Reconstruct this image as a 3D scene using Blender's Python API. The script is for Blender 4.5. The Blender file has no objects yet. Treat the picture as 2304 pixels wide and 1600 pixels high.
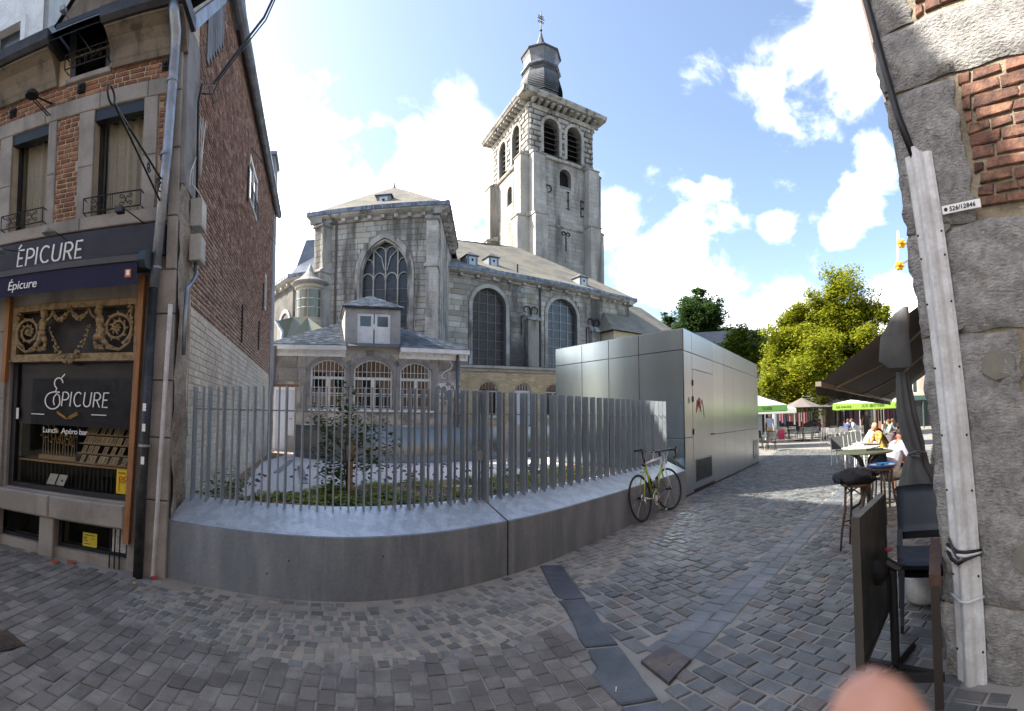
import bpy, math, random
from mathutils import Vector, Matrix
random.seed(7)
R=math.radians
scene=bpy.context.scene
COL=scene.collection
# ---------------------------------------------------------------- camera (phone panorama: cylindrical, held a little upward)
F,Y0,PITCH,EYE=1090.0,888.0,math.radians(3.0),1.6
def ray(px,py):
    a=(px-1152.0)/F; x,y,z=math.sin(a),math.cos(a),(Y0-py)/F
    c,s=math.cos(PITCH),math.sin(PITCH)
    return (x,y*c-z*s,y*s+z*c)
def onz(px,py,z=0.0):
    d=ray(px,py); t=(z-EYE)/d[2]
    return (d[0]*t,d[1]*t,z)
def at(px,py,dist):
    d=ray(px,py); t=dist/math.hypot(d[0],d[1])
    return (d[0]*t,d[1]*t,EYE+d[2]*t)
class Frame:
    """vertical plane: origin (x,y), along-direction azimuth az (deg, 0=+Y, clockwise); local s along, n outward normal to the right-hand... """
    def __init__(f,ox,oy,az):
        a=math.radians(az); f.o=(ox,oy); f.u=(math.sin(a),math.cos(a)); f.n=(math.cos(a),-math.sin(a))  # n = to the right of u
    def w(f,s,n,z): return (f.o[0]+f.u[0]*s+f.n[0]*n, f.o[1]+f.u[1]*s+f.n[1]*n, z)
    def px(f,px,py,n=0.0):
        d=ray(px,py); ox,oy=f.o[0]+f.n[0]*n,f.o[1]+f.n[1]*n
        t=(ox*f.n[0]+oy*f.n[1])/(d[0]*f.n[0]+d[1]*f.n[1])
        x,y=d[0]*t,d[1]*t
        return ((x-ox)*f.u[0]+(y-oy)*f.u[1], EYE+d[2]*t)
def proj(p):
    x,y,z=p[0],p[1],p[2]-EYE
    c,s=math.cos(PITCH),math.sin(PITCH)
    y,z=y*c+z*s,-y*s+z*c
    return (1152+F*math.atan2(x,y), Y0-F*z/math.hypot(x,y))

cd=bpy.data.cameras.new('camera'); cam=bpy.data.objects.new('camera',cd); COL.objects.link(cam); scene.camera=cam
cd.type='PANO'; cd.panorama_type='CENTRAL_CYLINDRICAL'
cd.central_cylindrical_range_u_min=-1152/F; cd.central_cylindrical_range_u_max=1152/F
cd.central_cylindrical_range_v_min=(Y0-1600)/F; cd.central_cylindrical_range_v_max=Y0/F
cd.central_cylindrical_radius=1.0
cd.clip_start=0.01; cd.clip_end=900
cam.location=(0,0,EYE); cam.rotation_euler=(R(90)+PITCH,0,0)
# ---------------------------------------------------------------- sun, sky, exposure
SUN_AZ,SUN_EL=-81.0,40.0
EXPOSURE=2.0
w=bpy.data.worlds.new('World'); scene.world=w; w.use_nodes=True
def sky_world():
    nt=w.node_tree; nt.nodes.clear(); L=nt.links.new
    def N(t,**k):
        n=nt.nodes.new(t)
        for a,b in k.items(): setattr(n,a,b)
        return n
    sky=N('ShaderNodeTexSky',sky_type='NISHITA',sun_disc=False,sun_elevation=R(SUN_EL),sun_rotation=R(SUN_AZ),air_density=1.0,dust_density=2.1,ozone_density=.9,altitude=100)
    tc=N('ShaderNodeTexCoord'); nrm=N('ShaderNodeVectorMath',operation='NORMALIZE'); L(tc.outputs['Generated'],nrm.inputs[0])
    dirv=nrm.outputs[0]
    # cloud noise in direction space, flattened
    mp=N('ShaderNodeMapping'); mp.inputs['Scale'].default_value=(1,1,1.35); L(dirv,mp.inputs['Vector'])
    n1=N('ShaderNodeTexNoise'); n1.inputs['Scale'].default_value=5.5; n1.inputs['Detail'].default_value=9; n1.inputs['Roughness'].default_value=.58; n1.inputs['Distortion'].default_value=.25
    L(mp.outputs[0],n1.inputs['Vector'])
    acc=None
    blobs=[(1010,390,.115,1.0),(930,430,.11,1.0),(1085,420,.10,1.0),(930,300,.04,.75),(740,620,.30,1.15),(610,500,.26,1.15),(1000,560,.16,1.0),
           (1480,590,.135,.95),(1390,500,.075,1.0),(1620,650,.12,.95),(1520,520,.07,.85),(1740,690,.12,.9),(1745,510,.055,.95),
           (1930,450,.075,.95),(1900,520,.06,.95),(1980,380,.07,.95),(1880,70,.075,.72),(1930,170,.07,.75),(2010,690,.10,.8),(1200,640,.25,.6)]
    for px,py,r,k in blobs:
        c=Vector(ray(px,py)).normalized()
        d=N('ShaderNodeVectorMath',operation='DISTANCE'); L(dirv,d.inputs[0]); d.inputs[1].default_value=c
        mr=N('ShaderNodeMapRange'); mr.inputs['From Min'].default_value=r*1.15; mr.inputs['From Max'].default_value=0; mr.inputs['To Min'].default_value=0; mr.inputs['To Max'].default_value=k
        L(d.outputs['Value'],mr.inputs['Value'])
        if acc is None: acc=mr.outputs[0]
        else:
            m=N('ShaderNodeMath',operation='MAXIMUM'); L(acc,m.inputs[0]); L(mr.outputs[0],m.inputs[1]); acc=m.outputs[0]
    # general scattered clouds everywhere else (rest of the sky)
    n2=N('ShaderNodeTexNoise'); n2.inputs['Scale'].default_value=1.7; n2.inputs['Detail'].default_value=4; L(mp.outputs[0],n2.inputs['Vector'])
    s2=N('ShaderNodeMapRange'); s2.inputs['From Min'].default_value=.55; s2.inputs['From Max'].default_value=.75; s2.inputs['To Max'].default_value=.5; L(n2.outputs['Fac'],s2.inputs['Value'])
    mx=N('ShaderNodeMath',operation='MAXIMUM'); L(acc,mx.inputs[0]); L(s2.outputs[0],mx.inputs[1])
    # density = blob + (noise-.5)*k
    a=N('ShaderNodeMath',operation='MULTIPLY_ADD'); L(n1.outputs['Fac'],a.inputs[0]); a.inputs[1].default_value=2.3; a.inputs[2].default_value=-1.28
    sm=N('ShaderNodeMath',operation='ADD'); L(mx.outputs[0],sm.inputs[0]); L(a.outputs[0],sm.inputs[1])
    den=N('ShaderNodeMapRange',interpolation_type='SMOOTHSTEP'); den.inputs['From Min'].default_value=.12; den.inputs['From Max'].default_value=.80; L(sm.outputs[0],den.inputs['Value'])
    # only where there is cloud to begin with
    g=N('ShaderNodeMapRange'); g.inputs['From Max'].default_value=.12; L(mx.outputs[0],g.inputs['Value'])
    dm=N('ShaderNodeMath',operation='MULTIPLY'); L(den.outputs[0],dm.inputs[0]); L(g.outputs[0],dm.inputs[1])
    # cloud brightness: lit tops, greyer cores
    n3=N('ShaderNodeTexNoise'); n3.inputs['Scale'].default_value=9; n3.inputs['Detail'].default_value=5; L(mp.outputs[0],n3.inputs['Vector'])
    cr=N('ShaderNodeMapRange'); cr.inputs['From Min'].default_value=.35; cr.inputs['From Max'].default_value=.65; cr.inputs['To Min'].default_value=.74; cr.inputs['To Max'].default_value=1.06; L(n3.outputs['Fac'],cr.inputs['Value'])
    cc=N('ShaderNodeVectorMath',operation='SCALE'); cc.inputs[0].default_value=(CLOUD*1.0,CLOUD*.985,CLOUD*.95); L(cr.outputs[0],cc.inputs['Scale'])
    mix=N('ShaderNodeMix',data_type='RGBA'); wm=N('ShaderNodeMix',data_type='RGBA',blend_type='MULTIPLY'); wm.inputs['Factor'].default_value=1.; wm.inputs['B'].default_value=(1.03,1.0,.97,1); L(sky.outputs[0],wm.inputs['A']); L(dm.outputs[0],mix.inputs['Factor']); L(wm.outputs['Result'],mix.inputs['A']); L(cc.outputs[0],mix.inputs['B'])
    bg=N('ShaderNodeBackground'); bg.inputs['Strength'].default_value=SKY_STRENGTH; L(mix.outputs['Result'],bg.inputs['Color'])
    out=N('ShaderNodeOutputWorld'); L(bg.outputs[0],out.inputs['Surface'])
SKY_STRENGTH,CLOUD=.095,15.0
sky_world()
sl=bpy.data.lights.new('sun','SUN'); sl.energy=3.5; sl.angle=R(.55); sl.color=(1,.94,.84)
so=bpy.data.objects.new('sun',sl); COL.objects.link(so)
_sd=Vector((math.sin(R(SUN_AZ))*math.cos(R(SUN_EL)),math.cos(R(SUN_AZ))*math.cos(R(SUN_EL)),math.sin(R(SUN_EL))))
so.rotation_euler=_sd.to_track_quat('Z','Y').to_euler(); so.location=(-20,10,40)
vs=scene.view_settings; vs.view_transform='Standard'; vs.look='None'; vs.gamma=1; vs.use_curve_mapping=False; vs.exposure=EXPOSURE
scene.cycles.max_bounces=7; scene.cycles.diffuse_bounces=3; scene.cycles.glossy_bounces=3; scene.cycles.transmission_bounces=4; scene.cycles.transparent_max_bounces=10
scene.cycles.use_denoising=True; scene.cycles.sample_clamp_indirect=4.0
# ---------------------------------------------------------------- materials
MATS={}
def M(name,col,rough=.8,metal=0.,col2=None,scale=3.,mixlo=.4,mixhi=.65,isl=0.,islcol=None,bump=.25,bscale=60.,bdist=.006,streak=0.,streakcol=(.03,.028,.027),stsc=(1.3,1.3,.12),stlo=.52,sthi=.68,spec=.5,stretch=None,trans=0.,coat=0.,fine=.12,rvar=True):
    if name in MATS: return MATS[name]
    m=bpy.data.materials.new(name); m.use_nodes=True; nt=m.node_tree; L=nt.links.new; P=nt.nodes['Principled BSDF']
    def N(t,**k):
        n=nt.nodes.new(t)
        for a,b in k.items(): setattr(n,a,b)
        return n
    geo=N('ShaderNodeNewGeometry'); pos=geo.outputs['Position']
    def noise(sc,det=4,vec=None,rough=.55):
        n=N('ShaderNodeTexNoise'); n.inputs['Scale'].default_value=sc; n.inputs['Detail'].default_value=det; n.inputs['Roughness'].default_value=rough; L(vec or pos,n.inputs['Vector']); return n
    def mr(inp,a,b,c,d,smooth=False):
        n=N('ShaderNodeMapRange'); 
        if smooth: n.interpolation_type='SMOOTHSTEP'
        for k,v in zip(('From Min','From Max','To Min','To Max'),(a,b,c,d)): n.inputs[k].default_value=v
        L(inp,n.inputs['Value']); return n.outputs[0]
    def mixc(fac,a,b,mode='MIX'):
        n=N('ShaderNodeMix',data_type='RGBA',blend_type=mode)
        if isinstance(fac,float): n.inputs['Factor'].default_value=fac
        else: L(fac,n.inputs['Factor'])
        for s,v in (('A',a),('B',b)):
            if isinstance(v,tuple): n.inputs[s].default_value=(*v,1)
            else: L(v,n.inputs[s])
        return n.outputs['Result']
    c=tuple(col)
    svec=None
    if stretch:
        mp=N('ShaderNodeMapping'); mp.inputs['Scale'].default_value=stretch; L(pos,mp.inputs['Vector']); svec=mp.outputs[0]
    if isl or islcol:
        oi=N('ShaderNodeObjectInfo'); ad=N('ShaderNodeMath',operation='ADD'); L(oi.outputs['Random'],ad.inputs[0]); L(geo.outputs['Random Per Island'],ad.inputs[1])
        fr=N('ShaderNodeMath',operation='FRACT'); L(ad.outputs[0],fr.inputs[0]); rnd=fr.outputs[0]
        if islcol:
            m2=N('ShaderNodeMath',operation='MULTIPLY'); m2.inputs[1].default_value=7.31; L(rnd,m2.inputs[0]); f2=N('ShaderNodeMath',operation='FRACT'); L(m2.outputs[0],f2.inputs[0])
            c=mixc(mr(f2.outputs[0],.45,1.,0.,1.),c,tuple(islcol))
    if col2: c=mixc(mr(noise(scale,5,svec).outputs['Fac'],mixlo,mixhi,0,1,True),c,tuple(col2))
    if isl:
        v=mr(rnd,0,1,1-isl,1+isl); sc=N('ShaderNodeVectorMath',operation='SCALE'); 
        if isinstance(c,tuple): sc.inputs[0].default_value=c
        else: L(c,sc.inputs[0])
        L(v,sc.inputs['Scale']); c=sc.outputs[0]
    if fine:
        v=mr(noise(bscale*.6,3).outputs['Fac'],.25,.75,1-fine,1+fine); sc=N('ShaderNodeVectorMath',operation='SCALE')
        if isinstance(c,tuple): sc.inputs[0].default_value=c
        else: L(c,sc.inputs[0])
        L(v,sc.inputs['Scale']); c=sc.outputs[0]
    if streak:
        mp=N('ShaderNodeMapping'); mp.inputs['Scale'].default_value=stsc; L(pos,mp.inputs['Vector'])
        f=mr(noise(1.0,6,mp.outputs[0],.6).outputs['Fac'],stlo,sthi,0,streak,True)
        c=mixc(f,c,tuple(streakcol))
    if isinstance(c,tuple): P.inputs['Base Color'].default_value=(*c,1)
    else: L(c,P.inputs['Base Color'])
    P.inputs['Metallic'].default_value=metal; P.inputs['Specular IOR Level'].default_value=spec
    if rough<.7 and rvar:
        L(mr(noise(scale*2.1,4,svec).outputs['Fac'],.3,.7,max(.02,rough*.8),min(1,rough*1.22)),P.inputs['Roughness'])
    else: P.inputs['Roughness'].default_value=rough
    if bump:
        b=N('ShaderNodeBump'); b.inputs['Strength'].default_value=bump; b.inputs['Distance'].default_value=bdist; L(noise(bscale,5,svec).outputs['Fac'],b.inputs['Height']); L(b.outputs[0],P.inputs['Normal'])
    if coat: P.inputs['Coat Weight'].default_value=coat; P.inputs['Coat Roughness'].default_value=.15
    if trans:
        t=N('ShaderNodeBsdfTranslucent'); 
        if isinstance(c,tuple): t.inputs['Color'].default_value=(*c,1)
        else: L(c,t.inputs['Color'])
        ms=N('ShaderNodeMixShader'); ms.inputs[0].default_value=trans; L(P.outputs[0],ms.inputs[1]); L(t.outputs[0],ms.inputs[2]); L(ms.outputs[0],nt.nodes['Material Output'].inputs['Surface'])
    MATS[name]=m; return m
def glass_mat(name,tint=(.9,.93,.95),ior=1.5,rough=.0,wob=.0):
    if name in MATS: return MATS[name]
    m=bpy.data.materials.new(name); m.use_nodes=True; nt=m.node_tree; L=nt.links.new; nt.nodes.clear()
    o=nt.nodes.new('ShaderNodeOutputMaterial'); t=nt.nodes.new('ShaderNodeBsdfTransparent'); t.inputs[0].default_value=(*tint,1)
    g=nt.nodes.new('ShaderNodeBsdfGlossy'); g.inputs['Roughness'].default_value=rough
    f=nt.nodes.new('ShaderNodeFresnel'); f.inputs['IOR'].default_value=ior; mx=nt.nodes.new('ShaderNodeMixShader')
    L(f.outputs[0],mx.inputs[0]); L(t.outputs[0],mx.inputs[1]); L(g.outputs[0],mx.inputs[2]); L(mx.outputs[0],o.inputs[0])
    MATS[name]=m; return m
# ---------------------------------------------------------------- mesh builder
IDT=lambda x,y,z:(x,y,z)
class MB:
    def __init__(s,T=None): s.v=[];s.f=[];s.T=T or IDT
    def parts(s,name,mat,parent=None,smooth=False):
        """each shape added becomes an object of its own"""
        seen,used=[],set()
        for f in s.f:
            hit=[g for g in seen if any(i in g[0] for i in f)]
            g=(set(f),[f])
            for h in hit: g[0].update(h[0]); g[1].extend(h[1]); seen.remove(h)
            seen.append(g)
        for ids,fs in seen:
            m={i:k for k,i in enumerate(sorted(ids))}; q=MB(); q.v=[s.v[i] for i in sorted(ids)]; q.f=[tuple(m[i] for i in f) for f in fs]; q.build(name,mat,parent,smooth)
    def add(s,vs,fs,T=None):
        T=T or s.T; b=len(s.v); s.v+=[T(*p) for p in vs]; s.f+=[tuple(i+b for i in f) for f in fs]; return s
    def box(s,x0,x1,y0,y1,z0,z1,T=None):
        return s.add([(x0,y0,z0),(x1,y0,z0),(x1,y1,z0),(x0,y1,z0),(x0,y0,z1),(x1,y0,z1),(x1,y1,z1),(x0,y1,z1)],[(3,2,1,0),(4,5,6,7),(0,1,5,4),(1,2,6,5),(2,3,7,6),(3,0,4,7)],T)
    def quad(s,a,b,c,d,T=None): return s.add([a,b,c,d],[(0,1,2,3)],T)
    def poly(s,pts,T=None): return s.add(list(pts),[tuple(range(len(pts)))],T)
    def prism(s,pts,d0,d1,axis='y',T=None):
        """pts 2-D outline; axis y: pts=(x,z) extruded d0..d1 along y; z: pts=(x,y); x: pts=(y,z)"""
        n=len(pts); mk={'y':lambda p,d:(p[0],d,p[1]),'z':lambda p,d:(p[0],p[1],d),'x':lambda p,d:(d,p[0],p[1])}[axis]
        vs=[mk(p,d0) for p in pts]+[mk(p,d1) for p in pts]
        fs=[tuple(range(n-1,-1,-1)),tuple(range(n,2*n))]+[(i,(i+1)%n,n+(i+1)%n,n+i) for i in range(n)]
        return s.add(vs,fs,T)
    def tube(s,path,r,k=6,closed=False,caps=True,T=None):
        P=[Vector((T or s.T)(*p)) for p in path]; n=len(P); rr=r if isinstance(r,(list,tuple)) else [r]*n
        vs=[];fs=[];ref=None
        for i,p in enumerate(P):
            a=P[(i-1)%n] if (closed or i>0) else p; b=P[(i+1)%n] if (closed or i<n-1) else p
            t=(b-a); t=t.normalized() if t.length>1e-9 else Vector((0,0,1))
            if ref is None: ref=Vector((0,0,1)) if abs(t.z)<.9 else Vector((1,0,0))
            x=(ref-t*ref.dot(t)); x=x.normalized() if x.length>1e-6 else t.orthogonal().normalized(); ref=x; y=t.cross(x)
            for j in range(k):
                q=p+(x*math.cos(2*math.pi*j/k)+y*math.sin(2*math.pi*j/k))*rr[i]; vs.append(tuple(q))
        m=n if closed else n-1
        for i in range(m):
            for j in range(k):
                a=i*k+j; b=i*k+(j+1)%k; c=((i+1)%n)*k+(j+1)%k; d=((i+1)%n)*k+j; fs.append((a,b,c,d))
        if caps and not closed: fs+= [tuple(range(k-1,-1,-1)),tuple(range((n-1)*k,n*k))]
        return s.add(vs,fs,IDT)
    def lathe(s,prof,k=12,c=(0,0,0),T=None,a0=0.,a1=2*math.pi,caps=True):
        full=abs(a1-a0-2*math.pi)<1e-6; kk=k if full else k+1
        vs=[(c[0]+r*math.cos(a0+(a1-a0)*j/k),c[1]+r*math.sin(a0+(a1-a0)*j/k),c[2]+z) for r,z in prof for j in range(kk)]; fs=[]
        for i in range(len(prof)-1):
            for j in range(k):
                j2=(j+1)%kk; fs.append((i*kk+j,i*kk+j2,(i+1)*kk+j2,(i+1)*kk+j))
        if caps and full: fs+=[tuple(range(kk-1,-1,-1)),tuple(range((len(prof)-1)*kk,len(prof)*kk))]
        return s.add(vs,fs,T)
    def ell(s,c,r,k=10,rot=None,T=None):
        vs=[];fs=[];h=k//2+1
        for i in range(h+1):
            t=math.pi*i/h
            for j in range(k):
                p=Vector((r[0]*math.sin(t)*math.cos(2*math.pi*j/k),r[1]*math.sin(t)*math.sin(2*math.pi*j/k),r[2]*math.cos(t)))
                if rot: p=rot@p
                vs.append((c[0]+p.x,c[1]+p.y,c[2]+p.z))
        for i in range(h):
            for j in range(k): fs.append((i*k+j,i*k+(j+1)%k,(i+1)*k+(j+1)%k,(i+1)*k+j))
        return s.add(vs,fs,T)
    def build(s,name,mat,parent=None,smooth=False,kind=None,base=None):
        me=bpy.data.meshes.new(name); off=parent['_o'] if parent is not None and '_o' in parent else (0,0,0)
        o0=base or (0,0,0)
        if parent is not None and '_o' in parent: o0=tuple(off)
        me.from_pydata([(x-o0[0],y-o0[1],z-o0[2]) for x,y,z in s.v],[],s.f)
        if smooth: me.shade_smooth() if hasattr(me,'shade_smooth') else me.polygons.foreach_set('use_smooth',[True]*len(me.polygons))
        me.materials.append(mat)
        o=bpy.data.objects.new(name,me); COL.objects.link(o)
        if parent is not None:
            o.parent=parent; o['_o']=tuple(o0)
        else:
            o.location=o0; o['_o']=tuple(o0)
        if kind: o['kind']=kind
        return o
def tag(o,label,cat,group=None,kind=None):
    o['label']=label; o['category']=cat
    if group: o['group']=group
    if kind: o['kind']=kind
    return o
def thing(name,label,cat,loc=(0,0,0),group=None,rz=0.):
    e=bpy.data.objects.new(name,None); e.empty_display_size=.2; e.location=loc; e.rotation_euler=(0,0,rz); COL.objects.link(e)
    e['_o']=tuple(loc) if not rz else (0,0,0)
    return tag(e,label,cat,group)
def local_thing(name,label,cat,loc,rz=0.,group=None):
    e=thing(name,label,cat,loc,group); e.rotation_euler=(0,0,rz); e['_o']=(0,0,0); return e
def struct(o): o['kind']='structure'; return o
def copy_tree(o,parent=None):
    c=o.copy(); COL.objects.link(c)
    if parent is not None: c.parent=parent
    for ch in list(o.children): copy_tree(ch,c)
    return c
def meshobj(name,me,parent,mat3,loc):
    """shared-mesh piece placed with a 3x3 basis (columns) at world loc"""
    o=bpy.data.objects.new(name,me); COL.objects.link(o)
    off=parent['_o'] if parent is not None and '_o' in parent else (0,0,0)
    o.parent=parent
    o.matrix_basis=Matrix.Translation(Vector(loc)-Vector(off))@mat3.to_4x4()
    return o
# ---------------------------------------------------------------- walls with openings, masonry
class Hole:
    """opening in a wall: a..b along, z0 sill, z1 spring/top, rise of the head (kind: flat, round, seg, gothic)"""
    def __init__(h,a,b,z0,z1,rise=0.,kind='flat',k=10): h.a,h.b,h.z0,h.z1,h.rise,h.kind,h.k=a,b,z0,z1,rise,kind,(k if rise else 1)
    def top(h,s):
        if not h.rise: return h.z1
        x=max(-1.,min(1.,(s-(h.a+h.b)/2)/((h.b-h.a)/2)))
        if h.kind=='gothic':
            # two arcs meeting at a point
            W=h.b-h.a; Rr=(h.rise**2+(W/2)**2)/(W); c=Rr-W/2  # centre offset beyond the axis
            xx=abs(x)*W/2+c
            return h.z1+math.sqrt(max(0,Rr*Rr-xx*xx))
        if h.kind=='seg':
            W=(h.b-h.a)/2; Rr=(W*W+h.rise**2)/(2*h.rise); return h.z1+math.sqrt(max(0,Rr*Rr-(x*W)**2))-(Rr-h.rise)
        return h.z1+h.rise*math.sqrt(max(0,1-x*x))
    def half(h,z):
        """interval along the wall at height z or None"""
        if z<h.z0 or z>h.z1+h.rise: return None
        if z<=h.z1: return (h.a,h.b)
        m=(h.a+h.b)/2; lo,hi=0.,(h.b-h.a)/2
        for _ in range(14):
            q=(lo+hi)/2
            if h.top(m+q)>z: lo=q
            else: hi=q
        return (m-lo,m+lo)
    def outline(h,grow=0.):
        a,b=h.a-grow,h.b+grow; pts=[]
        n=h.k if h.rise else 1
        for i in range(n+1):
            t=i/n
            if h.rise: 
                x=math.cos(math.pi*(1-t)); s=(h.a+h.b)/2+x*(h.b-h.a)/2; z=h.top(s)
                if grow:
                    # push outwards along approximate normal
                    cx,cz=(h.a+h.b)/2,h.z1+(h.rise*.15 if h.kind!='seg' else -h.rise)
                    dx,dz=s-cx,z-cz; l=math.hypot(dx,dz) or 1; s+=dx/l*grow; z+=dz/l*grow
            else: s=a+(b-a)*t; z=h.z1+grow
            pts.append((s,z))
        return [(pts[0][0],h.z0)]+pts+[(pts[-1][0],h.z0)]
def wall(mb,T,s0,s1,z0,ztop,holes=(),n=0.,depth=.25):
    zt=ztop if callable(ztop) else (lambda s:ztop)
    br={s0,s1}
    for h in holes:
        for i in range(h.k+1): 
            x=math.cos(math.pi*(1-i/h.k)) if h.k>1 else -1+2*i
            br.add((h.a+h.b)/2+x*(h.b-h.a)/2)
    if callable(ztop):
        for i in range(1,24): br.add(s0+(s1-s0)*i/24)
    br=sorted(x for x in br if s0-1e-9<=x<=s1+1e-9)
    for a,b in zip(br,br[1:]):
        if b-a<1e-6: continue
        m=(a+b)/2; hs=sorted([h for h in holes if h.a<m<h.b],key=lambda h:h.z0); lo=(z0,z0)
        for h in hs:
            if h.z0>lo[0]+1e-6: mb.quad((a,n,lo[0]),(b,n,lo[1]),(b,n,h.z0),(a,n,h.z0),T)
            lo=(h.top(a),h.top(b))
        mb.quad((a,n,lo[0]),(b,n,lo[1]),(b,n,zt(b)),(a,n,zt(a)),T)
    for h in holes:
        o=h.outline(); 
        for p,q in zip(o,o[1:]+o[:1]): mb.quad((p[0],n,p[1]),(q[0],n,q[1]),(q[0],n-depth,q[1]),(p[0],n-depth,p[1]),T)
def courses(s0,s1,z0,z1,h,l,holes=(),joint=.01,jit=.12,minl=.04,zmax=None,hvar=0.,pad=0.,lvar=0.):
    out=[]; z=z0; r=0
    while z<z1-h*.35:
        hh=h*(1+random.uniform(-hvar,hvar)) if hvar else h
        za,zb=z,min(z+hh,z1); s=s0-(l*.5 if r%2 else 0)-random.uniform(0,l*jit)
        while s<s1:
            ll=l*(1+random.uniform(-jit-lvar,jit+lvar)); a,b=max(s,s0),min(s+ll,s1); s+=ll
            segs=[(a,b)] if b>a else []
            for hl in holes:
                for zz in (za+.1*hh,zb-.1*hh):
                    iv=hl.half(zz)
                    if iv is None: continue
                    iv=(iv[0]-pad,iv[1]+pad); ns=[]
                    for p,q in segs:
                        if q<=iv[0] or p>=iv[1]: ns.append((p,q))
                        else:
                            if p<iv[0]: ns.append((p,iv[0]))
                            if q>iv[1]: ns.append((iv[1],q))
                    segs=ns
            for p,q in segs:
                if q-p>minl:
                    zc=zb
                    if zmax: zc=min(zb,zmax(p),zmax(q))
                    if zc-za>h*.3: out.append((p+joint/2,q-joint/2,za+joint/2,zc-joint/2))
        z+=hh; r+=1
    return out
def piece_faces(): return [(0,1,5,4),(1,2,6,5),(2,3,7,6),(3,0,4,7),(4,5,9,8),(5,6,10,9),(6,7,11,10),(7,4,8,11),(8,9,10,11)]
def add_piece(mb,T,b,n,p,c,j):
    a0,a1,z0,z1=b; c=min(c,(a1-a0)*.3,(z1-z0)*.3); r=lambda:random.uniform(-j,j); pp=p*random.uniform(.7,1.15)
    q=[(a0+r(),z0+r()),(a1+r(),z0+r()),(a1+r(),z1+r()),(a0+r(),z1+r())]
    mid=lambda k:(q[k][0]+(c if k in(0,3) else -c),q[k][1]+(c if k<2 else -c))
    vs=[(x,n-.02,z) for x,z in q]+[(x,n+pp*.62,z) for x,z in q]+[(mid(k)[0],n+pp*random.uniform(.9,1.1),mid(k)[1]) for k in range(4)]
    mb.add(vs,piece_faces(),T)
def unit_pieces(name,mat,n=5,c=.12,j=.05):
    res=[]
    for i in range(n):
        mb=MB(); r=lambda:random.uniform(-j,j)
        q=[(-.5+r()*.5,-.5+r()),(.5+r()*.5,-.5+r()),(.5+r()*.5,.5+r()),(-.5+r()*.5,.5+r())]
        vs=[(x,-1.,z) for x,z in q]+[(x,.62,z) for x,z in q]+[(x*(1-c*.8),random.uniform(.9,1.1),z*(1-2*c)) for x,z in q]
        mb.add(vs,piece_faces()); me=bpy.data.meshes.new(name); me.from_pydata(mb.v,[],mb.f); me.materials.append(mat); res.append(me)
    return res
def masonry(name,fr,bricks,mat,parent,n=0.,p=.008,c=.006,j=.003,maxparts=0,stuffname=None,uj=.05,uc=.12):
    """bricks in wall frame fr; the maxparts that show largest become parts, the rest one joined part"""
    T=fr.w
    def key(b):
        w_=T((b[0]+b[1])/2,n,(b[2]+b[3])/2); d=math.hypot(w_[0],w_[1]); x,y=proj(w_)
        return d/max(.02,(b[1]-b[0])) + (1e4 if not(-30<x<2334 and -30<y<1630) else 0)
    if maxparts:
        bricks=sorted(bricks,key=key); units=unit_pieces(name,mat,9,uc,uj)
        u,nn=Vector((fr.u[0],fr.u[1],0)),Vector((fr.n[0],fr.n[1],0))
        for b in bricks[:maxparts]:
            pp=p*random.uniform(.7,1.2); rot=random.uniform(-.01,.01)
            m3=Matrix((u*(b[1]-b[0]),nn*pp,Vector((0,0,b[3]-b[2])))).transposed()
            meshobj(name,random.choice(units),parent,m3,T((b[0]+b[1])/2,n,(b[2]+b[3])/2))
    rest=bricks[maxparts:]
    if rest:
        mb=MB()
        for b in rest: add_piece(mb,T,b,n,p,c,j)
        mb.build(stuffname or name+'s_beyond',mat,parent,kind='stuff')
def ring_band(mb,T,h,w_,n0,n1,bottom=True):
    """raised band round an opening's head and jambs"""
    a=h.outline(); b=h.outline(w_)
    for i in range(len(a)-1):
        p,q,r_,s_=a[i],a[i+1],b[i+1],b[i]
        vs=[(p[0],n0,p[1]),(q[0],n0,q[1]),(r_[0],n0,r_[1]),(s_[0],n0,s_[1]),(p[0],n1,p[1]),(q[0],n1,q[1]),(r_[0],n1,r_[1]),(s_[0],n1,s_[1])]
        mb.add(vs,[(3,2,1,0),(4,5,6,7),(0,1,5,4),(1,2,6,5),(2,3,7,6),(3,0,4,7)],T)
def fill_head(mb,T,h,n,inset=0.):
    o=h.outline(-inset) if inset else h.outline(); mb.poly([(s,n,z) for s,z in o],T)
def text_obj(txt,size,T3,loc,mat,parent,name='lettering',depth=.002,align='LEFT',shear=0.,space=1.):
    """flat lettering from the built-in font, turned into a mesh; T3 columns = right, up, out"""
    cu=bpy.data.curves.new(name,'FONT'); cu.body=txt; cu.size=size; cu.extrude=depth; cu.align_x=align; cu.shear=shear; cu.space_character=space; cu.resolution_u=3
    tmp=bpy.data.objects.new('tmp',cu); COL.objects.link(tmp); dg=bpy.context.evaluated_depsgraph_get(); me=bpy.data.meshes.new_from_object(tmp.evaluated_get(dg))
    bpy.data.objects.remove(tmp); me.materials.clear(); me.materials.append(mat)
    return meshobj(name,me,parent,T3,loc)
def fr3(fr): 
    return Matrix((Vector((fr.u[0],fr.u[1],0)),Vector((0,0,1)),Vector((fr.n[0],fr.n[1],0)))).transposed()
def spiral(c,r0,r1,a0,turns,n=40,sq=1.):
    return [(c[0]+(r0+(r1-r0)*i/n)*math.cos(a0+turns*2*math.pi*i/n),c[1]+sq*(r0+(r1-r0)*i/n)*math.sin(a0+turns*2*math.pi*i/n)) for i in range(n+1)]
def arc(c,r,a0,a1,n=10): return [(c[0]+r*math.cos(a0+(a1-a0)*i/n),c[1]+r*math.sin(a0+(a1-a0)*i/n)) for i in range(n+1)]

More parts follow.
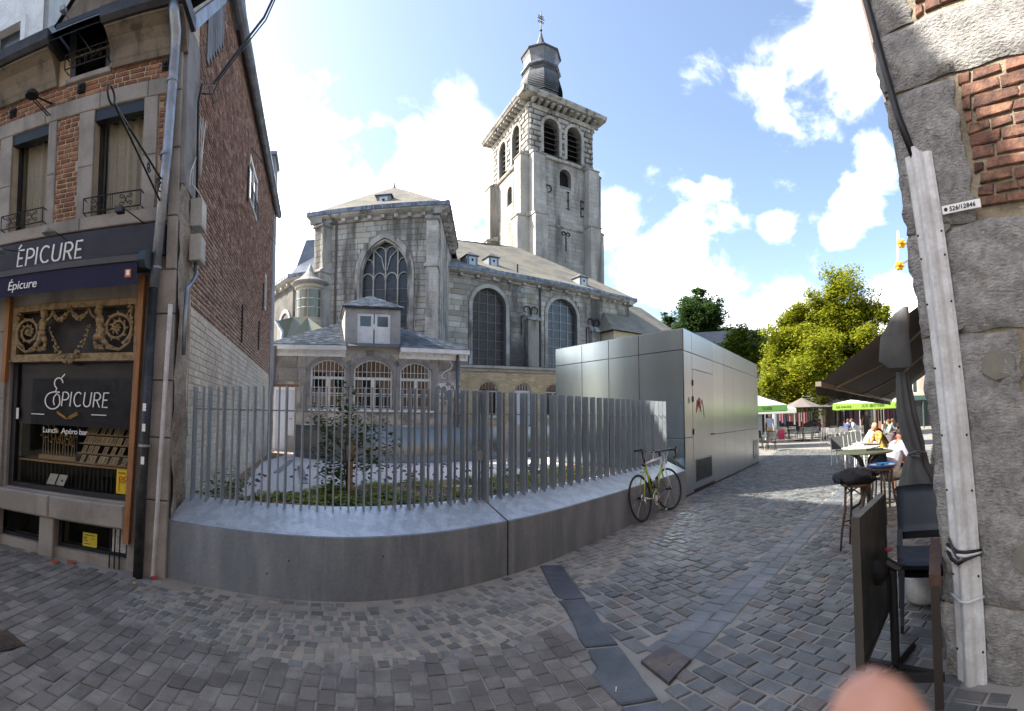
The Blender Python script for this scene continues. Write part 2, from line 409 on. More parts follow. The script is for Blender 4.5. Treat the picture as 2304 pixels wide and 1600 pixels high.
# ================================================================= GROUND
m_sand=M('sandy_joint',(.33,.29,.23),.95,col2=(.25,.22,.18),scale=2.2,bump=.4,bscale=180,bdist=.004)
m_mortar=M('cement_joint',(.28,.275,.25),.95,col2=(.20,.195,.18),scale=1.7,bump=.4,bscale=150,bdist=.004)
m_paver=M('concrete_paver',(.138,.128,.112),.85,col2=(.19,.178,.157),scale=4,isl=.28,islcol=(.112,.102,.09),bump=.5,bscale=260,bdist=.004,fine=.3)
m_granite=M('granite_sett',(.205,.20,.172),.75,col2=(.14,.142,.132),scale=5,isl=.34,islcol=(.23,.205,.165),bump=.5,bscale=140,bdist=.004,fine=.25)
m_sett=M('porphyry_sett',(.088,.099,.102),.5,col2=(.135,.144,.144),scale=3.5,isl=.38,islcol=(.145,.118,.10),bump=.5,bscale=110,bdist=.005,fine=.2)
m_blue=M('bluestone',(.058,.068,.08),.42,col2=(.10,.108,.118),scale=3,isl=.12,bump=.35,bscale=70,bdist=.005,fine=.15)
m_plaza=M('plaza_setts',(.27,.25,.22),.8,col2=(.2,.19,.175),scale=1.4,bump=.3,bscale=14,bdist=.01,fine=.2)
m_earth=M('earth',(.12,.11,.09),.95,col2=(.16,.15,.13),scale=.2,bump=.2)
def poly_in(p,poly):
    c=False; n=len(poly)
    for i in range(n):
        a,b=poly[i],poly[(i+1)%n]
        if (a[1]>p[1])!=(b[1]>p[1]) and p[0]<(b[0]-a[0])*(p[1]-a[1])/(b[1]-a[1])+a[0]: c=not c
    return c
def smooth_path(pts,step):
    # Catmull-Rom then even resampling
    dense=[]
    for i in range(len(pts)-1):
        p0,p1,p2,p3=pts[max(0,i-1)],pts[i],pts[i+1],pts[min(len(pts)-1,i+2)]
        for k in range(24):
            t=k/24; dense.append(tuple(.5*((2*p1[q])+(-p0[q]+p2[q])*t+(2*p0[q]-5*p1[q]+4*p2[q]-p3[q])*t*t+(-p0[q]+3*p1[q]-3*p2[q]+p3[q])*t**3) for q in (0,1)))
    dense.append(pts[-1]); out=[dense[0]]; acc=0
    for a,b in zip(dense,dense[1:]):
        l=math.hypot(b[0]-a[0],b[1]-a[1])
        while acc+l>=step:
            f=(step-acc)/l; a=(a[0]+(b[0]-a[0])*f,a[1]+(b[1]-a[1])*f); out.append(a); l=math.hypot(b[0]-a[0],b[1]-a[1]); acc=0
        acc+=l
    return out
WALLPTS=[(-3.13,3.69),(-2.53,3.79),(-1.95,3.92),(-1.46,4.08),(-1.0,4.32),(-.6,4.61),(0.,5.15),(.5,5.68),(1.0,6.28),(1.6,7.0),(2.5,8.09),(3.45,9.25)]
KL,KR=[(.31,5.40),(.60,2.68),(.72,1.4)],[(.55,5.42),(.83,2.61),(.97,1.35)]
ZB=WALLPTS[:8]+[(.31,5.40),(.44,4.22),(.47,3.98),(-.01,3.55),(-.46,3.33),(-.86,3.1),(-1.4,2.86),(-2.09,2.80),(-2.81,2.71),(-3.19,3.4)]
ZB2=[(.56,5.42),(.66,4.62),(.95,4.92),(1.36,5.53),(2.21,6.79),(3.14,8.31),(3.62,9.28)]+WALLPTS[::-1][:5]
ZA=[(-7,2.15),(-3.19,3.5),(-2.86,2.76),(-2.09,2.84),(-1.4,2.9),(-.86,3.14),(-.46,3.37),(-.01,3.6),(.40,4.0),(.60,2.68),(.72,1.4),(.75,.6),(-6,.4)]
ZC=[(.57,5.36),(.85,2.61),(.99,1.3),(2.2,1.2),(2.36,1.97),(15.4,12.9),(12.6,20.3),(8.4,15.2),(3.6,9.3),(3.14,8.31),(2.21,6.79),(1.36,5.53),(.95,4.92),(.66,4.62)]
CH0,CH1=(1.0,3.17),(12.5,13.25)   # drainage channel of smooth stones
_cu=Vector((CH1[0]-CH0[0],CH1[1]-CH0[1],0)).normalized(); _cn=Vector((_cu.y,-_cu.x,0))
def chan_off(p): 
    d=Vector((p[0]-CH0[0],p[1]-CH0[1],0)); return d.dot(_cu),d.dot(_cn)
ground=struct(MB().box(-300,300,-250,420,-.9,-.055).build('ground',m_earth))
street=struct(MB().poly([(-14,-3,-.011),(3.2,-3,-.011),(2.5,1.4,-.011),(15.5,12.9,-.011),(13,20.5,-.011),(8.1,15.3,-.011),(3.4,9.6,-.011),(-.2,5.4,-.011),(-2.6,3.98,-.011),(-3.3,3.72,-.011),(-14,-.8,-.011)]).build('street',m_mortar))
struct(MB().prism(ZB,-.02,-.0075,'z').build('sand_bed',m_sand)); struct(MB().prism(ZB2,-.02,-.0075,'z').build('sand_bed',m_sand))
def lay(name,pieces,mat,parent,nmax,depth=.013):
    """pieces: (cx,cy,ang,len,wid,dz)"""
    units=unit_pieces(name,mat,7,.11,.06)
    pieces=sorted(pieces,key=lambda q:math.hypot(q[0],q[1])+(100 if not (-20<proj((q[0],q[1],0))[0]<2324 and proj((q[0],q[1],0))[1]<1640) else 0))
    for cx,cy,a,l,wd,dz in pieces[:nmax]:
        u=Vector((math.sin(a),math.cos(a),0)); v=Vector((u.y,-u.x,0)); tl=random.uniform(-.012,.012)
        m3=Matrix((u*l+Vector((0,0,tl*l)),Vector((0,0,depth)),v*wd)).transposed()
        meshobj(name,random.choice(units),parent,m3,(cx,cy,-depth+dz))
    rest=pieces[nmax:]
    if rest:
        mb=MB()
        for cx,cy,a,l,wd,dz in rest:
            u=(math.sin(a),math.cos(a)); v=(u[1],-u[0])
            T=lambda s,n,t:(cx+u[0]*s+v[0]*t,cy+u[1]*s+v[1]*t,-depth+dz+n)
            add_piece(mb,T,(-l/2,l/2,-wd/2,wd/2),0,depth,min(l,wd)*.11,min(l,wd)*.035)
        mb.build(name+'s_beyond',mat,parent,kind='stuff')
def fill_courses(poly,az,cl,cw,gap,jit,skip=None,org=(0,0),lv=.15):
    a=R(az); u=(math.sin(a),math.cos(a)); v=(u[1],-u[0]); res=[]
    ss=[(p[0]-org[0])*u[0]+(p[1]-org[1])*u[1] for p in poly]; tt=[(p[0]-org[0])*v[0]+(p[1]-org[1])*v[1] for p in poly]
    t=min(tt); r=0
    while t<max(tt):
        s=min(ss)-random.uniform(0,cl)
        if r%2: s-=cl*.5
        while s<max(ss):
            l=cl*(1+random.uniform(-lv,lv)); cs=s+l/2; s+=l
            x=org[0]+u[0]*cs+v[0]*t; y=org[1]+u[1]*cs+v[1]*t
            if poly_in((x,y),poly) and not(skip and skip((x,y))):
                res.append((x+random.uniform(-jit,jit),y+random.uniform(-jit,jit),a+random.uniform(-.05,.05),l-gap,cw-gap,random.uniform(-.005,.003)))
        t+=cw; r+=1
    return res
seen=lambda p:(lambda q:-60<q[0]<2364 and q[1]<1680)(proj((p[0],p[1],0)))
lay('paver',[q for q in fill_courses(ZA,163,.15,.11,.007,.003,lv=.12) if seen(q)],m_paver,street,300,.012)
# small granite setts in rows that follow the steel wall
bp=[]
path=smooth_path([(-3.9,3.45)]+WALLPTS[1:9],.02)
for k in range(17):
    off=.085+.092*k; s=random.uniform(0,.1); acc=0
    for i in range(len(path)-1):
        acc+=.02
        if acc<s: continue
        a,b=path[i],path[i+1]; t=Vector((b[0]-a[0],b[1]-a[1],0)).normalized(); nn=Vector((t.y,-t.x,0)); kx=1+off*.12
        l=random.uniform(.075,.115); s=acc+l/ (1.0)
        p=(a[0]+nn.x*off,a[1]+nn.y*off)
        if poly_in(p,ZB): bp.append((p[0],p[1],math.atan2(t.x,t.y)+random.uniform(-.12,.12),l-.012,.085,random.uniform(-.005,.001)-(.009 if k<2 and random.random()<.6 else 0)))
bp+= [(x,y,a,l,w_,dz-.001) for x,y,a,l,w_,dz in fill_courses(ZB2,52,.10,.095,.018,.005)]
lay('granite_sett',[q for q in bp if seen(q)],m_granite,street,300,.012)
inch=lambda p:(lambda c:(-.35<c[0]<40 and -.2<c[1]<.2))(chan_off(p))
lay('sett',[q for q in fill_courses(ZC,160,.175,.132,.020,.006,inch,lv=.3) if seen(q)],m_sett,street,300,.016)
# channel: two rows of smooth square stones, slab edging and the iron plate
cp=[]
for row in (-1,1):
    s=.05
    while s<13:
        l=random.uniform(.17,.24); p=Vector((CH0[0],CH0[1],0))+_cu*(s+l/2)+_cn*(row*.088); cp.append((p.x,p.y,math.atan2(_cu.x,_cu.y),l-.008,.17,.0)); s+=l
lay('channel_stone',cp,M('channel_bluestone',(.10,.11,.122),.45,col2=(.145,.153,.163),scale=3,isl=.18,bump=.3,bscale=70,bdist=.004),street,140,.014)
pts=[(5.40,4.40),(4.36,3.46),(3.42,2.74),(2.70,1.98),(1.94,1.35)]
def kx(e,y):
    (a,b,c)=e
    p,q=(a,b) if y>b[1] else (b,c); t=(y-p[1])/(q[1]-p[1]); return p[0]+(q[0]-p[0])*t
for ya,yb in pts:
    n=7; L_=[];R_=[]
    for i in range(n):
        y=ya+(yb-ya)*i/(n-1); L_.append((kx(KL,y)+random.uniform(-.018,.012)-(.05 if ya<3.5 and 2<i<5 else 0),y+random.uniform(-.01,.01))); R_.append((kx(KR,y)+random.uniform(-.006,.006),y+random.uniform(-.01,.01)))
    pl=L_+R_[::-1]; cx=sum(p[0] for p in pl)/len(pl); cy=sum(p[1] for p in pl)/len(pl)
    top=[(cx+(p[0]-cx)*.93,cy+(p[1]-cy)*.97) for p in pl]; mb=MB(); k=len(pl)
    mb.add([(*p,-.03) for p in pl]+[(*p,.0) for p in pl]+[(*p,.008) for p in top],[tuple(range(2*k,3*k))]+[(i,(i+1)%k,k+(i+1)%k,k+i) for i in range(k)]+[(k+i,k+(i+1)%k,2*k+(i+1)%k,2*k+i) for i in range(k)]); mb.build('kerb_slab',m_blue,street)
pl=[(.84,3.17),(1.06,3.33),(1.16,3.08),(.93,2.86)]; mb=MB(); mb.prism(pl,-.02,.012,'z'); mb.prism([(.985,3.06),(1.03,3.12),(1.04,3.10),(1.0,3.05)],.0121,.0145,'z')
tag(mb.build('iron_cover_plate',M('rusty_iron',(.10,.085,.09),.45,.6,col2=(.16,.115,.095),scale=6,bump=.3,bscale=90)),'small square rusty iron cover plate at the end of the bluestone channel','cover plate')
struct(MB().poly([(12.6,20.3,-.006),(15.4,12.9,-.006),(22,18.3,-.006),(60,30,-.006),(70,60,-.006),(30,80,-.006),(8.5,40,-.006),(6.5,16.5,-.006),(8.4,15.3,-.006)]).build('plaza',m_plaza))
# curved courses of pale setts further along the alley
# small litter and inlays by the shop
def disc(cx,cy,r,z,sq=1.,k=18,a=0.): return [(cx+r*math.cos(2*math.pi*i/k+a),cy+sq*r*math.sin(2*math.pi*i/k+a)) for i in range(k)]
m_terra=M('terracotta_disc',(.30,.085,.05),.8,isl=.1)
for px,py,w_ in ((123,1263,'left'),(161,1265,'right')):
    c=onz(px,py); mb=MB(); mb.prism(disc(c[0],c[1],.055,0),-.01,.006,'z'); tag(mb.build('pavement_disc',m_terra),'round terracotta disc set in the paving, the %s of the two below the shop window'%w_,'disc')
c=onz(1386,1562); tag(MB().tube([(c[0],c[1],.016),(c[0]+.012,c[1]+.045,.016)],.004,8).build('cigarette_butt',M('cigarette',(.8,.75,.65),.8,col2=(.7,.4,.15),scale=40)),'cigarette butt lying on a dark kerb slab','cigarette butt')
c=onz(302,1313); tag(MB().prism(disc(c[0],c[1],.018,0,.7,7),0,.008,'z').build('yellow_leaf',M('yellow_leaf',(.55,.38,.08),.8)),'small yellow leaf on the paving by the black downpipe','leaf')
c=onz(1790,1053); tag(MB().prism(disc(c[0],c[1],.11,0,.5,9),-.004,.006,'z').build('fallen_leaf',M('ochre_leaf',(.42,.33,.14),.8)),'single ochre leaf lying in the middle of the shaded alley','leaf')
c=onz(348,1302); tag(MB().prism(disc(c[0],c[1],.045,0,.5,12),0,.012,'z').build('red_wire_coil',M('red_plastic',(.45,.04,.04),.5)),'flattened red plastic loop on the ground at the foot of the white conduit','litter')
mb=MB(); c=onz(8,1442); mb.box(c[0]-.12,c[0]+.12,c[1]-.1,c[1]+.1,-.02,.006)
for i in range(4): mb.box(c[0]-.1,c[0]+.1,c[1]-.08+i*.045,c[1]-.055+i*.045,.0061,.010)
tag(mb.build('drain_cover',M('cast_iron',(.06,.055,.05),.6,.5,col2=(.12,.08,.05),scale=12)),'rusty cast iron drain cover in the paving at the lower left edge','drain cover')

# ================================================================= LEFT HOUSE WITH THE SHOP
FH=Frame(-3.13,3.69,67); FS=Frame(-3.13,3.69,-23)
m_brick=M('red_brick',(.25,.115,.07),.9,col2=(.17,.08,.055),scale=9,isl=.28,islcol=(.34,.18,.105),bump=.5,bscale=130,bdist=.004,fine=.2)
m_mort=M('lime_mortar',(.50,.42,.29),.95,col2=(.40,.33,.225),scale=4,bump=.3,bscale=120)
m_mortS=M('pale_mortar',(.58,.51,.41),.95,col2=(.46,.40,.32),scale=3,bump=.3,bscale=120)
m_brickS=M('side_brick',(.27,.155,.11),.9,col2=(.18,.105,.08),scale=5,isl=.35,islcol=(.37,.26,.19),bump=.5,bscale=130,bdist=.004,fine=.2)
m_white_brick=M('limewashed_brick',(.60,.54,.44),.9,col2=(.45,.39,.31),scale=2.2,mixlo=.42,mixhi=.7,isl=.1,bump=.5,bscale=60,bdist=.006)
m_stone=M('house_limestone',(.33,.305,.27),.85,col2=(.24,.222,.195),scale=2.6,bump=.45,bscale=85,bdist=.006,streak=.45,stsc=(3,3,.5),streakcol=(.09,.08,.07),isl=.06)
m_cornice=M('weathered_cornice',(.20,.165,.12),.85,col2=(.10,.088,.07),scale=3,bump=.4,bscale=70,streak=.7,stsc=(7,7,.6),streakcol=(.04,.035,.03))
m_render=M('rough_render',(.36,.315,.25),.95,col2=(.24,.205,.165),scale=3.5,bump=.9,bscale=34,bdist=.03,fine=.25)
m_navy=M('navy_fascia',(.012,.013,.026),.5,bump=.05,col2=(.018,.019,.032),scale=5)
m_cloth=M('navy_cloth',(.012,.012,.042),.85,bump=.15,bscale=300,bdist=.001,isl=.0)
m_dark=M('dark_frame_paint',(.014,.017,.022),.4,bump=.05)
m_black=M('black_iron',(.012,.012,.013),.5,.3,bump=.2,bscale=120)
m_zinc=M('zinc',(.30,.33,.37),.42,.75,col2=(.20,.22,.25),scale=4,bump=.1,streak=.4,stsc=(6,6,.5),streakcol=(.12,.13,.14))
m_slate=M('slate_roof',(.085,.09,.10),.6,col2=(.12,.12,.125),scale=2,isl=.25,bump=.2)
m_white=M('white_paint',(.72,.72,.70),.5,bump=.05,col2=(.62,.62,.60),scale=4)
m_whitepvc=M('white_plastic',(.62,.63,.63),.45,col2=(.50,.50,.49),scale=6,bump=.05,streak=.25,stsc=(8,8,.8),streakcol=(.25,.24,.22))
m_castiron=M('cast_iron_pipe',(.02,.022,.024),.5,.3,col2=(.045,.05,.05),scale=7,bump=.3,streak=.35,streakcol=(.09,.095,.09),stsc=(9,9,1.2))
m_letter=M('white_vinyl',(.82,.82,.80),.5,bump=0,fine=0)
m_gold=M('gilded_carving',(.30,.22,.11),.6,col2=(.16,.115,.06),scale=18,bump=.4,bscale=80,bdist=.008)
m_batten=M('orange_batten',(.33,.15,.055),.6,col2=(.24,.11,.045),scale=5,stretch=(14,14,1),bump=.2)
m_wood=M('light_wood',(.42,.28,.15),.6,col2=(.33,.21,.11),scale=4,stretch=(1,1,9),bump=.15)
g_shop=glass_mat('shop_glass',(.86,.89,.9),1.22); g_win=glass_mat('window_glass',(.5,.53,.55),1.75)
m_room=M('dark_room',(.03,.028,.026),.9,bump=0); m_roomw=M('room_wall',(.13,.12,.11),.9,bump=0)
house=thing('shop_house','old brick and stone corner house with a navy shopfront and steep gable side','house',(-3.13,3.69,0))
T=FH.w
hs=[Hole(-2.6,-1.445,.10,.42),Hole(-1.265,-.42,.10,.42),Hole(-1.98,-.40,.68,2.80),Hole(-2.09,-1.57,3.71,4.90),Hole(-.98,-.40,3.71,4.90),Hole(-1.33,-.83,5.33,5.60)]
mb=MB(); wall(mb,T,-7.5,0,3.5,5.60,[h for h in hs if h.z0>3.5],-.004,.30); mb.build('front_wall',m_mort,house); mb=MB(); wall(mb,T,-7.5,0,-.05,3.5,[h for h in hs if h.z0<3.5],-.004,.30); mb.build('ground_floor_wall',m_stone,house)
# bricks of the upper front
bh=[Hole(-2.27,-1.47,3.5,5.2),Hole(-1.17,-.24,3.5,5.2),Hole(-1.36,-.80,5.25,5.7)]
br=courses(-3.2,-.10,3.70,4.93,.0565,.13,bh,.017,.15,lvar=.3)+courses(-3.2,-.10,5.085,5.31,.0555,.13,bh[2:],.016,.15,lvar=.3)+courses(-3.2,-.13,3.515,3.56,.045,.2,(),.012,.1)
masonry('brick',FH,br,m_brick,house,.0,.010,.006,.003,300)
# stone dressings
def stone(a,b,z0,z1,n0=-.02,n1=.03,name='stone_block',mat=None,fr=FH,par=None,cham=.008):
    mb=MB(); 
    vs=[(a,n0,z0),(b,n0,z0),(b,n0,z1),(a,n0,z1),(a,n1-cham,z0),(b,n1-cham,z0),(b,n1-cham,z1),(a,n1-cham,z1)]+[(a+cham,n1,z0+cham),(b-cham,n1,z0+cham),(b-cham,n1,z1-cham),(a+cham,n1,z1-cham)]
    mb.add(vs,piece_faces(),fr.w); return mb.build(name,mat or m_stone,par or house)
for a,b in ((-3.4,-2.35),(-2.35,-1.62),(-1.62,-.92),(-.92,-.36),(-.36,-.09)): stone(a+.002,b-.002,4.905,5.08,-.02,.026,'lintel_stone')
for a,b in ((-3.4,-2.2),(-2.2,-1.1),(-1.1,-.10)): stone(a+.002,b-.002,3.56,3.70,-.02,.055,'sill_stone')
for a,b in ((-2.27,-2.09),(-1.57,-1.46),(-1.17,-.98),(-.40,-.245)):
    for z0,z1 in ((3.702,4.28),(4.284,4.902)): stone(a,b,z0,z1,-.02,.024,'jamb_stone')
    mb=MB(); s=b if b in(-2.09,-.98) else a; 
for z0,z1,nm in ((-.05,.74,0),(.745,1.36,0),(1.365,1.93,0),(1.935,2.6,0),(2.605,3.05,0),(3.055,3.60,0),(3.605,4.30,0),(4.305,4.9,0),(4.905,5.30,0)): stone(-.26 if z1<3.2 else -.095,.012,z0+.003,z1-.003,-.05,.05,'quoin_stone')
for z0,z1 in ((-.05,.9),(.905,1.7),(1.705,2.5),(2.505,3.05)): stone(-2.42,-2.02,z0,z1,-.05,.05,'quoin_stone')
stone(-1.445,-1.265,-.05,.415,-.2,.06,'pillar')
for a,b in ((-3.6,-2.5),(-2.495,-1.32),(-1.315,-.425)): stone(a,b,.42,.665,-.2,.10,'shop_sill',cham=.02)
# cornice (cove profile) in two runs, gutters on top
prof=[(0,5.29),(.05,5.29),(.06,5.34),(.075,5.36),(.10,5.45),(.16,5.53),(.25,5.575),(.27,5.58),(.27,5.60),(0,5.60)]
gut=[(-.1,5.602),(.30,5.602),(.34,5.64),(.35,5.74),(.32,5.75),(-.1,5.75)]
for a,b in ((-3.6,-1.47),(-.78,.06)):
    mb=MB(); mb.prism(prof,a,b,'x',T=lambda x,y,z:T(x,y,z)); mb.build('cornice',m_cornice,house)
    mb=MB(); mb.prism(gut,a-.02,b+.04,'x',T=lambda x,y,z:T(x,y,z)); mb.build('gutter',M('dark_gutter',(.03,.031,.035),.5,.3,col2=(.05,.052,.058),scale=5),house)
# roof over the front, gable side
mb=MB(); mb.quad((-7.5,.30,5.70),(.05,.30,5.70),(.05,-2.9,8.95),(-7.5,-2.9,8.95),T); mb.quad((-7.5,-2.9,8.95),(.05,-2.9,8.95),(.05,-5.6,7.9),(-7.5,-5.6,7.9),T)
mb.quad((-7.5,.30,5.62),(.05,.30,5.62),(.05,-2.9,8.87),(-7.5,-2.9,8.87),T); mb.quad((.05,.3,5.62),(.05,.3,5.70),(.05,-2.9,8.95),(.05,-2.9,8.87),T)
mb.build('roof',m_slate,house)
mb=MB(); mb.quad((-7.5,-2.8,7.86),(.10,-2.8,7.86),(.10,-10,7.86),(-7.5,-10,7.86),T); mb.quad((.10,-2.8,7.82),(.10,-10,7.82),(-3.2,-10,12.0),(-3.2,-2.8,12.0),T); mb.quad((-3.2,-2.8,12.0),(-3.2,-10,12.0),(-7.5,-10,7.8),(-7.5,-2.8,7.8),T); mb.poly([(.1,-2.8,7.82),(-3.2,-2.8,12.0),(-7.5,-2.8,7.8)],T); mb.poly([(.1,-10,7.82),(-3.2,-10,12.0),(-7.5,-10,7.8)],T)
mb.build('rear_roof',m_slate,house)  # unseen ridge raised to lengthen the shadow of the house
mb=MB(); mb.quad((-7.5,-10,0),(0,-10,0),(0,-10,7.9),(-7.5,-10,7.9),T); mb.quad((-7.5,0,0),(-7.5,-10,0),(-7.5,-10,7.8),(-7.5,0,5.6),T); mb.build('rear_wall',m_mort,house)
# zinc gutter on the side eave
mb=MB(); mb.tube([(2.1,.14,7.80),(10.0,.14,7.80)],.085,10,T=FS.w); mb.tube([(1.35,-.05,7.55),(2.1,.10,7.80)],[.05,.085],8,T=FS.w); mb.build('side_gutter',m_zinc,house)
mb=MB(); mb.prism([(0.0,5.66),(1.85,7.62),(1.85,7.45),(0,5.46)],-.02,.045,'y',T=FS.w); mb.build('verge_board',m_zinc,house)
mb=MB()
for i in range(7): mb.box(.9+i*.13,1.02+i*.13,.0,.03,5.9+i*.14,6.55+i*.145,FS.w)
mb.build('verge_slates',m_slate,house)
# dormer
dm=MB(); dm.box(-1.36,-1.27,-.9,-.02,5.33,6.02,T); dm.box(-.89,-.80,-.9,-.02,5.33,6.02,T); dm.box(-1.27,-.89,-.25,-.03,5.93,6.02,T); dm.box(-1.27,-.89,-.2,-.06,5.33,5.38,T)
d=dm.build('dormer',M('dormer_lead',(.10,.115,.13),.5,.3,col2=(.06,.07,.08),scale=4),house)
mb=MB(); mb.prism([(-1.46,6.0),(-.70,6.0),(-1.08,6.42)],-.02,.05,'y',T=T); mb.build('pediment',m_cornice,d)
mb=MB(); mb.quad((-1.52,.08,5.98),(-1.08,.08,6.47),(-1.08,-2.0,6.47),(-1.52,-2.0,5.98),T); mb.quad((-.64,.08,5.98),(-1.08,.08,6.47),(-1.08,-2.0,6.47),(-.64,-2.0,5.98),T); mb.box(-1.5,-.66,.0,.07,5.94,6.0,T); mb.build('dormer_roof',m_dark,d)
MB().quad((-1.27,-.025,5.38),(-.89,-.025,5.38),(-.89,-.025,5.93),(-1.27,-.025,5.93),T).build('pane',glass_mat('coated_dormer_glass',(.35,.38,.4),2.6),d)
MB().box(-1.3,-.86,-1.2,-1.18,5.3,6.0,T).build('curtain',m_roomw,d)
stone(-1.36,-.80,5.27,5.33,-.1,.05,'dormer_sill',par=d)
def scroll_rail(a,b,z0,z1,n,par,k=3):
    mb=MB(); t=T
    for z in (z0,z1): mb.tube([(a,0,z),(a,n,z),(b,n,z),(b,0,z)],.008,5,T=t)
    for x in (a,b): mb.tube([(x,n,z0),(x,n,z1)],.007,5,T=t)
    m_=(a+b)/2
    for x in (m_-.012,m_+.012): mb.tube([(x,n,z0),(x,n,z1)],.005,4,T=t)
    h=(z1-z0)/2; zc=(z0+z1)/2
    for c in ((a+m_)/2,(b+m_)/2):
        for sx in (-1,1):
            for sz in (-1,1):
                mb.tube([(c+sx*(q[0]),n,zc+sz*q[1]) for q in [(0,0)]+[(x,y) for x,y in spiral((.05,h*.55),.028,.006,math.pi,1.1,14)]],.005,4,T=t)
    return mb.build('balcony_railing',m_black,par)
scroll_rail(-1.34,-.82,5.40,5.56,.10,d)
# upper windows
def casement(a,b,z0,z1,n=-.14,par=house,fr=FH,mat=m_dark,pane=g_win,f=.035,mull=None,name='window',glazed=True):
    mb=MB(); t=fr.w
    mb.box(a,a+f,n-.03,n+.03,z0,z1,t); mb.box(b-f,b,n-.03,n+.03,z0,z1,t); mb.box(a+f,b-f,n-.03,n+.03,z1-f,z1,t); mb.box(a+f,b-f,n-.03,n+.03,z0,z0+f,t)
    if mull: 
        for s in mull: mb.box(s-f*.5,s+f*.5,n-.028,n+.028,z0+f,z1-f,t)
    o=mb.build(name,mat,par); 
    MB().quad((a+f*.5,n,z0+f*.5),(b-f*.5,n,z0+f*.5),(b-f*.5,n,z1-f*.5),(a+f*.5,n,z1-f*.5),t).build('pane',pane,o)
    return o
for a,b in ((-2.09,-1.57),(-.98,-.40)):
    w_=casement(a,b,3.71,4.90,-.16,pane=g_shop); MB().box(a+.05,b-.05,-.9,-.88,3.7,4.9,T).build('room_wall',m_roomw,w_)
    mb=MB(); k=14; vs=[]; 
    for i in range(k+1):
        s=a+.06+(b-a-.12)*i/k; n=-.24+.02*math.sin(i*1.9); vs+=[(s,n,3.72),(s,n,4.85)]
    mb.add(vs,[(2*i,2*i+2,2*i+3,2*i+1) for i in range(k)],T); mb.build('curtain',M('beige_curtain',(.62,.54,.40),.9,trans=.3),w_)
    MB().box(a,b,-.1,.0,4.78,4.9,T).build('blind_box',m_dark,w_)
scroll_rail(-2.14,-1.55,3.72,3.88,.10,house); scroll_rail(-1.03,-.37,3.72,3.88,.10,house)
for s,z in ((-.17,5.20),(-1.16,5.19),(-2.1,5.18)):
    mb=MB(); mb.box(s-.045,s+.045,.0,.03,z-.05,z+.05,T); mb.box(s-.03,s+.03,.03,.045,z-.035,z+.035,T); mb.box(s-.012,s+.012,.045,.07,z-.015,z+.015,T); mb.build('wall_anchor',m_black,house)
# basement windows
for a,b in ((-2.6,-1.445),(-1.265,-.42)):
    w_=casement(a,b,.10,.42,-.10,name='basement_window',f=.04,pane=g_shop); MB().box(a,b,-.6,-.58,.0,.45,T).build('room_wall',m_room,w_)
for i in range(3): MB().tube([(-.60+i*.055,.02,.0),(-.60+i*.055,.02,.42)],.008,5,T=T).build('bar',m_black,house)
MB().quad((-.62,-.085,.14),(-.45,-.085,.14),(-.45,-.085,.38),(-.62,-.085,.38),T).build('notice',M('pale_notice',(.42,.47,.52),.7,col2=(.62,.62,.58),scale=22,mixlo=.45,mixhi=.55,bump=0),house)
# yellow card in the basement pane
yc=MB().box(-.97,-.80,-.09,-.085,.145,.29,T).build('yellow_card',M('yellow_card',(.62,.52,.04),.6,bump=0),house)
mk=M('card_ink',(.08,.06,.02),.8,bump=0,fine=0); mb=MB()
for z,a,b in ((.262,-.945,-.83),(.235,-.955,-.915),(.22,-.955,-.925),(.20,-.955,-.91),(.17,-.95,-.87),(.228,-.86,-.835)): mb.box(a,b,-.0849,-.084,z,z+.008,T)
mb.build('print',mk,yc)
# shopfront: frame, glass, navy film, interior
sf=MB(); n=-.10
for a,b,z0,z1 in ((-1.98,-1.91,.66,2.16),(-.455,-.40,.66,2.16),(-1.91,-.455,.66,.735)): sf.box(a,b,n-.05,n+.04,z0,z1,T)
sf=sf.build('shop_window',m_dark,house)
MB().quad((-1.95,n,.70),(-.43,n,.70),(-.43,n,2.2),(-1.95,n,2.2),T).build('pane',g_shop,sf)
MB().box(-1.91,-.455,n-.045,n-.03,1.42,2.16,T).build('navy_film',m_navy,sf)
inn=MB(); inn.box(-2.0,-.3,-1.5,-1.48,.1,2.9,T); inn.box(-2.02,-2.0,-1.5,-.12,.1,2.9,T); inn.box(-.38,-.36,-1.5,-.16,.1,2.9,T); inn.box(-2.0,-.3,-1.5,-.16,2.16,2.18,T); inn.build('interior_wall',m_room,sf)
MB().box(-1.97,-.40,-.70,-.17,.985,1.005,T).build('counter',m_wood,sf)
mb=MB()
for i in range(26): mb.box(-1.9+i*.056,-1.88+i*.056,-.35,-.33,.66,.985,T)
mb.build('counter_panel',m_room,sf)
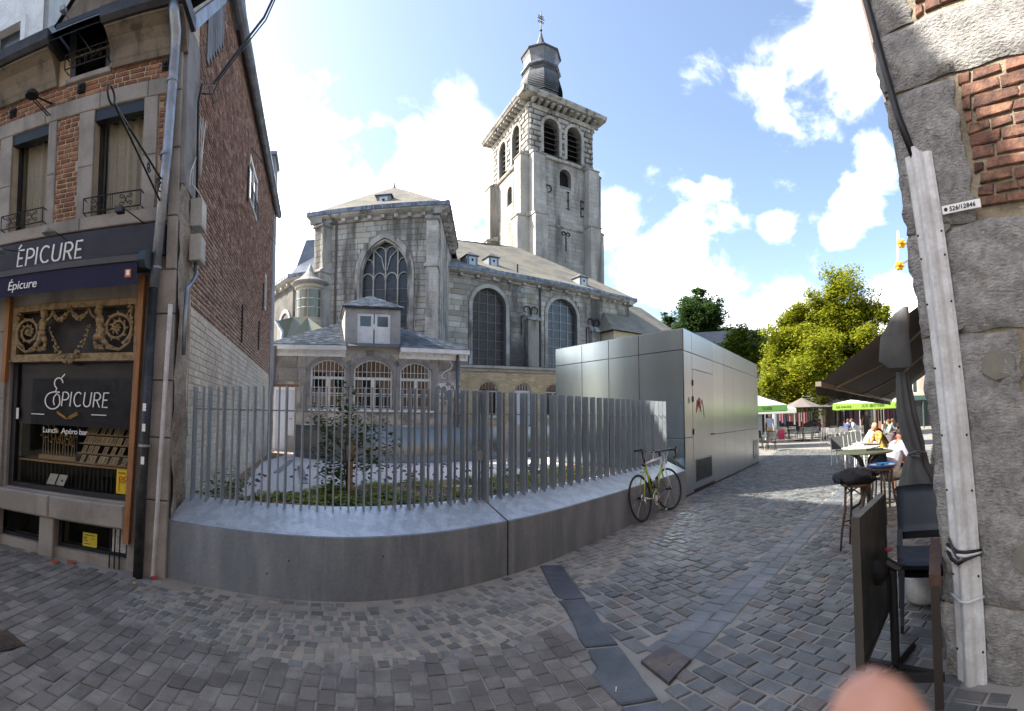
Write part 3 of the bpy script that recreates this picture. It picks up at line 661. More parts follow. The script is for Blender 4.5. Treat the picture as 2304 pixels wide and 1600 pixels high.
# items shown in the window
cards=M('cutlery_card',(.50,.40,.26),.8,isl=.15,bump=0); ink=M('dark_wood_cutlery',(.10,.055,.03),.6)
rk=thing('card_rack','black rack of four shelves holding small cream cutlery cards in the shop window','display rack',T(-.85,-.4,1.0))
RB=MB(); RB.box(-1.16,-1.145,-.42,-.2,1.0,1.42,T); RB.box(-.52,-.505,-.42,-.2,1.0,1.42,T); RB.parts('rack_side',m_dark,rk)
for r in range(4):
    z=1.015+r*.105; n=-.20-.035*r; MB().box(-1.145,-.52,n-.03,n+.03,z,z+.012,T).build('shelf',m_wood,rk)
    x=-1.12
    while x<-.57:
        wd=random.uniform(.045,.06); l=random.uniform(.0,.02); c_=MB(); c_.add([(x+l,n-.005,z+.013),(x+wd+l,n-.005,z+.013),(x+wd+.025+l,n-.03,z+.09),(x+.025+l,n-.03,z+.09)],[(0,1,2,3)],T); c_=c_.build('card',cards,rk)
        i_=MB()
        for q in (.3,.62): i_.add([(x+l+wd*q,n-.003,z+.025),(x+l+wd*q+.008,n-.003,z+.025),(x+l+wd*q+.027,n-.026,z+.08),(x+l+wd*q+.019,n-.026,z+.08)],[(0,1,2,3)],T)
        i_.build('motif',ink,c_); x+=wd+random.choice((.004,.03,.05))
pl=thing('dried_flower_tray','long wooden tray of dried flower stems standing on the shop counter','flower tray',T(-1.45,-.4,1.0))
MB().box(-1.72,-1.22,-.42,-.30,1.006,1.06,T).build('tray',m_wood,pl)
stm=M('dried_stem',(.33,.27,.15),.8); fl=[M('dried_bloom_%d'%i,c,.9,bump=0) for i,c in enumerate(((.32,.12,.03),(.36,.22,.05),(.38,.35,.28),(.20,.07,.05)))]
for i in range(13):
    x=-1.70+i*.039; h=random.uniform(.22,.36); MB().tube([(x,-.36,1.05),(x+random.uniform(-.01,.01),-.36,1.05+h*.5),(x+random.uniform(-.03,.03),-.36+random.uniform(-.03,.03),1.05+h)],.006,5,T=T).build('stem',stm,pl)
    for q in range(3): MB().ell((x+random.uniform(-.03,.03),-.36+random.uniform(-.03,.03),1.05+h*random.uniform(.45,1.05)),(.016,.016,.013),7,T=T).build('bloom',random.choice(fl),pl,True)
pg=thing('peg_board','row of wooden knobs on an upright board at the right of the shop window','display board',T(-.47,-.3,1.0))
MB().box(-.485,-.46,-.35,-.22,.99,1.45,T).build('board',m_wood,pg)
for i in range(5): MB().box(-.50+(i%2)*.01,-.44,-.20,-.17,1.02+i*.085,1.05+i*.085,T).build('peg',m_wood,pg)
for i,(a,nm) in enumerate(((-1.50,'left'),(-1.375,'right'))):
    c_=MB(); c_.add([(a,-.145,.745),(a+.105,-.145,.745),(a+.125,-.20,.86),(a+.02,-.20,.86)],[(0,1,2,3)],T); o=c_.build('menu_card',M('menu_card',(.6,.6,.56),.7,col2=(.45,.42,.38),scale=30,mixlo=.6,mixhi=.7,bump=0)); tag(o,'white %s printed menu card leaning at the bottom of the shop window'%('patterned left' if nm=='left' else 'plain right'),'menu card')
    if nm=='right': MB().quad((a+.06,-.1615,.785),(a+.082,-.1615,.785),(a+.084,-.168,.81),(a+.062,-.168,.81),T).build('print',mk,o)
yp=tag(MB().box(-.60,-.458,-.09,-.086,.745,1.0,T).build('yellow_poster',M('yellow_poster',(.66,.49,.01),.6,bump=0)),'yellow poster with red letters po inside the lower right corner of the shop window','poster')
red=M('red_print',(.5,.03,.02),.6,bump=0,fine=0)
text_obj('po',.10,fr3(FH),T(-.575,-.083,.885),red,yp); text_obj('Gault&',.028,fr3(FH),T(-.585,-.083,.955),red,yp); text_obj('2023',.03,fr3(FH),T(-.555,-.083,.86),M('ochre_print',(.45,.22,.02),.6,bump=0),yp)
mb=MB(); mb.box(-.572,-.566,-.0855,-.083,.77,.93,T); mb.build('print',red,yp)
tag(MB().box(-1.975,-1.875,-.065,-.062,1.47,1.60,T).build('paper_sheet',m_letter),'blank white paper square stuck on the shop window at its left edge','paper')
# lettering (monoline strokes)
def ribbon(mb,T,pts,w_,n0,n1):
    L_=[];R_=[]
    for i,p in enumerate(pts):
        a=pts[max(0,i-1)]; b=pts[min(len(pts)-1,i+1)]; dx,dz=b[0]-a[0],b[1]-a[1]; l=math.hypot(dx,dz) or 1; ex,ez=-dz/l*w_/2,dx/l*w_/2
        q=p
        if i==0: q=(p[0]-dx/l*w_*.3,p[1]-dz/l*w_*.3)
        if i==len(pts)-1: q=(p[0]+dx/l*w_*.3,p[1]+dz/l*w_*.3)
        L_.append((q[0]+ex,q[1]+ez)); R_.append((q[0]-ex,q[1]-ez))
    for i in range(len(pts)-1):
        a,b,c,d_=L_[i],L_[i+1],R_[i+1],R_[i]
        vs=[(p[0],nn,p[1]) for nn in (n0,n1) for p in (a,b,c,d_)]
        mb.add(vs,[(3,2,1,0),(4,5,6,7),(0,1,5,4),(1,2,6,5),(2,3,7,6),(3,0,4,7)],T)
pi=math.pi
GL={'E':(.42,[[(.40,1),(.05,1),(0,0),(.40,0)][:0] or [(.42,1),(.06,1),(.03,.5),(0,0),(.38,0)],[(.03,.5),(.33,.5)]]),
 'P':(.5,[[(0,0),(.06,1),(.26,1)]+arc((.26,.72),.28,pi/2,-pi/2,10)+[(.04,.44)]]),
 'I':(.12,[[(0,0),(.06,1)]]),
 'C':(.60,[[(.33+.33*math.cos(a),.5+.5*math.sin(a)) for a in [R(52)+R(256)*i/18 for i in range(19)]]]),
 'U':(.58,[[(.06,1),(0,.32)]+[(.26-.26*math.cos(R(180)*i/10),.28-.28*math.sin(R(180)*i/10)) for i in range(1,11)]+[(.58,1)]]),
 'R':(.52,[[(0,0),(.06,1),(.26,1)]+arc((.26,.74),.26,pi/2,-pi/2,10)+[(.05,.48)],[(.24,.48),(.48,0)]]),
 '´':(.2,[[(.12,1.14),(.28,1.32)]])}
def letter_row(txt,s0,z0,h,n,parent,w_,sp=.2,slant=.08,mat=m_letter,name='lettering',wid=1.):
    x=s0
    for ch in txt:
        wd,st=GL[ch]; mb=MB()
        for line in st: ribbon(mb,T,[(x+(p[0]*wid+p[1]*slant)*h,z0+p[1]*h) for p in line],w_,n,n+.004)
        mb.build(name,mat,parent)
        if ch!='´': x+=(wd*wid+sp)*h
sign=MB().box(-4.0,-.105,.0,.09,3.205,3.52,T).build('sign_board',m_navy,house)
letter_row('´',-1.90,3.245,.185,.0905,sign,.02); letter_row('EPICURE',-1.88,3.245,.185,.0905,sign,.021,.21,.05,wid=1.05)
MB().box(-4.0,-.10,.09,.10,3.19,3.205,T).build('sign_edge',m_dark,sign)
letter_row('PICURE',-1.31,1.645,.155,-.094,sf,.013,.19,.04,wid=1.0)
E_=MB(); cx,cz=-1.42,1.70
pts=[(cx+.115,1.905)]+[(cx+.06+.055*math.cos(a),1.90+.06*math.sin(a)) for a in [R(20)+R(230)*i/14 for i in range(15)]]+[(cx+.02,1.80),(cx+.075,1.795)]
pts2=[(cx+.07,1.80),(cx+.0,1.80)]+[(cx-.01+.10*math.cos(a),1.70+.095*math.sin(a)) for a in [R(100)+R(250)*i/18 for i in range(19)]]+[(cx+.075,1.76),(cx+.04,1.78),(cx+.005,1.74),(cx+.0,1.69),(cx+.015,1.655)]
for q in (pts,pts2,[(cx+.10,1.965),(cx+.135,2.0)]): ribbon(E_,T,q,.013,-.094,-.090)
E_.build('script_initial',m_letter,sf)
mb=MB(); mb.box(-1.715,-1.535,-.094,-.09,1.535,1.545,T); mb.box(-.93,-.75,-.094,-.09,1.555,1.565,T); mb.parts('lettering_rule',m_letter,sf)
mb=MB()
for sx in (-1,1):
    mb.tube([(-1.23+sx*.015,-.09,1.50),(-1.23-sx*.11,-.09,1.555)],.003,4,T=T)
    for i in range(7):
        for q in (-1,1): mb.ell((-1.23-sx*(.03+i*.016)-q*.004,-.09,1.515+i*.0085+q*.011),(.012,.003,.006),6,rot=Matrix.Rotation(-sx*R(25)*q,3,'Y'),T=T)
mb.build('wheat_emblem',M('wheat_gold',(.42,.24,.05),.6,bump=0),sf,True)
text_obj('Lunch',.088,fr3(FH),T(-1.545,-.093,1.335),m_letter,sf,space=.9); text_obj('Apéro bar',.088,fr3(FH),T(-1.30,-.093,1.335),m_letter,sf,space=.9); text_obj('&',.07,fr3(FH),T(-1.372,-.093,1.34),M('wheat_gold2',(.42,.24,.05),.6,bump=0),sf)
# frieze frame and carving
fz=MB(); n=-.02
for a,b,z0,z1 in ((-1.96,-.36,2.155,2.22),(-1.96,-.36,2.72,2.79),(-1.96,-1.89,2.22,2.72),(-.42,-.36,2.22,2.72)): fz.box(a,b,n-.08,n+.045,z0,z1,T)
fz.box(-1.98,-.34,n-.08,n+.065,2.135,2.155,T)
fz=fz.build('carved_frieze',m_gold,house); MB().box(-1.9,-.4,-.14,-.12,2.16,2.80,T).build('panel',M('frieze_back',(.012,.012,.018),.5,bump=0),fz)
def carve(build): mb=MB(); build(mb); return mb
C2=lambda x,y,z:T(x,y,z)
def putto(cx,f):
    # standing child figure ending in a leafy tail; f=+1 faces right
    mb=MB(); n=.03; E=lambda x,z,rx,rz,ry=.035,a=0: mb.ell((cx+f*x,n,z),(rx,ry,rz),10,rot=Matrix.Rotation(f*R(a),3,'Y') if a else None,T=C2)
    E(.0,2.665,.045,.05,.045); E(-.01,2.70,.046,.028,.04); E(.02,2.655,.02,.022,.055)         # head, hair, cheek
    E(-.015,2.575,.05,.06); E(-.02,2.52,.045,.05); E(-.03,2.455,.055,.05,.045)             # chest, waist, belly
    for p,q,r in (((.03,2.59),(.085,2.635),.018),((.085,2.635),(.115,2.70),.014),((-.05,2.59),(-.055,2.53),.018),((-.055,2.53),(.02,2.505),.014),((-.02,2.43),(-.06,2.36),.045),((-.06,2.36),(-.12,2.30),.03),((-.12,2.30),(-.19,2.27),.02),((.0,2.42),(.03,2.35),.035),((.03,2.35),(.02,2.28),.02)):
        mb.tube([(cx+f*p[0],n,p[1]),(cx+f*(p[0]+q[0])/2,n+.008,(p[1]+q[1])/2),(cx+f*q[0],n,q[1])],[r,r*.95,r*.8],8,T=C2)
    for i in range(9): E(-.02+.02*(i%5)-.04,2.27+.012*(i%3),.028,.012,.02,a=-40+20*i)
    mb.build('carved_figure',m_gold,fz,True)
    mb=MB(); c=(cx-f*.22,2.48)
    sp=spiral(c,.175,.02,R(250) if f>0 else R(-70),f*-2.1,60)
    mb.tube([(p[0],.02,p[1]) for p in sp],[.02-.008*i/60 for i in range(61)],7,T=C2)
    for i in range(0,56,3):
        p=sp[i]; an=math.atan2(p[1]-c[1],p[0]-c[0])+.9; mb.ell((p[0]+.022*math.cos(an),.025,p[1]+.022*math.sin(an)),(.03,.012,.011),7,rot=Matrix.Rotation(-an,3,'Y'),T=C2)
    for k in range(7): a=2*pi*k/7; mb.ell((c[0]+.03*math.cos(a),.03,c[1]+.03*math.sin(a)),(.02,.014,.012),6,rot=Matrix.Rotation(-a,3,'Y'),T=C2)
    mb.ell((c[0],.04,c[1]),(.018,.018,.018),8,T=C2)
    mb.tube([(cx-f*.10,.02,2.28),(cx-f*.25,.02,2.25),(cx-f*.36,.02,2.32),(cx-f*.385,.02,2.45),(cx-f*.37,.02,2.60),(cx-f*.38,.02,2.70)],[.022,.018,.014,.013,.014,.02],7,T=C2)
    for k in range(5): mb.ell((cx-f*(.35+.01*k),.03,2.70-.045*k),(.035,.012,.014),6,rot=Matrix.Rotation(f*R(40+10*k),3,'Y'),T=C2)
    mb.build('carved_scroll',m_gold,fz,True)
putto(-1.51,1); putto(-.83,-1)
def garland(p0,p1,sag,r,nm='carved_garland'):
    mb=MB(); k=26
    for i in range(k+1):
        t=i/k; x=p0[0]+(p1[0]-p0[0])*t; z=p0[1]+(p1[1]-p0[1])*t-sag*4*t*(1-t); rr=r*(.5+.5*math.sin(pi*t))
        for q in range(3): a=random.uniform(0,6.28); mb.ell((x+rr*.6*math.cos(a),.04+random.uniform(-.01,.02),z+rr*.6*math.sin(a)),(rr*.55,rr*.5,rr*.5),6,T=C2)
    mb.build(nm,m_gold,fz,True,kind='stuff')
garland((-1.42,2.50),(-.93,2.51),.36,.042); garland((-1.395,2.70),(-1.17,2.735),.12,.03); garland((-1.17,2.735),(-.945,2.70),.12,.03)
# battens, pipes
MB().add([(-.435,.0,.28),(-.375,.0,.28),(-.30,.0,3.0),(-.36,.0,3.0),(-.435,.085,.28),(-.375,.085,.28),(-.30,.085,3.0),(-.36,.085,3.0)],[(3,2,1,0),(4,5,6,7),(0,1,5,4),(1,2,6,5),(2,3,7,6),(3,0,4,7)],T).build('timber_batten',m_batten,house)
MB().add([(-2.06,.0,1.9),(-2.0,.0,1.9),(-1.97,.0,2.9),(-2.03,.0,2.9),(-2.06,.08,1.9),(-2.0,.08,1.9),(-1.97,.08,2.9),(-2.03,.08,2.9)],[(3,2,1,0),(4,5,6,7),(0,1,5,4),(1,2,6,5),(2,3,7,6),(3,0,4,7)],T).build('timber_batten',m_batten,house)
pp=[(-.185,.12,2.85),(-.10,.11,4.2),(-.05,.11,5.30),(-.03,.17,5.42),(-.025,.26,5.53),(-.025,.27,5.66)]
dp=MB().tube(pp,[.052,.052,.052,.055,.052,.06],12,T=T).build('zinc_downpipe',m_zinc,house,True)
for z in (3.05,4.2,4.95): t=(z-2.85)/(5.3-2.85); MB().lathe([(.06,-.012),(.062,0),(.06,.012)],12,(-.185+t*.135,.112,z),T).build('collar',m_zinc,dp)
bp_=MB().tube([(-.245,.12,-.02),(-.235,.12,.95),(-.232,.12,1.0),(-.19,.12,2.88)],[.052,.052,.05,.048],12,T=T).build('cast_iron_downpipe',m_castiron,house,True)
MB().lathe([(.066,-.012),(.066,.012)],12,(-.225,.12,1.28),T).build('clamp',m_zinc,bp_)
for z in (1.62,1.42,1.10): MB().box(-.235,-.20,.178,.181,z,z+.075,T).build('sticker',m_letter,bp_)
MB().add([(-.135,.05,.0),(-.09,.05,.0),(.0,.05,2.69),(-.05,.05,2.69),(-.125,.085,.0),(-.10,.085,.0),(-.01,.085,2.69),(-.04,.085,2.69)],[(3,2,1,0),(4,5,6,7),(0,1,5,4),(1,2,6,5),(2,3,7,6),(3,0,4,7)],T).build('conduit_cover',m_whitepvc,house)
mb=MB(); 
for i in range(9):
    x=random.uniform(-.235,-.2); mb.tube([(x,.181,1.5+i*.035),(x+.03,.182,1.53+i*.035),(x+.01,.182,1.55+i*.035)],.0025,4,T=T)
mb.build('scrawl',M('blue_pen',(.06,.06,.22),.7,bump=0),bp_)
# awning folded under the sign
aw=thing('shop_awning','navy folded shop awning with white script lettering under the fascia','awning',T(-.3,.1,3.0))
MB().prism([(.0,3.05),(.30,3.03),(.36,3.06),(.36,3.12),(.30,3.165),(.0,3.19)],-4.0,-.27,'x',T=lambda x,y,z:T(x,y,z)).build('awning_case',M('awning_case',(.06,.062,.07),.4,.5,bump=.05),aw)
MB().prism([(.0,3.03),(.33,3.0),(.38,3.06),(.36,3.15),(.28,3.19),(.0,3.21)],-.265,-.20,'x',T=lambda x,y,z:T(x,y,z)).build('end_cap',M('awning_cap',(.03,.045,.06),.45,.2),aw)
mb=MB(); k=30
vs=[]
for i in range(k+1):
    s=-4.0+3.72*i/k; wv=.012*math.sin(i*1.3)+.006*math.sin(i*2.9); vs+=[(s,.345,3.05),(s,.35+wv*.5,2.94),(s,.352+wv,2.83)]
mb.add(vs,[(3*i+q,3*i+3+q,3*i+4+q,3*i+1+q) for i in range(k) for q in (0,1)],T); va=mb.build('valance',m_cloth,aw,True)
text_obj('Épicure',.135,fr3(FH),T(-1.80,.368,2.895),m_letter,va,shear=.18,space=.95)
MB().box(-.40,-.335,.362,.366,2.90,2.98,T).build('sticker',M('orange_sticker',(.55,.13,.02),.6,bump=0),va); MB().box(-.385,-.35,.367,.369,2.92,2.97,T).build('sticker_print',m_letter,va)
# lamps, floodlight, camera on rods, bracket
m_lamp=M('lamp_metal',(.05,.052,.055),.4,.6); m_lampg=M('lamp_grey',(.30,.31,.29),.4,.5)
for i,(a,e,lab,mt) in enumerate((((-.33,3.60),(-.50,3.60,.32),'black spotlight on a rod lighting the right half of the fascia',m_lamp),((-1.20,3.50),(-1.30,3.48,.35),'grey dish lamp on a rod lighting the fascia lettering',m_lampg),((-1.75,3.47),(-2.0,3.40,.30),'spotlight rod at the left edge above the fascia',m_lampg))):
    t=thing('fascia_lamp',lab,'lamp',T(a[0],0,a[1])); MB().tube([(a[0],.03,a[1]-.06),(e[0]+.05,e[2]-.02,e[1]+.005)],.007,5,T=T).build('rod',m_lamp,t)
    mb=MB(); 
    if i==0: mb.box(e[0]-.035,e[0]+.04,e[2]-.04,e[2]+.04,e[1]-.035,e[1]+.02,T)
    else: mb.lathe([(.012,.04),(.03,.02),(.075,-.015),(.07,-.025)],14,(e[0],e[2],e[1]),T)
    mb.build('lamp_head',mt,t)
t=thing('floodlight','black floodlight on a twin arm bracket below the left gutter','floodlight',T(-1.63,0,5.05))
MB().tube([(-1.55,.0,5.13),(-1.60,.30,5.07)],.012,5,T=T).build('arm',m_black,t); MB().tube([(-1.58,.0,4.98),(-1.61,.30,5.02)],.007,5,T=T).build('arm',m_black,t); MB().tube([(-1.55,.0,4.98),(-1.58,.30,5.02)],.007,5,T=T).build('arm',m_black,t)
R3=Matrix.Rotation(R(35),3,'Y'); mb=MB(); mb.lathe([(.075,-.02),(.08,.0),(.06,.03),(.02,.045)],14,(-1.61,.33,5.07),T); mb.build('lamp_head',m_black,t)
t=thing('facade_spotlight','small square lamp head on a thin slanting rod in front of the dormer','spotlight',T(-.95,.2,5.5))
MB().tube([(-.98,.12,5.46),(-1.28,.28,5.92)],.006,5,T=T).build('rod',m_lamp,t); MB().box(-1.31,-1.25,.24,.31,5.91,5.96,T).build('lamp_head',m_lampg,t)
t=thing('wrought_iron_bracket','black wrought iron sign bracket with scrolls projecting beside the upper window','bracket',T(-.12,0,3.75))
bs=-.14; mb=MB()
mb.tube([(bs,.02,3.93),(bs,1.30,3.99)],.011,6,T=T); mb.tube([(bs,.02,3.72),(bs,.15,3.71),(bs,.35,3.76),(bs,1.25,3.98)],.010,6,T=T); mb.tube([(bs,.02,3.66),(bs,.02,3.99)],.010,6,T=T); mb.build('arm',m_black,t)
for c,r,tn,a0 in (((.20,3.84),.075,1.6,R(0)),((.50,3.885),.05,1.4,R(180)),((1.02,3.945),.03,1.3,R(0))):
    MB().tube([(bs,c[0]+q[0]-c[0]+0,q[1]) for q in spiral(c,r,.012,a0,tn,26)],.007,5,T=T).build('scroll',m_black,t)
MB().tube([(bs,1.30+.0+.065*math.cos(a)+.06,4.02+.065*math.sin(a)) for a in [2*pi*i/18 for i in range(18)]],.009,6,closed=True,T=T).build('ring',m_black,t)
# ---------------------------------------------------------------- side wall
TS=FS.w
ztop=lambda s: min(7.84,5.72+1.04*s)
hS=[Hole(4.72,5.95,5.95,6.85),Hole(7.8,8.25,4.45,5.35)]
mb=MB(); wall(mb,TS,0,9.4,-.05,ztop,hS,-.004,.14); mb.build('side_wall',m_mortS,house)
bs_=courses(.62,9.38,2.82,7.84,.068,.165,hS,.027,.15,zmax=lambda s:ztop(s)-.02)
masonry('side_brick',FS,bs_,m_brickS,house,.0,.012,.007,.004,0,'side_bricks')
wb=courses(.60,9.38,.0,2.80,.085,.22,(),.012,.12,minl=.03)
masonry('limewashed_brick',FS,wb,m_white_brick,house,.0,.007,.008,.005,0,'limewashed_bricks')
# rough rendered corner pier on the side (lumpy strip)
mb=MB(); ks,kz=8,70
rr=lambda s,z: .03+.012*math.sin(z*3.1+s*5)+.010*math.sin(z*7.7+s*9+1)+random.uniform(-.009,.009)
vs=[(s0_*(.56+.05*math.sin(z*2.3)+.035*math.sin(z*6.1)+random.uniform(-.03,.03)) if i==ks else s0_*.55,(0.004 if i==ks else rr(s0_,z)),z) for z in [5.72*k/kz for k in range(kz+1)] for i,s0_ in [(i,i/ks) for i in range(ks+1)]]
mb.add(vs,[(k*(ks+1)+i,k*(ks+1)+i+1,(k+1)*(ks+1)+i+1,(k+1)*(ks+1)+i) for k in range(kz) for i in range(ks)],TS); mb.build('rendered_pier',m_render,house,True)
mb=MB(); mb.box(.0,.50,.005,.052,3.95,5.66,TS); mb.build('cement_pier',M('cement_render',(.27,.265,.255),.9,col2=(.20,.195,.185),scale=3,streak=.4,stsc=(5,5,.5)),house)
w_=casement(4.72,5.95,5.95,6.85,-.03,fr=FS,mat=m_white,f=.06,mull=(5.33,)); mb=MB()
for i in range(9): mb.tube([(4.78+i*.14,.03,5.97),(4.78+i*.14,.03,6.25)],.008,4,T=TS)
mb.tube([(4.74,.03,6.25),(5.93,.03,6.25)],.01,4,T=TS); mb.build('railing',m_black,w_); MB().box(4.7,6,-.5,-.48,5.9,6.9,TS).build('room_wall',m_room,w_)
w_=casement(7.8,8.25,4.45,5.35,-.03,fr=FS,mat=m_white,f=.05); MB().box(7.7,8.3,-.5,-.48,4.4,5.4,TS).build('room_wall',m_room,w_)
for s,z in ((4.35,6.05),(7.3,4.6),(6.6,3.5),(4.1,3.3)): MB().tube([(s,.03,z-.35),(s,.03,z+.35)],.016,5,T=TS).build('wall_tie',m_black,house)
for s,z in ((5.2,7.0),(8.6,6.5)): MB().tube([(s-.4,.02,z),(s+.4,.2,z+.02)],.01,4,T=TS).build('gutter_stay',m_black,house)
# electrical boxes and cables (belong to the wall)
for z,h_ in ((3.62,.30),(3.25,.28)):
    o=MB().box(.30,.52,.05,.17,z,z+h_,TS).build('meter_box',M('box_plastic',(.42,.42,.38),.5,bump=.05),house)
    MB().box(.31,.51,.17,.176,z+.02,z+h_-.02,TS).build('lid',MATS['box_plastic'],o)
MB().tube([(.38,.10,3.26),(.36,.12,3.10),(.25,.10,2.98),(.12,.09,2.9),(.08,.09,2.6),(.07,.09,2.2)],.022,7,T=TS).build('grey_conduit',m_zinc,house,True)
cb=tag(MB().tube([(.35,.10,3.9),(.33,.09,5.0),(.42,.10,5.25),(.62,.10,5.38),(.78,.14,5.5),(.95,.7,6.4),(1.15,1.4,8.2),(1.3,1.8,9.6)],.014,6,T=TS).build('overhead_cable',m_black,None,True),'thick black cable rising from the corner pier into the sky','cable')
tag(MB().tube([(.42,.10,5.15),(.70,.16,5.32),(.80,.2,5.55),(.97,.72,6.38),(1.14,1.38,8.15)],.009,6,T=TS).build('overhead_cable',m_black,None,True),'thin black cable running just below the thick one from the corner pier','cable')
mb=MB(); 
for i in range(7): mb.tube([(.62+random.uniform(-.05,.05),.04+.01*i,5.0-random.uniform(0,.06)),(.70+random.uniform(-.05,.1),.05,4.8),(.62+random.uniform(0,.1),.05,4.45-random.uniform(0,.2)),(.55,.05,4.7),(.60,.05,5.0)],.006,4,T=TS)
mb.tube([(.55,.05,4.6),(.3,.09,4.35),(.06,.11,4.1),(-.02,.12,3.9)],.006,4,T=TS); mb.tube([(.0,.15,4.12),(.05,.13,3.95),(-.05,.2,3.85),(.05,.3,3.7)],.005,4,T=TS)
tag(mb.build('white_wire_bundle',M('white_wire',(.6,.6,.57),.5,bump=0),None,True),'tangled bundle of loose white wires hanging on the corner pier','wires')
# rear grey rendered end of the house and the neighbour roofs at the left
eb=thing('rendered_end_wall','tall grey rendered wall end rising beyond the brick gable','wall',TS(9.5,0,0))
MB().box(9.42,10.35,-6,.03,0,9.4,TS).build('render_face',M('grey_render',(.30,.295,.30),.9,col2=(.24,.235,.235),scale=2,bump=.3,streak=.2),eb)  # unseen depth behind the face extended for its shadow on the kiosk
for z in (4.2,5.6,7.0,8.3): MB().box(9.43,9.75,.03,.05,z,z+.3,TS).build('quoin',m_stone,eb)
MB().box(9.35,10.4,-6.1,.09,9.4,9.5,TS).build('coping',m_zinc,eb)
mb=MB()
for i in range(4): mb.tube([(9.5+.1*i,-.3,9.5),(9.5+.1*i,-.3,9.95)],.012,4,T=TS)
mb.tube([(9.5,-.3,9.95),(9.8,-.3,9.95)],.012,4,T=TS); mb.build('railing',m_black,eb)
nb=thing('white_neighbour_house','tall white building with a classical window behind the left gutter','house',T(-3.6,-1,0))
mb=MB(); wall(mb,T,-16,-2.62,5.6,11.6,[Hole(-3.5,-3.0,6.6,7.6)],-1.3,.1); mb.box(-16,-2.62,-9.5,-1.45,0,11.6,T); mb.build('upper_wall',m_white,nb);  # unseen height and leftward length sized to shade the right-hand wall
for z,p in ((6.35,.12),(11.3,.22),(11.45,.3)): MB().box(-16,-2.60+.01,-1.3,-1.3+p,z,z+.09,T).build('cornice',m_white,nb)
ring=MB(); ring_band(ring,T,Hole(-3.5,-3.0,6.6,7.6),.09,-1.3,-1.24); ring.build('window_surround',m_white,nb); MB().quad((-3.5,-1.38,6.6),(-3.0,-1.38,6.6),(-3.0,-1.38,7.6),(-3.5,-1.38,7.6),T).build('pane',g_win,nb)
mb=MB(); mb.box(-2.62,-2.10,-1.5,-.95,5.6,6.72,T); ch=mb.build('slate_chimney',m_slate,house)
mb=MB()
for z in [5.9+i*.055 for i in range(15)]:
    for f in range(2):
        if f==0: mb.quad((-2.63,-.94,z),(-2.09,-.94,z),(-2.09,-.955,z+.055),(-2.63,-.955,z+.055),T)
mb.build('slate_row',m_slate,ch); MB().box(-2.66,-2.06,-1.55,-.9,6.72,6.78,T).build('cap',m_zinc,ch)

# ================================================================= CHURCH
FN=Frame(-3.9,25.2,59.6); FC=Frame(-9.0,20.9,87.5)
m_apse=M('shaded_stained_stone',(.13,.12,.105),.9,col2=(.07,.065,.06),scale=1.3,bump=.4,bscale=18,bdist=.02)  # black stains plus the shadow over the apse, darkened into the base colour
m_ash=M('church_limestone',(.44,.42,.38),.9,col2=(.29,.275,.25),scale=.9,mixlo=.42,mixhi=.68,isl=.13,islcol=(.38,.345,.28),bump=.4,bscale=22,bdist=.015,streak=.78,stsc=(1.0,1.0,.13),stlo=.51,sthi=.65,streakcol=(.04,.037,.034),fine=.15)
m_ashN=M('nave_limestone',(.47,.45,.40),.9,col2=(.28,.26,.22),scale=.35,mixlo=.42,mixhi=.6,isl=.14,islcol=(.27,.235,.17),bump=.4,bscale=20,bdist=.015,streak=.82,stsc=(.42,.42,.12),stlo=.50,sthi=.64,streakcol=(.045,.042,.04),fine=.15)
m_ashT=M('tower_limestone',(.43,.41,.375),.9,col2=(.33,.31,.28),scale=.5,isl=.07,islcol=(.34,.32,.28),bump=.3,bscale=14,bdist=.015,streak=.75,stsc=(.7,.7,.09),stlo=.47,sthi=.66,streakcol=(.06,.055,.05),fine=.1)
m_joint=M('church_joint',(.22,.205,.18),.95,bump=.2,streak=.6,stsc=(1.1,1.1,.16))
m_trim=M('church_trim',(.40,.385,.35),.85,col2=(.23,.22,.2),scale=1.2,bump=.3,bscale=25,streak=.8,stsc=(2.2,2.2,.5),streakcol=(.035,.033,.03))
m_croof=M('church_slate',(.20,.18,.135),.75,col2=(.13,.125,.11),scale=.8,isl=.1,bump=.5,bscale=9,bdist=.03,fine=.2,stretch=(1,1,1))
m_broof=M('blue_slate',(.13,.155,.19),.5,col2=(.18,.205,.235),scale=1.5,isl=.2,bump=.3,bscale=12,bdist=.02)
m_lead=M('lead_sheet',(.20,.22,.25),.45,.5,col2=(.09,.10,.115),scale=3,bump=.1)
m_leadglass=M('protective_glazing',(.028,.033,.042),.3,col2=(.04,.047,.058),scale=2,isl=.2,bump=.15,bscale=5,spec=.6)
m_mesh=M('dark_mesh_glazing',(.032,.028,.028),.6,col2=(.05,.045,.042),scale=2.5,bump=.2,bscale=8)
m_dead=M('dark_opening',(.006,.006,.006),.9,bump=0,fine=0)
church=thing('church','grey limestone church with a square belfry tower, slate roofs and a gothic chapel window','church',(-3,26,0))
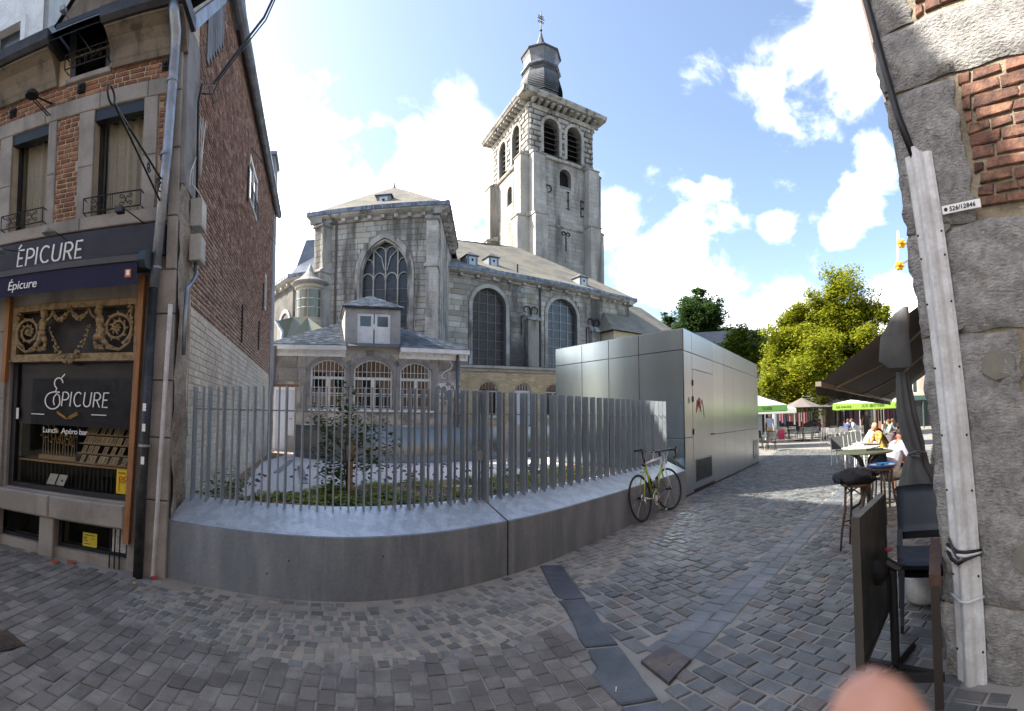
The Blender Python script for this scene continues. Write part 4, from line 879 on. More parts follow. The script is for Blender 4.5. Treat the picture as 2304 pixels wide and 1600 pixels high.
# ---- chapel
T=FC.w
gw=Hole(2.08,4.38,4.6,8.25,1.66,'gothic',16)
mb=MB(); wall(mb,T,.0,5.8,0,11.0,[gw],-.006,.5); mb.quad((5.8,-.006,0),(5.8,-6,0),(5.8,-6,11),(5.8,-.006,11),T); mb.quad((0,-.006,0),(0,-6,0),(0,-6,11),(0,-.006,11),T); mb.build('chapel_wall',m_joint,church)
big=Hole(1.84,4.62,4.6,8.25,1.92,'gothic',16)
masonry('stone',FC,courses(.02,5.78,5.0,10.72,.262,.56,[big],.022,.22,lvar=.2),m_ash,church,.0,.022,.015,.006,290)
FCR=Frame(*FC.w(5.8,0,0)[:2],-2.5)
masonry('chapel_side_stone',FCR,courses(.0,6,5.0,10.7,.262,.55,(),.02,.2),m_ash,church,.0,.02,.015,.006,0,'chapel_side_stones')
mb=MB(); ring_band(mb,T,gw,.24,-.02,.05); mb.build('window_arch_band',m_trim,church)
mb=MB(); ring_band(mb,T,Hole(2.16,4.30,4.6,8.25,1.55,'gothic',16),.08,-.30,-.04); mb.build('window_reveal_moulding',m_trim,church)
win=MB(); fill_head(win,T,gw,-.40); win=win.build('gothic_window',m_leadglass,church)
def inside(s): return gw.top(s)
for i in range(1,4):
    s=2.08+2.30*i/4; MB().box(s-.028,s+.028,-.40,-.28,4.6,min(gw.top(s),9.55)-.02,T).build('mullion',m_trim,win)
for i in range(4):
    c=2.08+2.30*(i+.5)/4; MB().tube([(c+.27*math.cos(a),-.34,8.05+.32*math.sin(a)) for a in [pi*j/10 for j in range(11)]],.035,6,T=T).build('tracery_arch',m_trim,win)
    zt=gw.top(c)-.12
    if zt>8.9: MB().tube([(c+.25*math.cos(a),-.34,zt-.30+.25*math.sin(a)) for a in [pi*j/10 for j in range(11)]],.03,6,T=T).build('tracery_arch',m_trim,win)
for i in range(2):
    c=2.08+2.30*(.25+.5*i); MB().tube([(c-.52,-.34,8.5),(c-.36,-.34,9.1),(c,-.34,9.5),(c+.36,-.34,9.1),(c+.52,-.34,8.5)],.032,6,T=T).build('tracery_arch',m_trim,win)
mb=MB()
for z in (5.2,5.8,6.4,7.0,7.6): mb.box(2.1,4.36,-.395,-.375,z,z+.02,T)
mb.build('saddle_bars',m_joint,win)
def buttress(fr,a,b,stages,name='buttress',mat=None,par=None,z0=0.):
    """stages: (ztop, projection); each with a sloped weathering cap"""
    par=par or church
    z=z0
    for zt,p in stages:
        mb=MB(); mb.box(a,b,-.3,p,z,zt,fr.w); o=mb.build(name,mat or m_ash,par)
        mb=MB(); mb.prism([(-.3,zt),(p+.08,zt),(p+.08,zt+.07),(-.1,zt+.55)],a-.07,b+.07,'x',T=fr.w); mb.build('weathering',m_trim,o)
        z=zt
FCd1=Frame(*FC.w(.35,.0,0)[:2],87.5+28); FCd2=Frame(*FC.w(5.45,.0,0)[:2],87.5-0)
buttress(FCd1,-.30,.30,[(8.35,.55),(10.55,.42)]); buttress(FC,5.22,5.72,[(8.3,.55),(10.45,.42)])
masonry('buttress_stone',FCd1,courses(-.28,.28,5,8.3,.27,.5,(),.02,.2),m_ash,church,.55,.012,.01,.004,0,'buttress_stones'); masonry('buttress_stone',FC,courses(5.24,5.70,5,8.3,.27,.5,(),.02,.2),m_ash,church,.55,.012,.01,.004,0,'buttress_stones'); masonry('buttress_stone',FC,courses(5.24,5.70,8.85,10.4,.27,.5,(),.02,.2),m_ash,church,.42,.012,.01,.004,0,'buttress_stones'); masonry('buttress_stone',FCd1,courses(-.28,.28,8.85,10.5,.27,.5,(),.02,.2),m_ash,church,.42,.012,.01,.004,0,'buttress_stones')
def corniche(fr,a,b,z,mat=m_trim,step=.62,name='cornice',depth=.42,h=.34,lead=True,par=None,ret=0):
    par=par or church
    mb=MB(); mb.prism([(-.3,z),(.06,z),(.10,z+h*.35),(depth*.7,z+h*.55),(depth,z+h*.8),(depth,z+h),(-.3,z+h)],a,b,'x',T=fr.w); o=mb.build(name,mat,par)
    s=a+.25
    while s<b-.15:
        MB().box(s,s+.17,.02,depth*.72,z-.02,z+h*.40,fr.w).build('modillion',mat,o); s+=step
    if lead:
        mb=MB(); mb.prism([(depth-.12,z+h+.002),(depth+.05,z+h+.002),(depth+.03,z+h+.20),(depth-.12,z+h+.24)],a-.05,b+.05,'x',T=fr.w); l=mb.build('lead_gutter',m_lead,o)
        s=a+.1; mb=MB()
        while s<b: mb.box(s,s+.03,depth+.03,depth+.062,z+h+.0,z+h+.20,fr.w); s+=.42
        mb.build('lead_seam',m_zinc,l,kind='stuff')
    return o
corniche(FC,-.25,6.05,10.75); corniche(FCR,-.4,5,10.753)
FCL=Frame(*FC.w(0,-6,0)[:2],87.5+90); corniche(FCL,1,6.4,10.747)
ap=(3.03,-3.0,13.75)
mb=MB(); mb.poly([(-.25,.3,11.28),(6.05,.3,11.28),ap],T); mb.poly([(6.05,.3,11.28),(6.05,-9,11.28),(3.03,-9,13.75),ap],T); mb.poly([(-.25,.3,11.28),(-.25,-9,11.28),(3.03,-9,13.75),ap],T); mb.build('chapel_roof',m_croof,church)
MB().lathe([(.16,0),(.06,.15),(.02,.45),(.0,.55)],8,(ap[0],ap[1],ap[2]-.1),T).build('finial',m_lead,church)
def roof_dormer(fr,s,n,z,w_=.62,h=.62,d=.9):
    o=MB().box(s-w_/2,s+w_/2,n-d,n,z,z+h,fr.w).build('roof_dormer',m_broof,church)
    MB().box(s-w_*.32,s+w_*.32,n,n+.03,z+.04,z+h-.08,fr.w).build('dormer_door',M('pale_blue_door',(.46,.52,.58),.7),o)
    MB().box(s-.06,s+.06,n+.03,n+.035,z+h*.48,z+h*.72,fr.w).build('hatch',m_dead,o)
    mb=MB(); e=.12; A=[(s-w_/2-e,n+e,z+h),(s+w_/2+e,n+e,z+h),(s+w_/2+e,n-d,z+h),(s-w_/2-e,n-d,z+h)]; mb.poly(A,fr.w)
    P=(s,n-.35,z+h+.34)
    for i in range(4): mb.poly([A[i],A[(i+1)%4],P],fr.w)
    mb.build('dormer_cap',m_slate,o)
    for q in (-1,1): MB().prism([(n-d,z+h*.0),(n+.0,z),(n+.0,z+h),(n-d,z+h)],s+q*w_/2,s+q*(w_/2+.03),'x',T=fr.w).build('cheek',m_broof,o)
roof_dormer(FC,3.03,-.55,11.55)
MB().tube([(.92,.08,10.9),(.92,.08,5.0)],.05,7,T=T).build('downpipe',M('copper_pipe',(.12,.085,.075),.5,.4),church)
# ---- nave
T=FN.w
hN=[Hole(1.99,4.11,4.45,7.90,1.07,'round',14),Hole(6.99,9.23,4.45,7.92,1.10,'round',14)]
mb=MB(); wall(mb,T,0,13.8,0,9.65,hN,-.006,.35); mb.quad((13.8,-.006,0),(13.8,-9,0),(13.8,-9,9.65),(13.8,-.006,9.65),T); mb.build('nave_wall',m_joint,church)
hNb=[Hole(1.75,4.35,4.4,7.90,1.32,'round',14),Hole(6.75,9.47,4.4,7.92,1.36,'round',14)]
masonry('nave_stone',FN,courses(.0,13.8,3.6,9.42,.30,.66,hNb,.022,.25,lvar=.2),m_ashN,church,.0,.022,.015,.006,0,'nave_stones')
for h,hb,mt in ((hN[0],hNb[0],m_mesh),(hN[1],hNb[1],m_leadglass)):
    mb=MB(); ring_band(mb,T,h,.22,-.02,.06); mb.build('window_arch_band',m_trim,church)
    o=MB(); fill_head(o,T,h,-.28); o=o.build('nave_window',mt,church)
    for i in range(1,4):
        s=h.a+(h.b-h.a)*i/4
        MB().box(s-.016,s+.016,-.28,-.24,h.z0,h.top(s),T).build('mullion',m_zinc if mt is m_leadglass else m_joint,o)
    z=h.z0+.55
    while z<h.z1+h.rise-.2:
        iv=h.half(z); MB().box(iv[0],iv[1],-.275,-.245,z,z+.022,T).build('glazing_bar',m_zinc if mt is m_leadglass else m_joint,o); z+=.52
corniche(FN,-.1,14.1,9.42,step=1.0,depth=.38,h=.3)
FNE=Frame(*FN.w(13.8,0,0)[:2],-30.4); corniche(FNE,-.4,9,9.423,step=1.,depth=.38,h=.3)
masonry('nave_end_stone',FNE,courses(.0,9,3.6,9.42,.30,.66,(),.022,.25,lvar=.2),m_ashN,church,.0,.022,.015,.006,0,'nave_end_stones')
def stub(a,b,zt,p=.42):
    o=MB().box(a,b,-.1,p,3,zt-.35,T).build('pilaster_stub',m_ashN,church); MB().prism([(-.1,zt-.35),(p+.08,zt-.35),(p+.06,zt-.22),(-.05,zt+.12)],a-.07,b+.07,'x',T=T).build('weathering',m_trim,o)
    c=(a+b)/2; mb=MB()
    for q in (-1,1): mb.tube([(c+q*(.03),.12,zt-.1),(c+q*.04,.12,zt+.28)]+[(c+q*(.26-.22*math.cos(t)),.12,zt+.30+.20*math.sin(t)) for t in [pi*j/9*1.35 for j in range(1,10)]],.035,6,T=T)
    mb.build('scroll_anchor',m_black,o)
    mb=MB(); mb.tube([(a-.25,.06,zt-1.2),(a-.25,.06,zt-.1),(c,.08,zt-.05),(b+.25,.06,zt-.1),(b+.25,.06,zt-1.0)],.03,5,T=T); mb.build('tie_bar',m_black,o)
stub(5.36,6.10,7.72); stub(10.2,10.85,7.55,.35)
MB().lathe([(.16,0),(.16,.03)],16,(0,0,0),lambda x,y,z:T(5.2+x,.02+z,9.1+y)).build('round_vent',m_lead,church)
MB().tube([(6.42,.12,9.6),(6.42,.12,9.3),(6.42,.08,9.2),(6.42,.08,3.6)],.06,7,T=T).build('downpipe',M('lead_pipe',(.05,.055,.062),.5,.4),church)
# nave roof with hip towards the right end
R0=(-1.5,-9.6,15.0); R1=(6.9,-8.6,15.0)
mb=MB(); mb.poly([(-.3,.33,9.93),(14.1,.33,9.93),(9.6,-8.0,15.0),R1,R0,(-1.5,-4,12.0)],T); mb.poly([(14.1,.33,9.93),(14.1,-10,9.93),(9.6,-8.0,15.0)],T); mb.poly([R0,(9.6,-8,15.0),(14.1,-10,9.93),(-1.5,-18,9.9)],T); mb.build('nave_roof',m_croof,church)
roof_dormer(FN,2.25,-.55,10.25); roof_dormer(FN,4.35,-1.9,10.9); roof_dormer(FN,10.3,-.6,10.3)
MB().tube([(5.1,-.35,10.2),(5.1,-.35,10.75)],.05,6,T=T).build('vent_pipe',m_black,church)
# ---- tower
c0=Frame(0.95,38.58,64); FT=Frame(*c0.w(1.0,-.9,0)[:2],64); TW,TD=6.6,7.5
TL=Frame(*FT.w(0,-TD,0)[:2],154); TR=Frame(*FT.w(TW,0,0)[:2],-26)
T=FT.w
hw=[Hole(3.0,4.2,22.1,23.1,.55,'round',10)]
hl=[Hole(3.2,4.2,21.2,22.4,.5,'round',10)]
tower=MB(); wall(tower,T,0,TW,8,24.2,hw,-.006,.5); wall(tower,TL.w,0,TD,8,24.2,hl,-.006,.5); wall(tower,TR.w,0,TD,8,24.2,(),-.006,.5)
tower.quad((0,-TD,8),(TW,-TD,8),(TW,-TD,29),(0,-TD,29),T); tower=tower.build('tower_wall',m_joint,church)
masonry('tower_stone',FT,courses(0,TW,12.5,24.15,.36,.8,hw,.018,.25,lvar=.2),m_ashT,church,.0,.014,.012,.004,0,'tower_stones')
masonry('tower_side_stone',TL,courses(0,TD,14,24.15,.36,.8,hl,.018,.25,lvar=.2),m_ashT,church,.0,.014,.012,.004,0,'tower_side_stones')
for h,fr in ((hw[0],FT),(hl[0],TL)):
    mb=MB(); fill_head(mb,fr.w,h,-.5); mb.build('tower_opening',m_dead,church); mb=MB(); ring_band(mb,fr.w,h,.16,-.01,.02); mb.build('window_surround',m_ashT,church)
MB().box(.0+TD-1.6,TD-1.0,-.3,.012,17.4,18.9,TL.w).build('slit_opening',m_dead,church)
for fr,a,b in ((FT,-.05,1.15),(FT,TW-1.1,TW+.05),(TL,-.05,1.2),(TL,TD-1.15,TD+.05),(TR,-.05,1.1)):
    buttress(fr,a,b,[(18.6,1.15),(23.9,.85)],mat=m_ashT,z0=8)
    if fr is not TR: masonry('buttress_stone',fr,courses(a+.02,b-.02,13,18.5,.36,.7,(),.02,.2),m_ashT,church,1.15,.012,.01,.004,0,'buttress_stones'); masonry('buttress_stone',fr,courses(a+.02,b-.02,19.2,23.8,.36,.7,(),.02,.2),m_ashT,church,.85,.012,.01,.004,0,'buttress_stones')
for fr,a,b,q in ((FT,0,TW,0),(TL,0,TD,.005),(TR,0,TD,-.005)):
    o=MB().prism([(-.1,24.1+q),(.16,24.1+q),(.22,24.2+q),(.22,24.32+q),(-.1,24.5+q)],a-.22+q,b+.22+q,'x',T=fr.w).build('string_course',m_trim,church)
MB().prism([(0,18.3),(.08,18.3),(.10,18.42),(0,18.5)],1.15,TW-1.1,'x',T=T).build('string_course',m_trim,church)
# belfry: banded rustication with two louvred arches per side
def belfry(fr,W,a1,a2,dz=0.):
    hs_=[Hole(a1[0],a1[1],24.6,26.9,.85,'round',12),Hole(a2[0],a2[1],24.6,26.9,.85,'round',12)]
    mb=MB(); wall(mb,fr.w,.15,W-.15,24.4,28.6,hs_,-.1,.7); mb.build('belfry_wall',m_joint,church)
    big_=[Hole(h.a-.05,h.b+.05,24.5,26.9,.95,'round',12) for h in hs_]
    masonry('rusticated_block',fr,courses(.0,W,24.45,28.2,.47,1.15,big_,.10,.2),m_ashT,church,-.1,.20,.04,.01,0,'rusticated_blocks')
    for h in hs_:
        mb=MB(); ring_band(mb,fr.w,h,.26,-.02,.14); mb.build('arch_surround',m_ashT,church)
        o=MB(); fill_head(o,fr.w,h,-.75); o=o.build('belfry_opening',m_dead,church)
        z=24.75
        while z<27.5:
            iv=h.half(z)
            if iv: MB().add([(iv[0],-.62,z+.20),(iv[1],-.62,z+.20),(iv[1],-.22,z-.06),(iv[0],-.22,z-.06),(iv[0],-.62,z+.26),(iv[1],-.62,z+.26),(iv[1],-.22,z),(iv[0],-.22,z)],[(3,2,1,0),(4,5,6,7),(0,1,5,4),(1,2,6,5),(2,3,7,6),(3,0,4,7)],fr.w).build('louvre',M('louvre_wood',(.055,.05,.045),.8,isl=.1),o)
            z+=.48
    MB().prism([(-.3,28.2+dz),(.10,28.2+dz),(.16,28.55+dz),(-.3,28.6+dz)],-.1+dz,W+.1+dz,'x',T=fr.w).build('frieze_band',m_trim,church)
    s=.1
    while s<W: MB().prism([(.08,28.55),(.78,28.62),(.72,28.78),(.40,28.95),(.08,28.98)],s,s+.24,'x',T=fr.w).build('corbel',m_trim,church); s+=.62
    o=MB().prism([(-.3,28.96+dz),(.78,28.96+dz),(.86,29.1+dz),(.95,29.2+dz),(.98,29.34+dz),(-.3,29.34+dz)],-.98+dz,W+.98+dz,'x',T=fr.w).build('tower_cornice',m_trim,church)
belfry(FT,TW,(1.35,2.95),(3.75,5.3)); belfry(TL,TD,(1.6,3.1),(4.4,5.9),.006); belfry(TR,TD,(1.6,3.1),(4.4,5.9),-.006)
ctr=(TW/2,-TD/2)
def ngon(r,k,z,a0=pi/8):
    r*=.82; z=30.0+(z-30.0)*.815
    return [(ctr[0]+r*math.cos(a0+2*pi*i/k),ctr[1]+r*math.sin(a0+2*pi*i/k)*1.05,z) for i in range(k)]
e=.95; B=[(-e,e,29.36),(TW+e,e,29.36),(TW+e,-TD-e,29.36),(-e,-TD-e,29.36)]
mb=MB(); t4=[(ctr[0]+x,ctr[1]+y,31.2) for x,y in ((-2.1,2.2),(2.1,2.2),(2.1,-2.2),(-2.1,-2.2))]
for i in range(4): mb.quad(B[i],B[(i+1)%4],t4[(i+1)%4],t4[i],T)
mb.build('tower_roof_skirt',m_slate,church)
# bulbous spire, eight sided
prof=[(2.75,30.4),(2.45,31.6),(2.30,32.6),(2.35,33.3),(2.55,33.9),(2.45,34.7),(2.15,35.4),(2.02,35.9)]
def loft(rows,k=8): 
    mb=MB(); rings=[ngon(r,k,z) for r,z in rows]; vs=[p for q in rings for p in q]
    mb.add(vs,[(i*k+j,i*k+(j+1)%k,(i+1)*k+(j+1)%k,(i+1)*k+j) for i in range(len(rows)-1) for j in range(k)],T); return mb
loft([(2.85,30.2),(2.5,31.4),(2.28,32.4)]).build('spire_skirt',M('dull_lead',(.12,.125,.135),.6,.2,col2=(.11,.115,.125),scale=1.5),church)
mb=MB(); z=32.4; i=0
while z<35.5:
    t=(z-32.4)/3.1; r=2.42+.22*math.sin(pi*min(1,t*1.25))-.35*t; rings=[ngon(r+.04,8,z),ngon(r-.03,8,z+.2)]; mb.add(rings[0]+rings[1],[(j,(j+1)%8,8+(j+1)%8,8+j) for j in range(8)],T); z+=.2
mb.build('spire_slates',m_slate,church)
loft([(2.1,35.5),(2.35,35.62),(2.35,35.75),(2.0,35.8)]).build('spire_moulding',m_lead,church)
loft([(2.0,35.8),(1.95,36.2),(2.05,37.0),(2.25,37.5)]).build('spire_drum',M('drum_lead',(.17,.175,.185),.5,.3,col2=(.11,.115,.125),scale=2),church)
loft([(2.35,37.5),(2.40,37.65),(2.0,38.0),(1.1,38.3),(.75,38.55)]).build('spire_dome',m_slate,church)
loft([(.95,38.4),(.55,39.3),(.22,40.3),(.07,41.0),(.04,41.2)]).build('spire_needle',m_slate,church)
mb=MB(); mb.tube([(ctr[0],ctr[1],38.6),(ctr[0],ctr[1],40.9)],.05,6,T=T); mb.tube([(ctr[0]-.40,ctr[1],40.2),(ctr[0]+.40,ctr[1],40.2)],.04,6,T=T)
for q in (-1,1):
    mb.tube([(ctr[0]+q*x,ctr[1],z) for x,z in spiral((.22,39.9),.16,.05,R(110),1.1,12)],.03,5,T=T); mb.tube([(ctr[0]+q*x,ctr[1],z) for x,z in spiral((.2,40.42),.15,.05,R(-110),-1.1,12)],.03,5,T=T)
mb.ell((ctr[0],ctr[1],39.05),(.14,.14,.14),8,T=T); mb.build('cross',m_black,church)
# iron letter anchors on the tower
def iron(lines,s,z,sc=1.,fr=FT):
    mb=MB()
    for l in lines: mb.tube([(s+x*sc,.06,z+y*sc) for x,y in l],.05*sc,5,T=fr.w)
    mb.build('iron_anchor',m_black,church)
iron([[(0,-.75),(0,.75)],[(-.15,.75),(.15,.75)],[(-.15,-.75),(.15,-.75)],[(-.1,0),(.1,0)]],3.85,20.9)
iron([[(0,-.75),(0,.75)],[(0,.72)]+[(.42*math.cos(a),.38+.34*math.sin(a)) for a in [R(80)-R(170)*i/8 for i in range(9)]],[(0,.05)]+[(.5*math.cos(a),-.34+.38*math.sin(a)) for a in [R(80)-R(170)*i/8 for i in range(9)]]],5.2,20.5)
iron([[(x,y) for x,y in arc((0,0),.3,R(200),R(-90),12)]],1.85,21.5)
iron([[(0,-.9),(0,.5)]]+[[(q*x,y) for x,y in [(0,.4),(.02,.6)]+spiral((.25,.62),.22,.1,R(180),-.9,10)] for q in (-1,1)],3.6,17.2)
iron([[(0,-.9),(0,.5)]]+[[(q*x,y) for x,y in spiral((.2,.6),.18,.08,R(180),-.9,8)] for q in (-1,1)],5.6,18.3,.8,TL)
# ---- apse and lantern bay seen left of the chapel
AP=[(-14.0,25.6),(-11.55,23.45),(-8.8,23.4),(-8.2,27)]
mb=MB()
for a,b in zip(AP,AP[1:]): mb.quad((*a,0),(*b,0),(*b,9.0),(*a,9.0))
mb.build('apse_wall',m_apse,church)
for a,b in zip(AP,AP[1:]):
    az=math.degrees(math.atan2(b[0]-a[0],b[1]-a[1])); f_=Frame(*a,az); l=math.hypot(b[0]-a[0],b[1]-a[1]); corniche(f_,-.1,l+.1,8.85,depth=.35,h=.3,step=.9)
f_=Frame(*AP[0],math.degrees(math.atan2(AP[1][0]-AP[0][0],AP[1][1]-AP[0][1]))); h=Hole(1.6,2.9,4.5,6.8,.65,'round',10); mb=MB(); fill_head(mb,f_.w,h,.012); mb.build('apse_window',m_mesh,church); mb=MB(); ring_band(mb,f_.w,h,.22,0,.08); mb.build('window_arch_band',m_trim,church)
mb=MB(); E0=[(-14.4,25.7,9.15),(-11.65,23.1,9.15),(-8.6,23.0,9.15)]; U=[at(688,540,27.6),at(689,540,27.5),at(780,536,27.5)]
Mid=[tuple((E0[i][k]*.55+U[i][k]*.45)+(0 if k<2 else -.35) for k in range(3)) for i in range(3)]
for A_,B_ in ((E0,Mid),(Mid,U)):
    for i in range(2): mb.quad(A_[i],A_[i+1],B_[i+1],B_[i])
mb.build('apse_roof',m_broof,church)
bc=at(692,640,22.2); bx,by=bc[0],bc[1]+.3
mb=MB(); mb.lathe([(.66,0),(.66,5.7)],20,(bx,by,0)); bay=mb.build('lantern_bay',m_trim,church)
g=MB(); g.lathe([(.645,6.75),(.645,8.35)],20,(bx,by,0),caps=False); 
mb=MB(); mb.lathe([(.70,5.7),(.70,6.0),(.64,6.1),(.64,7.55),(.72,7.6),(.72,7.72)],20,(bx,by,0)); mb.build('bay_wall',M('bay_stone',(.40,.36,.29),.8,col2=(.3,.27,.22),scale=2),bay)
for k in range(5):
    a0=R(180+18+k*30); mb=MB(); n_=4
    vs=[(bx+.655*math.cos(a0+R(24)*i/n_),by+.655*math.sin(a0+R(24)*i/n_),z) for z in (6.22,7.48) for i in range(n_+1)]; mb.add(vs,[(i,i+1,n_+2+i,n_+1+i) for i in range(n_)]); o=mb.build('bay_window',M('bay_glass',(.10,.11,.075),.15,spec=.8,bump=.05),bay)
    for z in (6.65,7.06): MB().tube([(bx+.665*math.cos(a0+R(24)*i/n_),by+.665*math.sin(a0+R(24)*i/n_),z) for i in range(n_+1)],.014,4).build('glazing_bar',m_white,o)
MB().lathe([(.74,7.72),(.86,7.8),(.90,7.87),(.86,7.9),(.5,8.1),(.2,8.42),(.05,8.75),(.0,8.9)],20,(bx,by,0)).build('bay_roof',M('bay_slate',(.22,.22,.225),.6,col2=(.30,.28,.24),scale=2),bay,False)
# roofed sacristy low behind the annex, mossy slates

# ================================================================= ANNEX WITH WHITE WINDOWS
FA=Frame(16*math.sin(R(-23)),16*math.cos(R(-23)),67); T=FA.w
m_anx=M('annex_stone',(.29,.275,.255),.9,col2=(.39,.37,.335),scale=1.6,mixlo=.45,mixhi=.7,isl=.3,islcol=(.24,.205,.165),bump=.6,bscale=26,bdist=.012,streak=.5,stsc=(1.6,1.6,1.4),streakcol=(.10,.085,.075),fine=.2)
m_anxj=M('annex_mortar',(.47,.42,.34),.95,col2=(.2,.18,.155),scale=2.5,bump=.4,bscale=30,bdist=.01)
m_plaster=M('flaking_plaster',(.62,.60,.56),.9,col2=(.2,.185,.17),scale=5.5,mixlo=.47,mixhi=.53,bump=.5,bscale=30,bdist=.015)
m_cement=M('grey_cement',(.36,.35,.325),.9,col2=(.29,.28,.26),scale=2,bump=.3,bscale=30)
annex=thing('stone_annex','low stone annex with three white arched windows and a shuttered dormer','building',T(1.5,0,.4))
WN=[Hole(-.25,.93,1.9,3.26,.29,'seg',10),Hole(1.18,2.50,1.9,3.26,.32,'seg',10),Hole(2.74,3.85,1.9,3.24,.29,'seg',10)]
dr=Hole(-1.46,-.70,.52,2.60)
mb=MB(); wall(mb,T,-1.7,4.85,0,3.80,WN+[dr],-.006,.22); wall(mb,T,.86,2.73,3.80,5.30,[Hole(1.28,2.40,4.10,5.13)],-.006,.15); mb.quad((.86,-.006,3.8),(.86,-2.2,3.8),(.86,-2.2,5.3),(.86,-.006,5.3),T); mb.quad((2.73,-.006,3.8),(2.73,-2.2,3.8),(2.73,-2.2,5.3),(2.73,-.006,5.3),T); mb.quad((4.85,-.006,0),(4.85,-6,0),(4.85,-6,3.9),(4.85,-.006,3.9),T); mb.quad((-1.7,-.006,0),(-1.7,-6,0),(-1.7,-6,3.9),(-1.7,-.006,3.9),T)
mb.build('front_wall',m_anxj,annex)
pad=[Hole(h.a-.13,h.b+.13,1.75,h.z1,h.rise+.3,'seg',10) for h in WN]+[Hole(-1.56,-.60,.5,2.72)]
masonry('stone',FA,[b for b in courses(-1.7,4.85,.5,3.72,.46,.62,pad,.025,.3,lvar=.25) if not(b[0]>3.9 and 2.2<b[3]<3.0)],m_anx,annex,.0,.03,.02,.012,200)
mb=MB(); mb.box(.86,1.28,-.004,.016,3.78,5.30,T); mb.box(2.40,2.73,-.004,.016,3.78,5.30,T); mb.box(1.28,2.40,-.004,.016,5.13,5.30,T); mb.box(1.28,2.40,-.004,.016,3.78,4.10,T); mb.build('dormer_face',m_cement,annex)
# flaking plaster patch
mb=MB(); pts=[(3.93,2.18),(4.3,2.12),(4.84,2.2),(4.84,2.95),(4.6,3.05),(4.4,2.98),(4.15,2.92),(3.95,2.7)]; mb.prism(pts,-.005,.02,'y',T=T); mb.build('plaster_patch',m_plaster,annex)
for h in WN:
    mb=MB(); o1=h.outline(); 
    ring_band(mb,T,h,.13,-.02,.03); mb.build('stone_surround',M('annex_dressing',(.25,.24,.225),.85,col2=(.17,.16,.15),scale=3,bump=.3,bscale=40),annex)
    # voussoir arch
    big_=Hole(h.a-.13,h.b+.13,h.z1,h.z1,h.rise+.13,'seg',10); mb=MB(); ring_band(mb,T,big_,.20,-.01,.022); mb.build('arch_stones',m_anx,annex)
    w_=MB(); f=.065; n=-.14
    ring_band(w_,T,Hole(h.a+f,h.b-f,h.z0+f,h.z1-.01,h.rise-.03,'seg',10),f+.01,n-.03,n+.03); w_.box(h.a,h.b,n-.03,n+.03,h.z0,h.z0+f,T)
    c=(h.a+h.b)/2; w_.box(h.a+f,h.b-f,n-.028,n+.04,2.90,2.99,T); w_.box(c-.055,c+.055,n-.028,n+.035,h.z0+f,2.90,T)
    for q in (-1,1):
        x0,x1=(h.a+f,c-.055) if q<0 else (c+.055,h.b-f)
        w_.box(x0,x1,n-.02,n+.02,2.42,2.455,T)
    w_=w_.build('window',m_white,annex)
    g=MB(); fill_head(g,T,Hole(h.a+.02,h.b-.02,h.z0+.02,h.z1,h.rise-.02,'seg',10),n); g.build('pane',g_win,w_)
    # iron grille: bars painted pale grey
    k=9
    for i in range(1,k):
        s=h.a+(h.b-h.a)*i/k; MB().tube([(s,-.05,h.z0+.03),(s,-.05,h.top(s)-.04)],.011,5,T=T).build('grille_bar',M('grille_paint',(.55,.55,.53),.5,bump=0),w_)
    for z in (2.02,2.36,2.62,3.16): MB().tube([(h.a+.02,-.04,z),(h.b-.02,-.04,z)],.011,5,T=T).build('grille_bar',MATS['grille_paint'],w_)
    MB().box(h.a-.05,h.b+.05,-.1,.07,1.80,1.90,T).build('sill',m_white if h is not WN[1] else m_white,w_)
    MB().box(h.a-.2,h.b+.2,-1.8,-1.78,1.6,3.8,T).build('room_wall',m_room,w_)
# pale cupboard behind the panes, brick box added to mimic reflected brick houses
MB().box(-.1,.30,-.75,-.72,1.95,2.6,T).build('white_cupboard',m_white,annex); MB().box(.0,.6,-1.5,-1.48,1.9,3.3,T).build('brick_reflection_box',m_brick,annex)
# door
d=MB(); d.box(-1.46,-1.38,-.06,.02,.52,2.60,T); d.box(-.78,-.70,-.06,.02,.52,2.60,T); d.box(-1.38,-.78,-.06,.02,2.50,2.60,T); d=d.build('door',m_white,annex)
MB().box(-1.38,-.78,-.10,-.05,.52,2.50,T).build('door_leaf',M('door_white',(.60,.62,.66),.5,bump=.03),d); MB().tube([(-.85,-.05,1.55),(-.85,.0,1.55),(-.93,.0,1.55)],.012,5,T=T).build('handle',m_black,d)
mb=[MB().box(-1.62+.2*i,-1.44+.2*i,-.03,.02,2.62,2.70,T).build('brick',m_brick,annex) for i in range(5)]
for i in range(2): MB().box(-1.55-.04*i,-.60+.06*i,-.02,.32+.35*(1-i),.30+.13*i*1,.41+.12*i,T).build('step',m_blue if i==0 else M('step_stone',(.33,.33,.33),.8),annex)
# dormer doors
for a,b in ((1.28,1.82),(1.86,2.40)):
    o=MB(); o.box(a,b,-.06,-.02,4.10,5.13,T); o=o.build('dormer_shutter',m_white,annex)
    MB().box(a+.09,b-.09,-.021,-.012,4.70,5.04,T).build('pane',M('dark_pane',(.02,.025,.028),.1,bump=0,spec=.8),o); MB().box(a+.09,b-.09,-.021,-.010,4.18,4.62,T).build('panel',m_white,o)
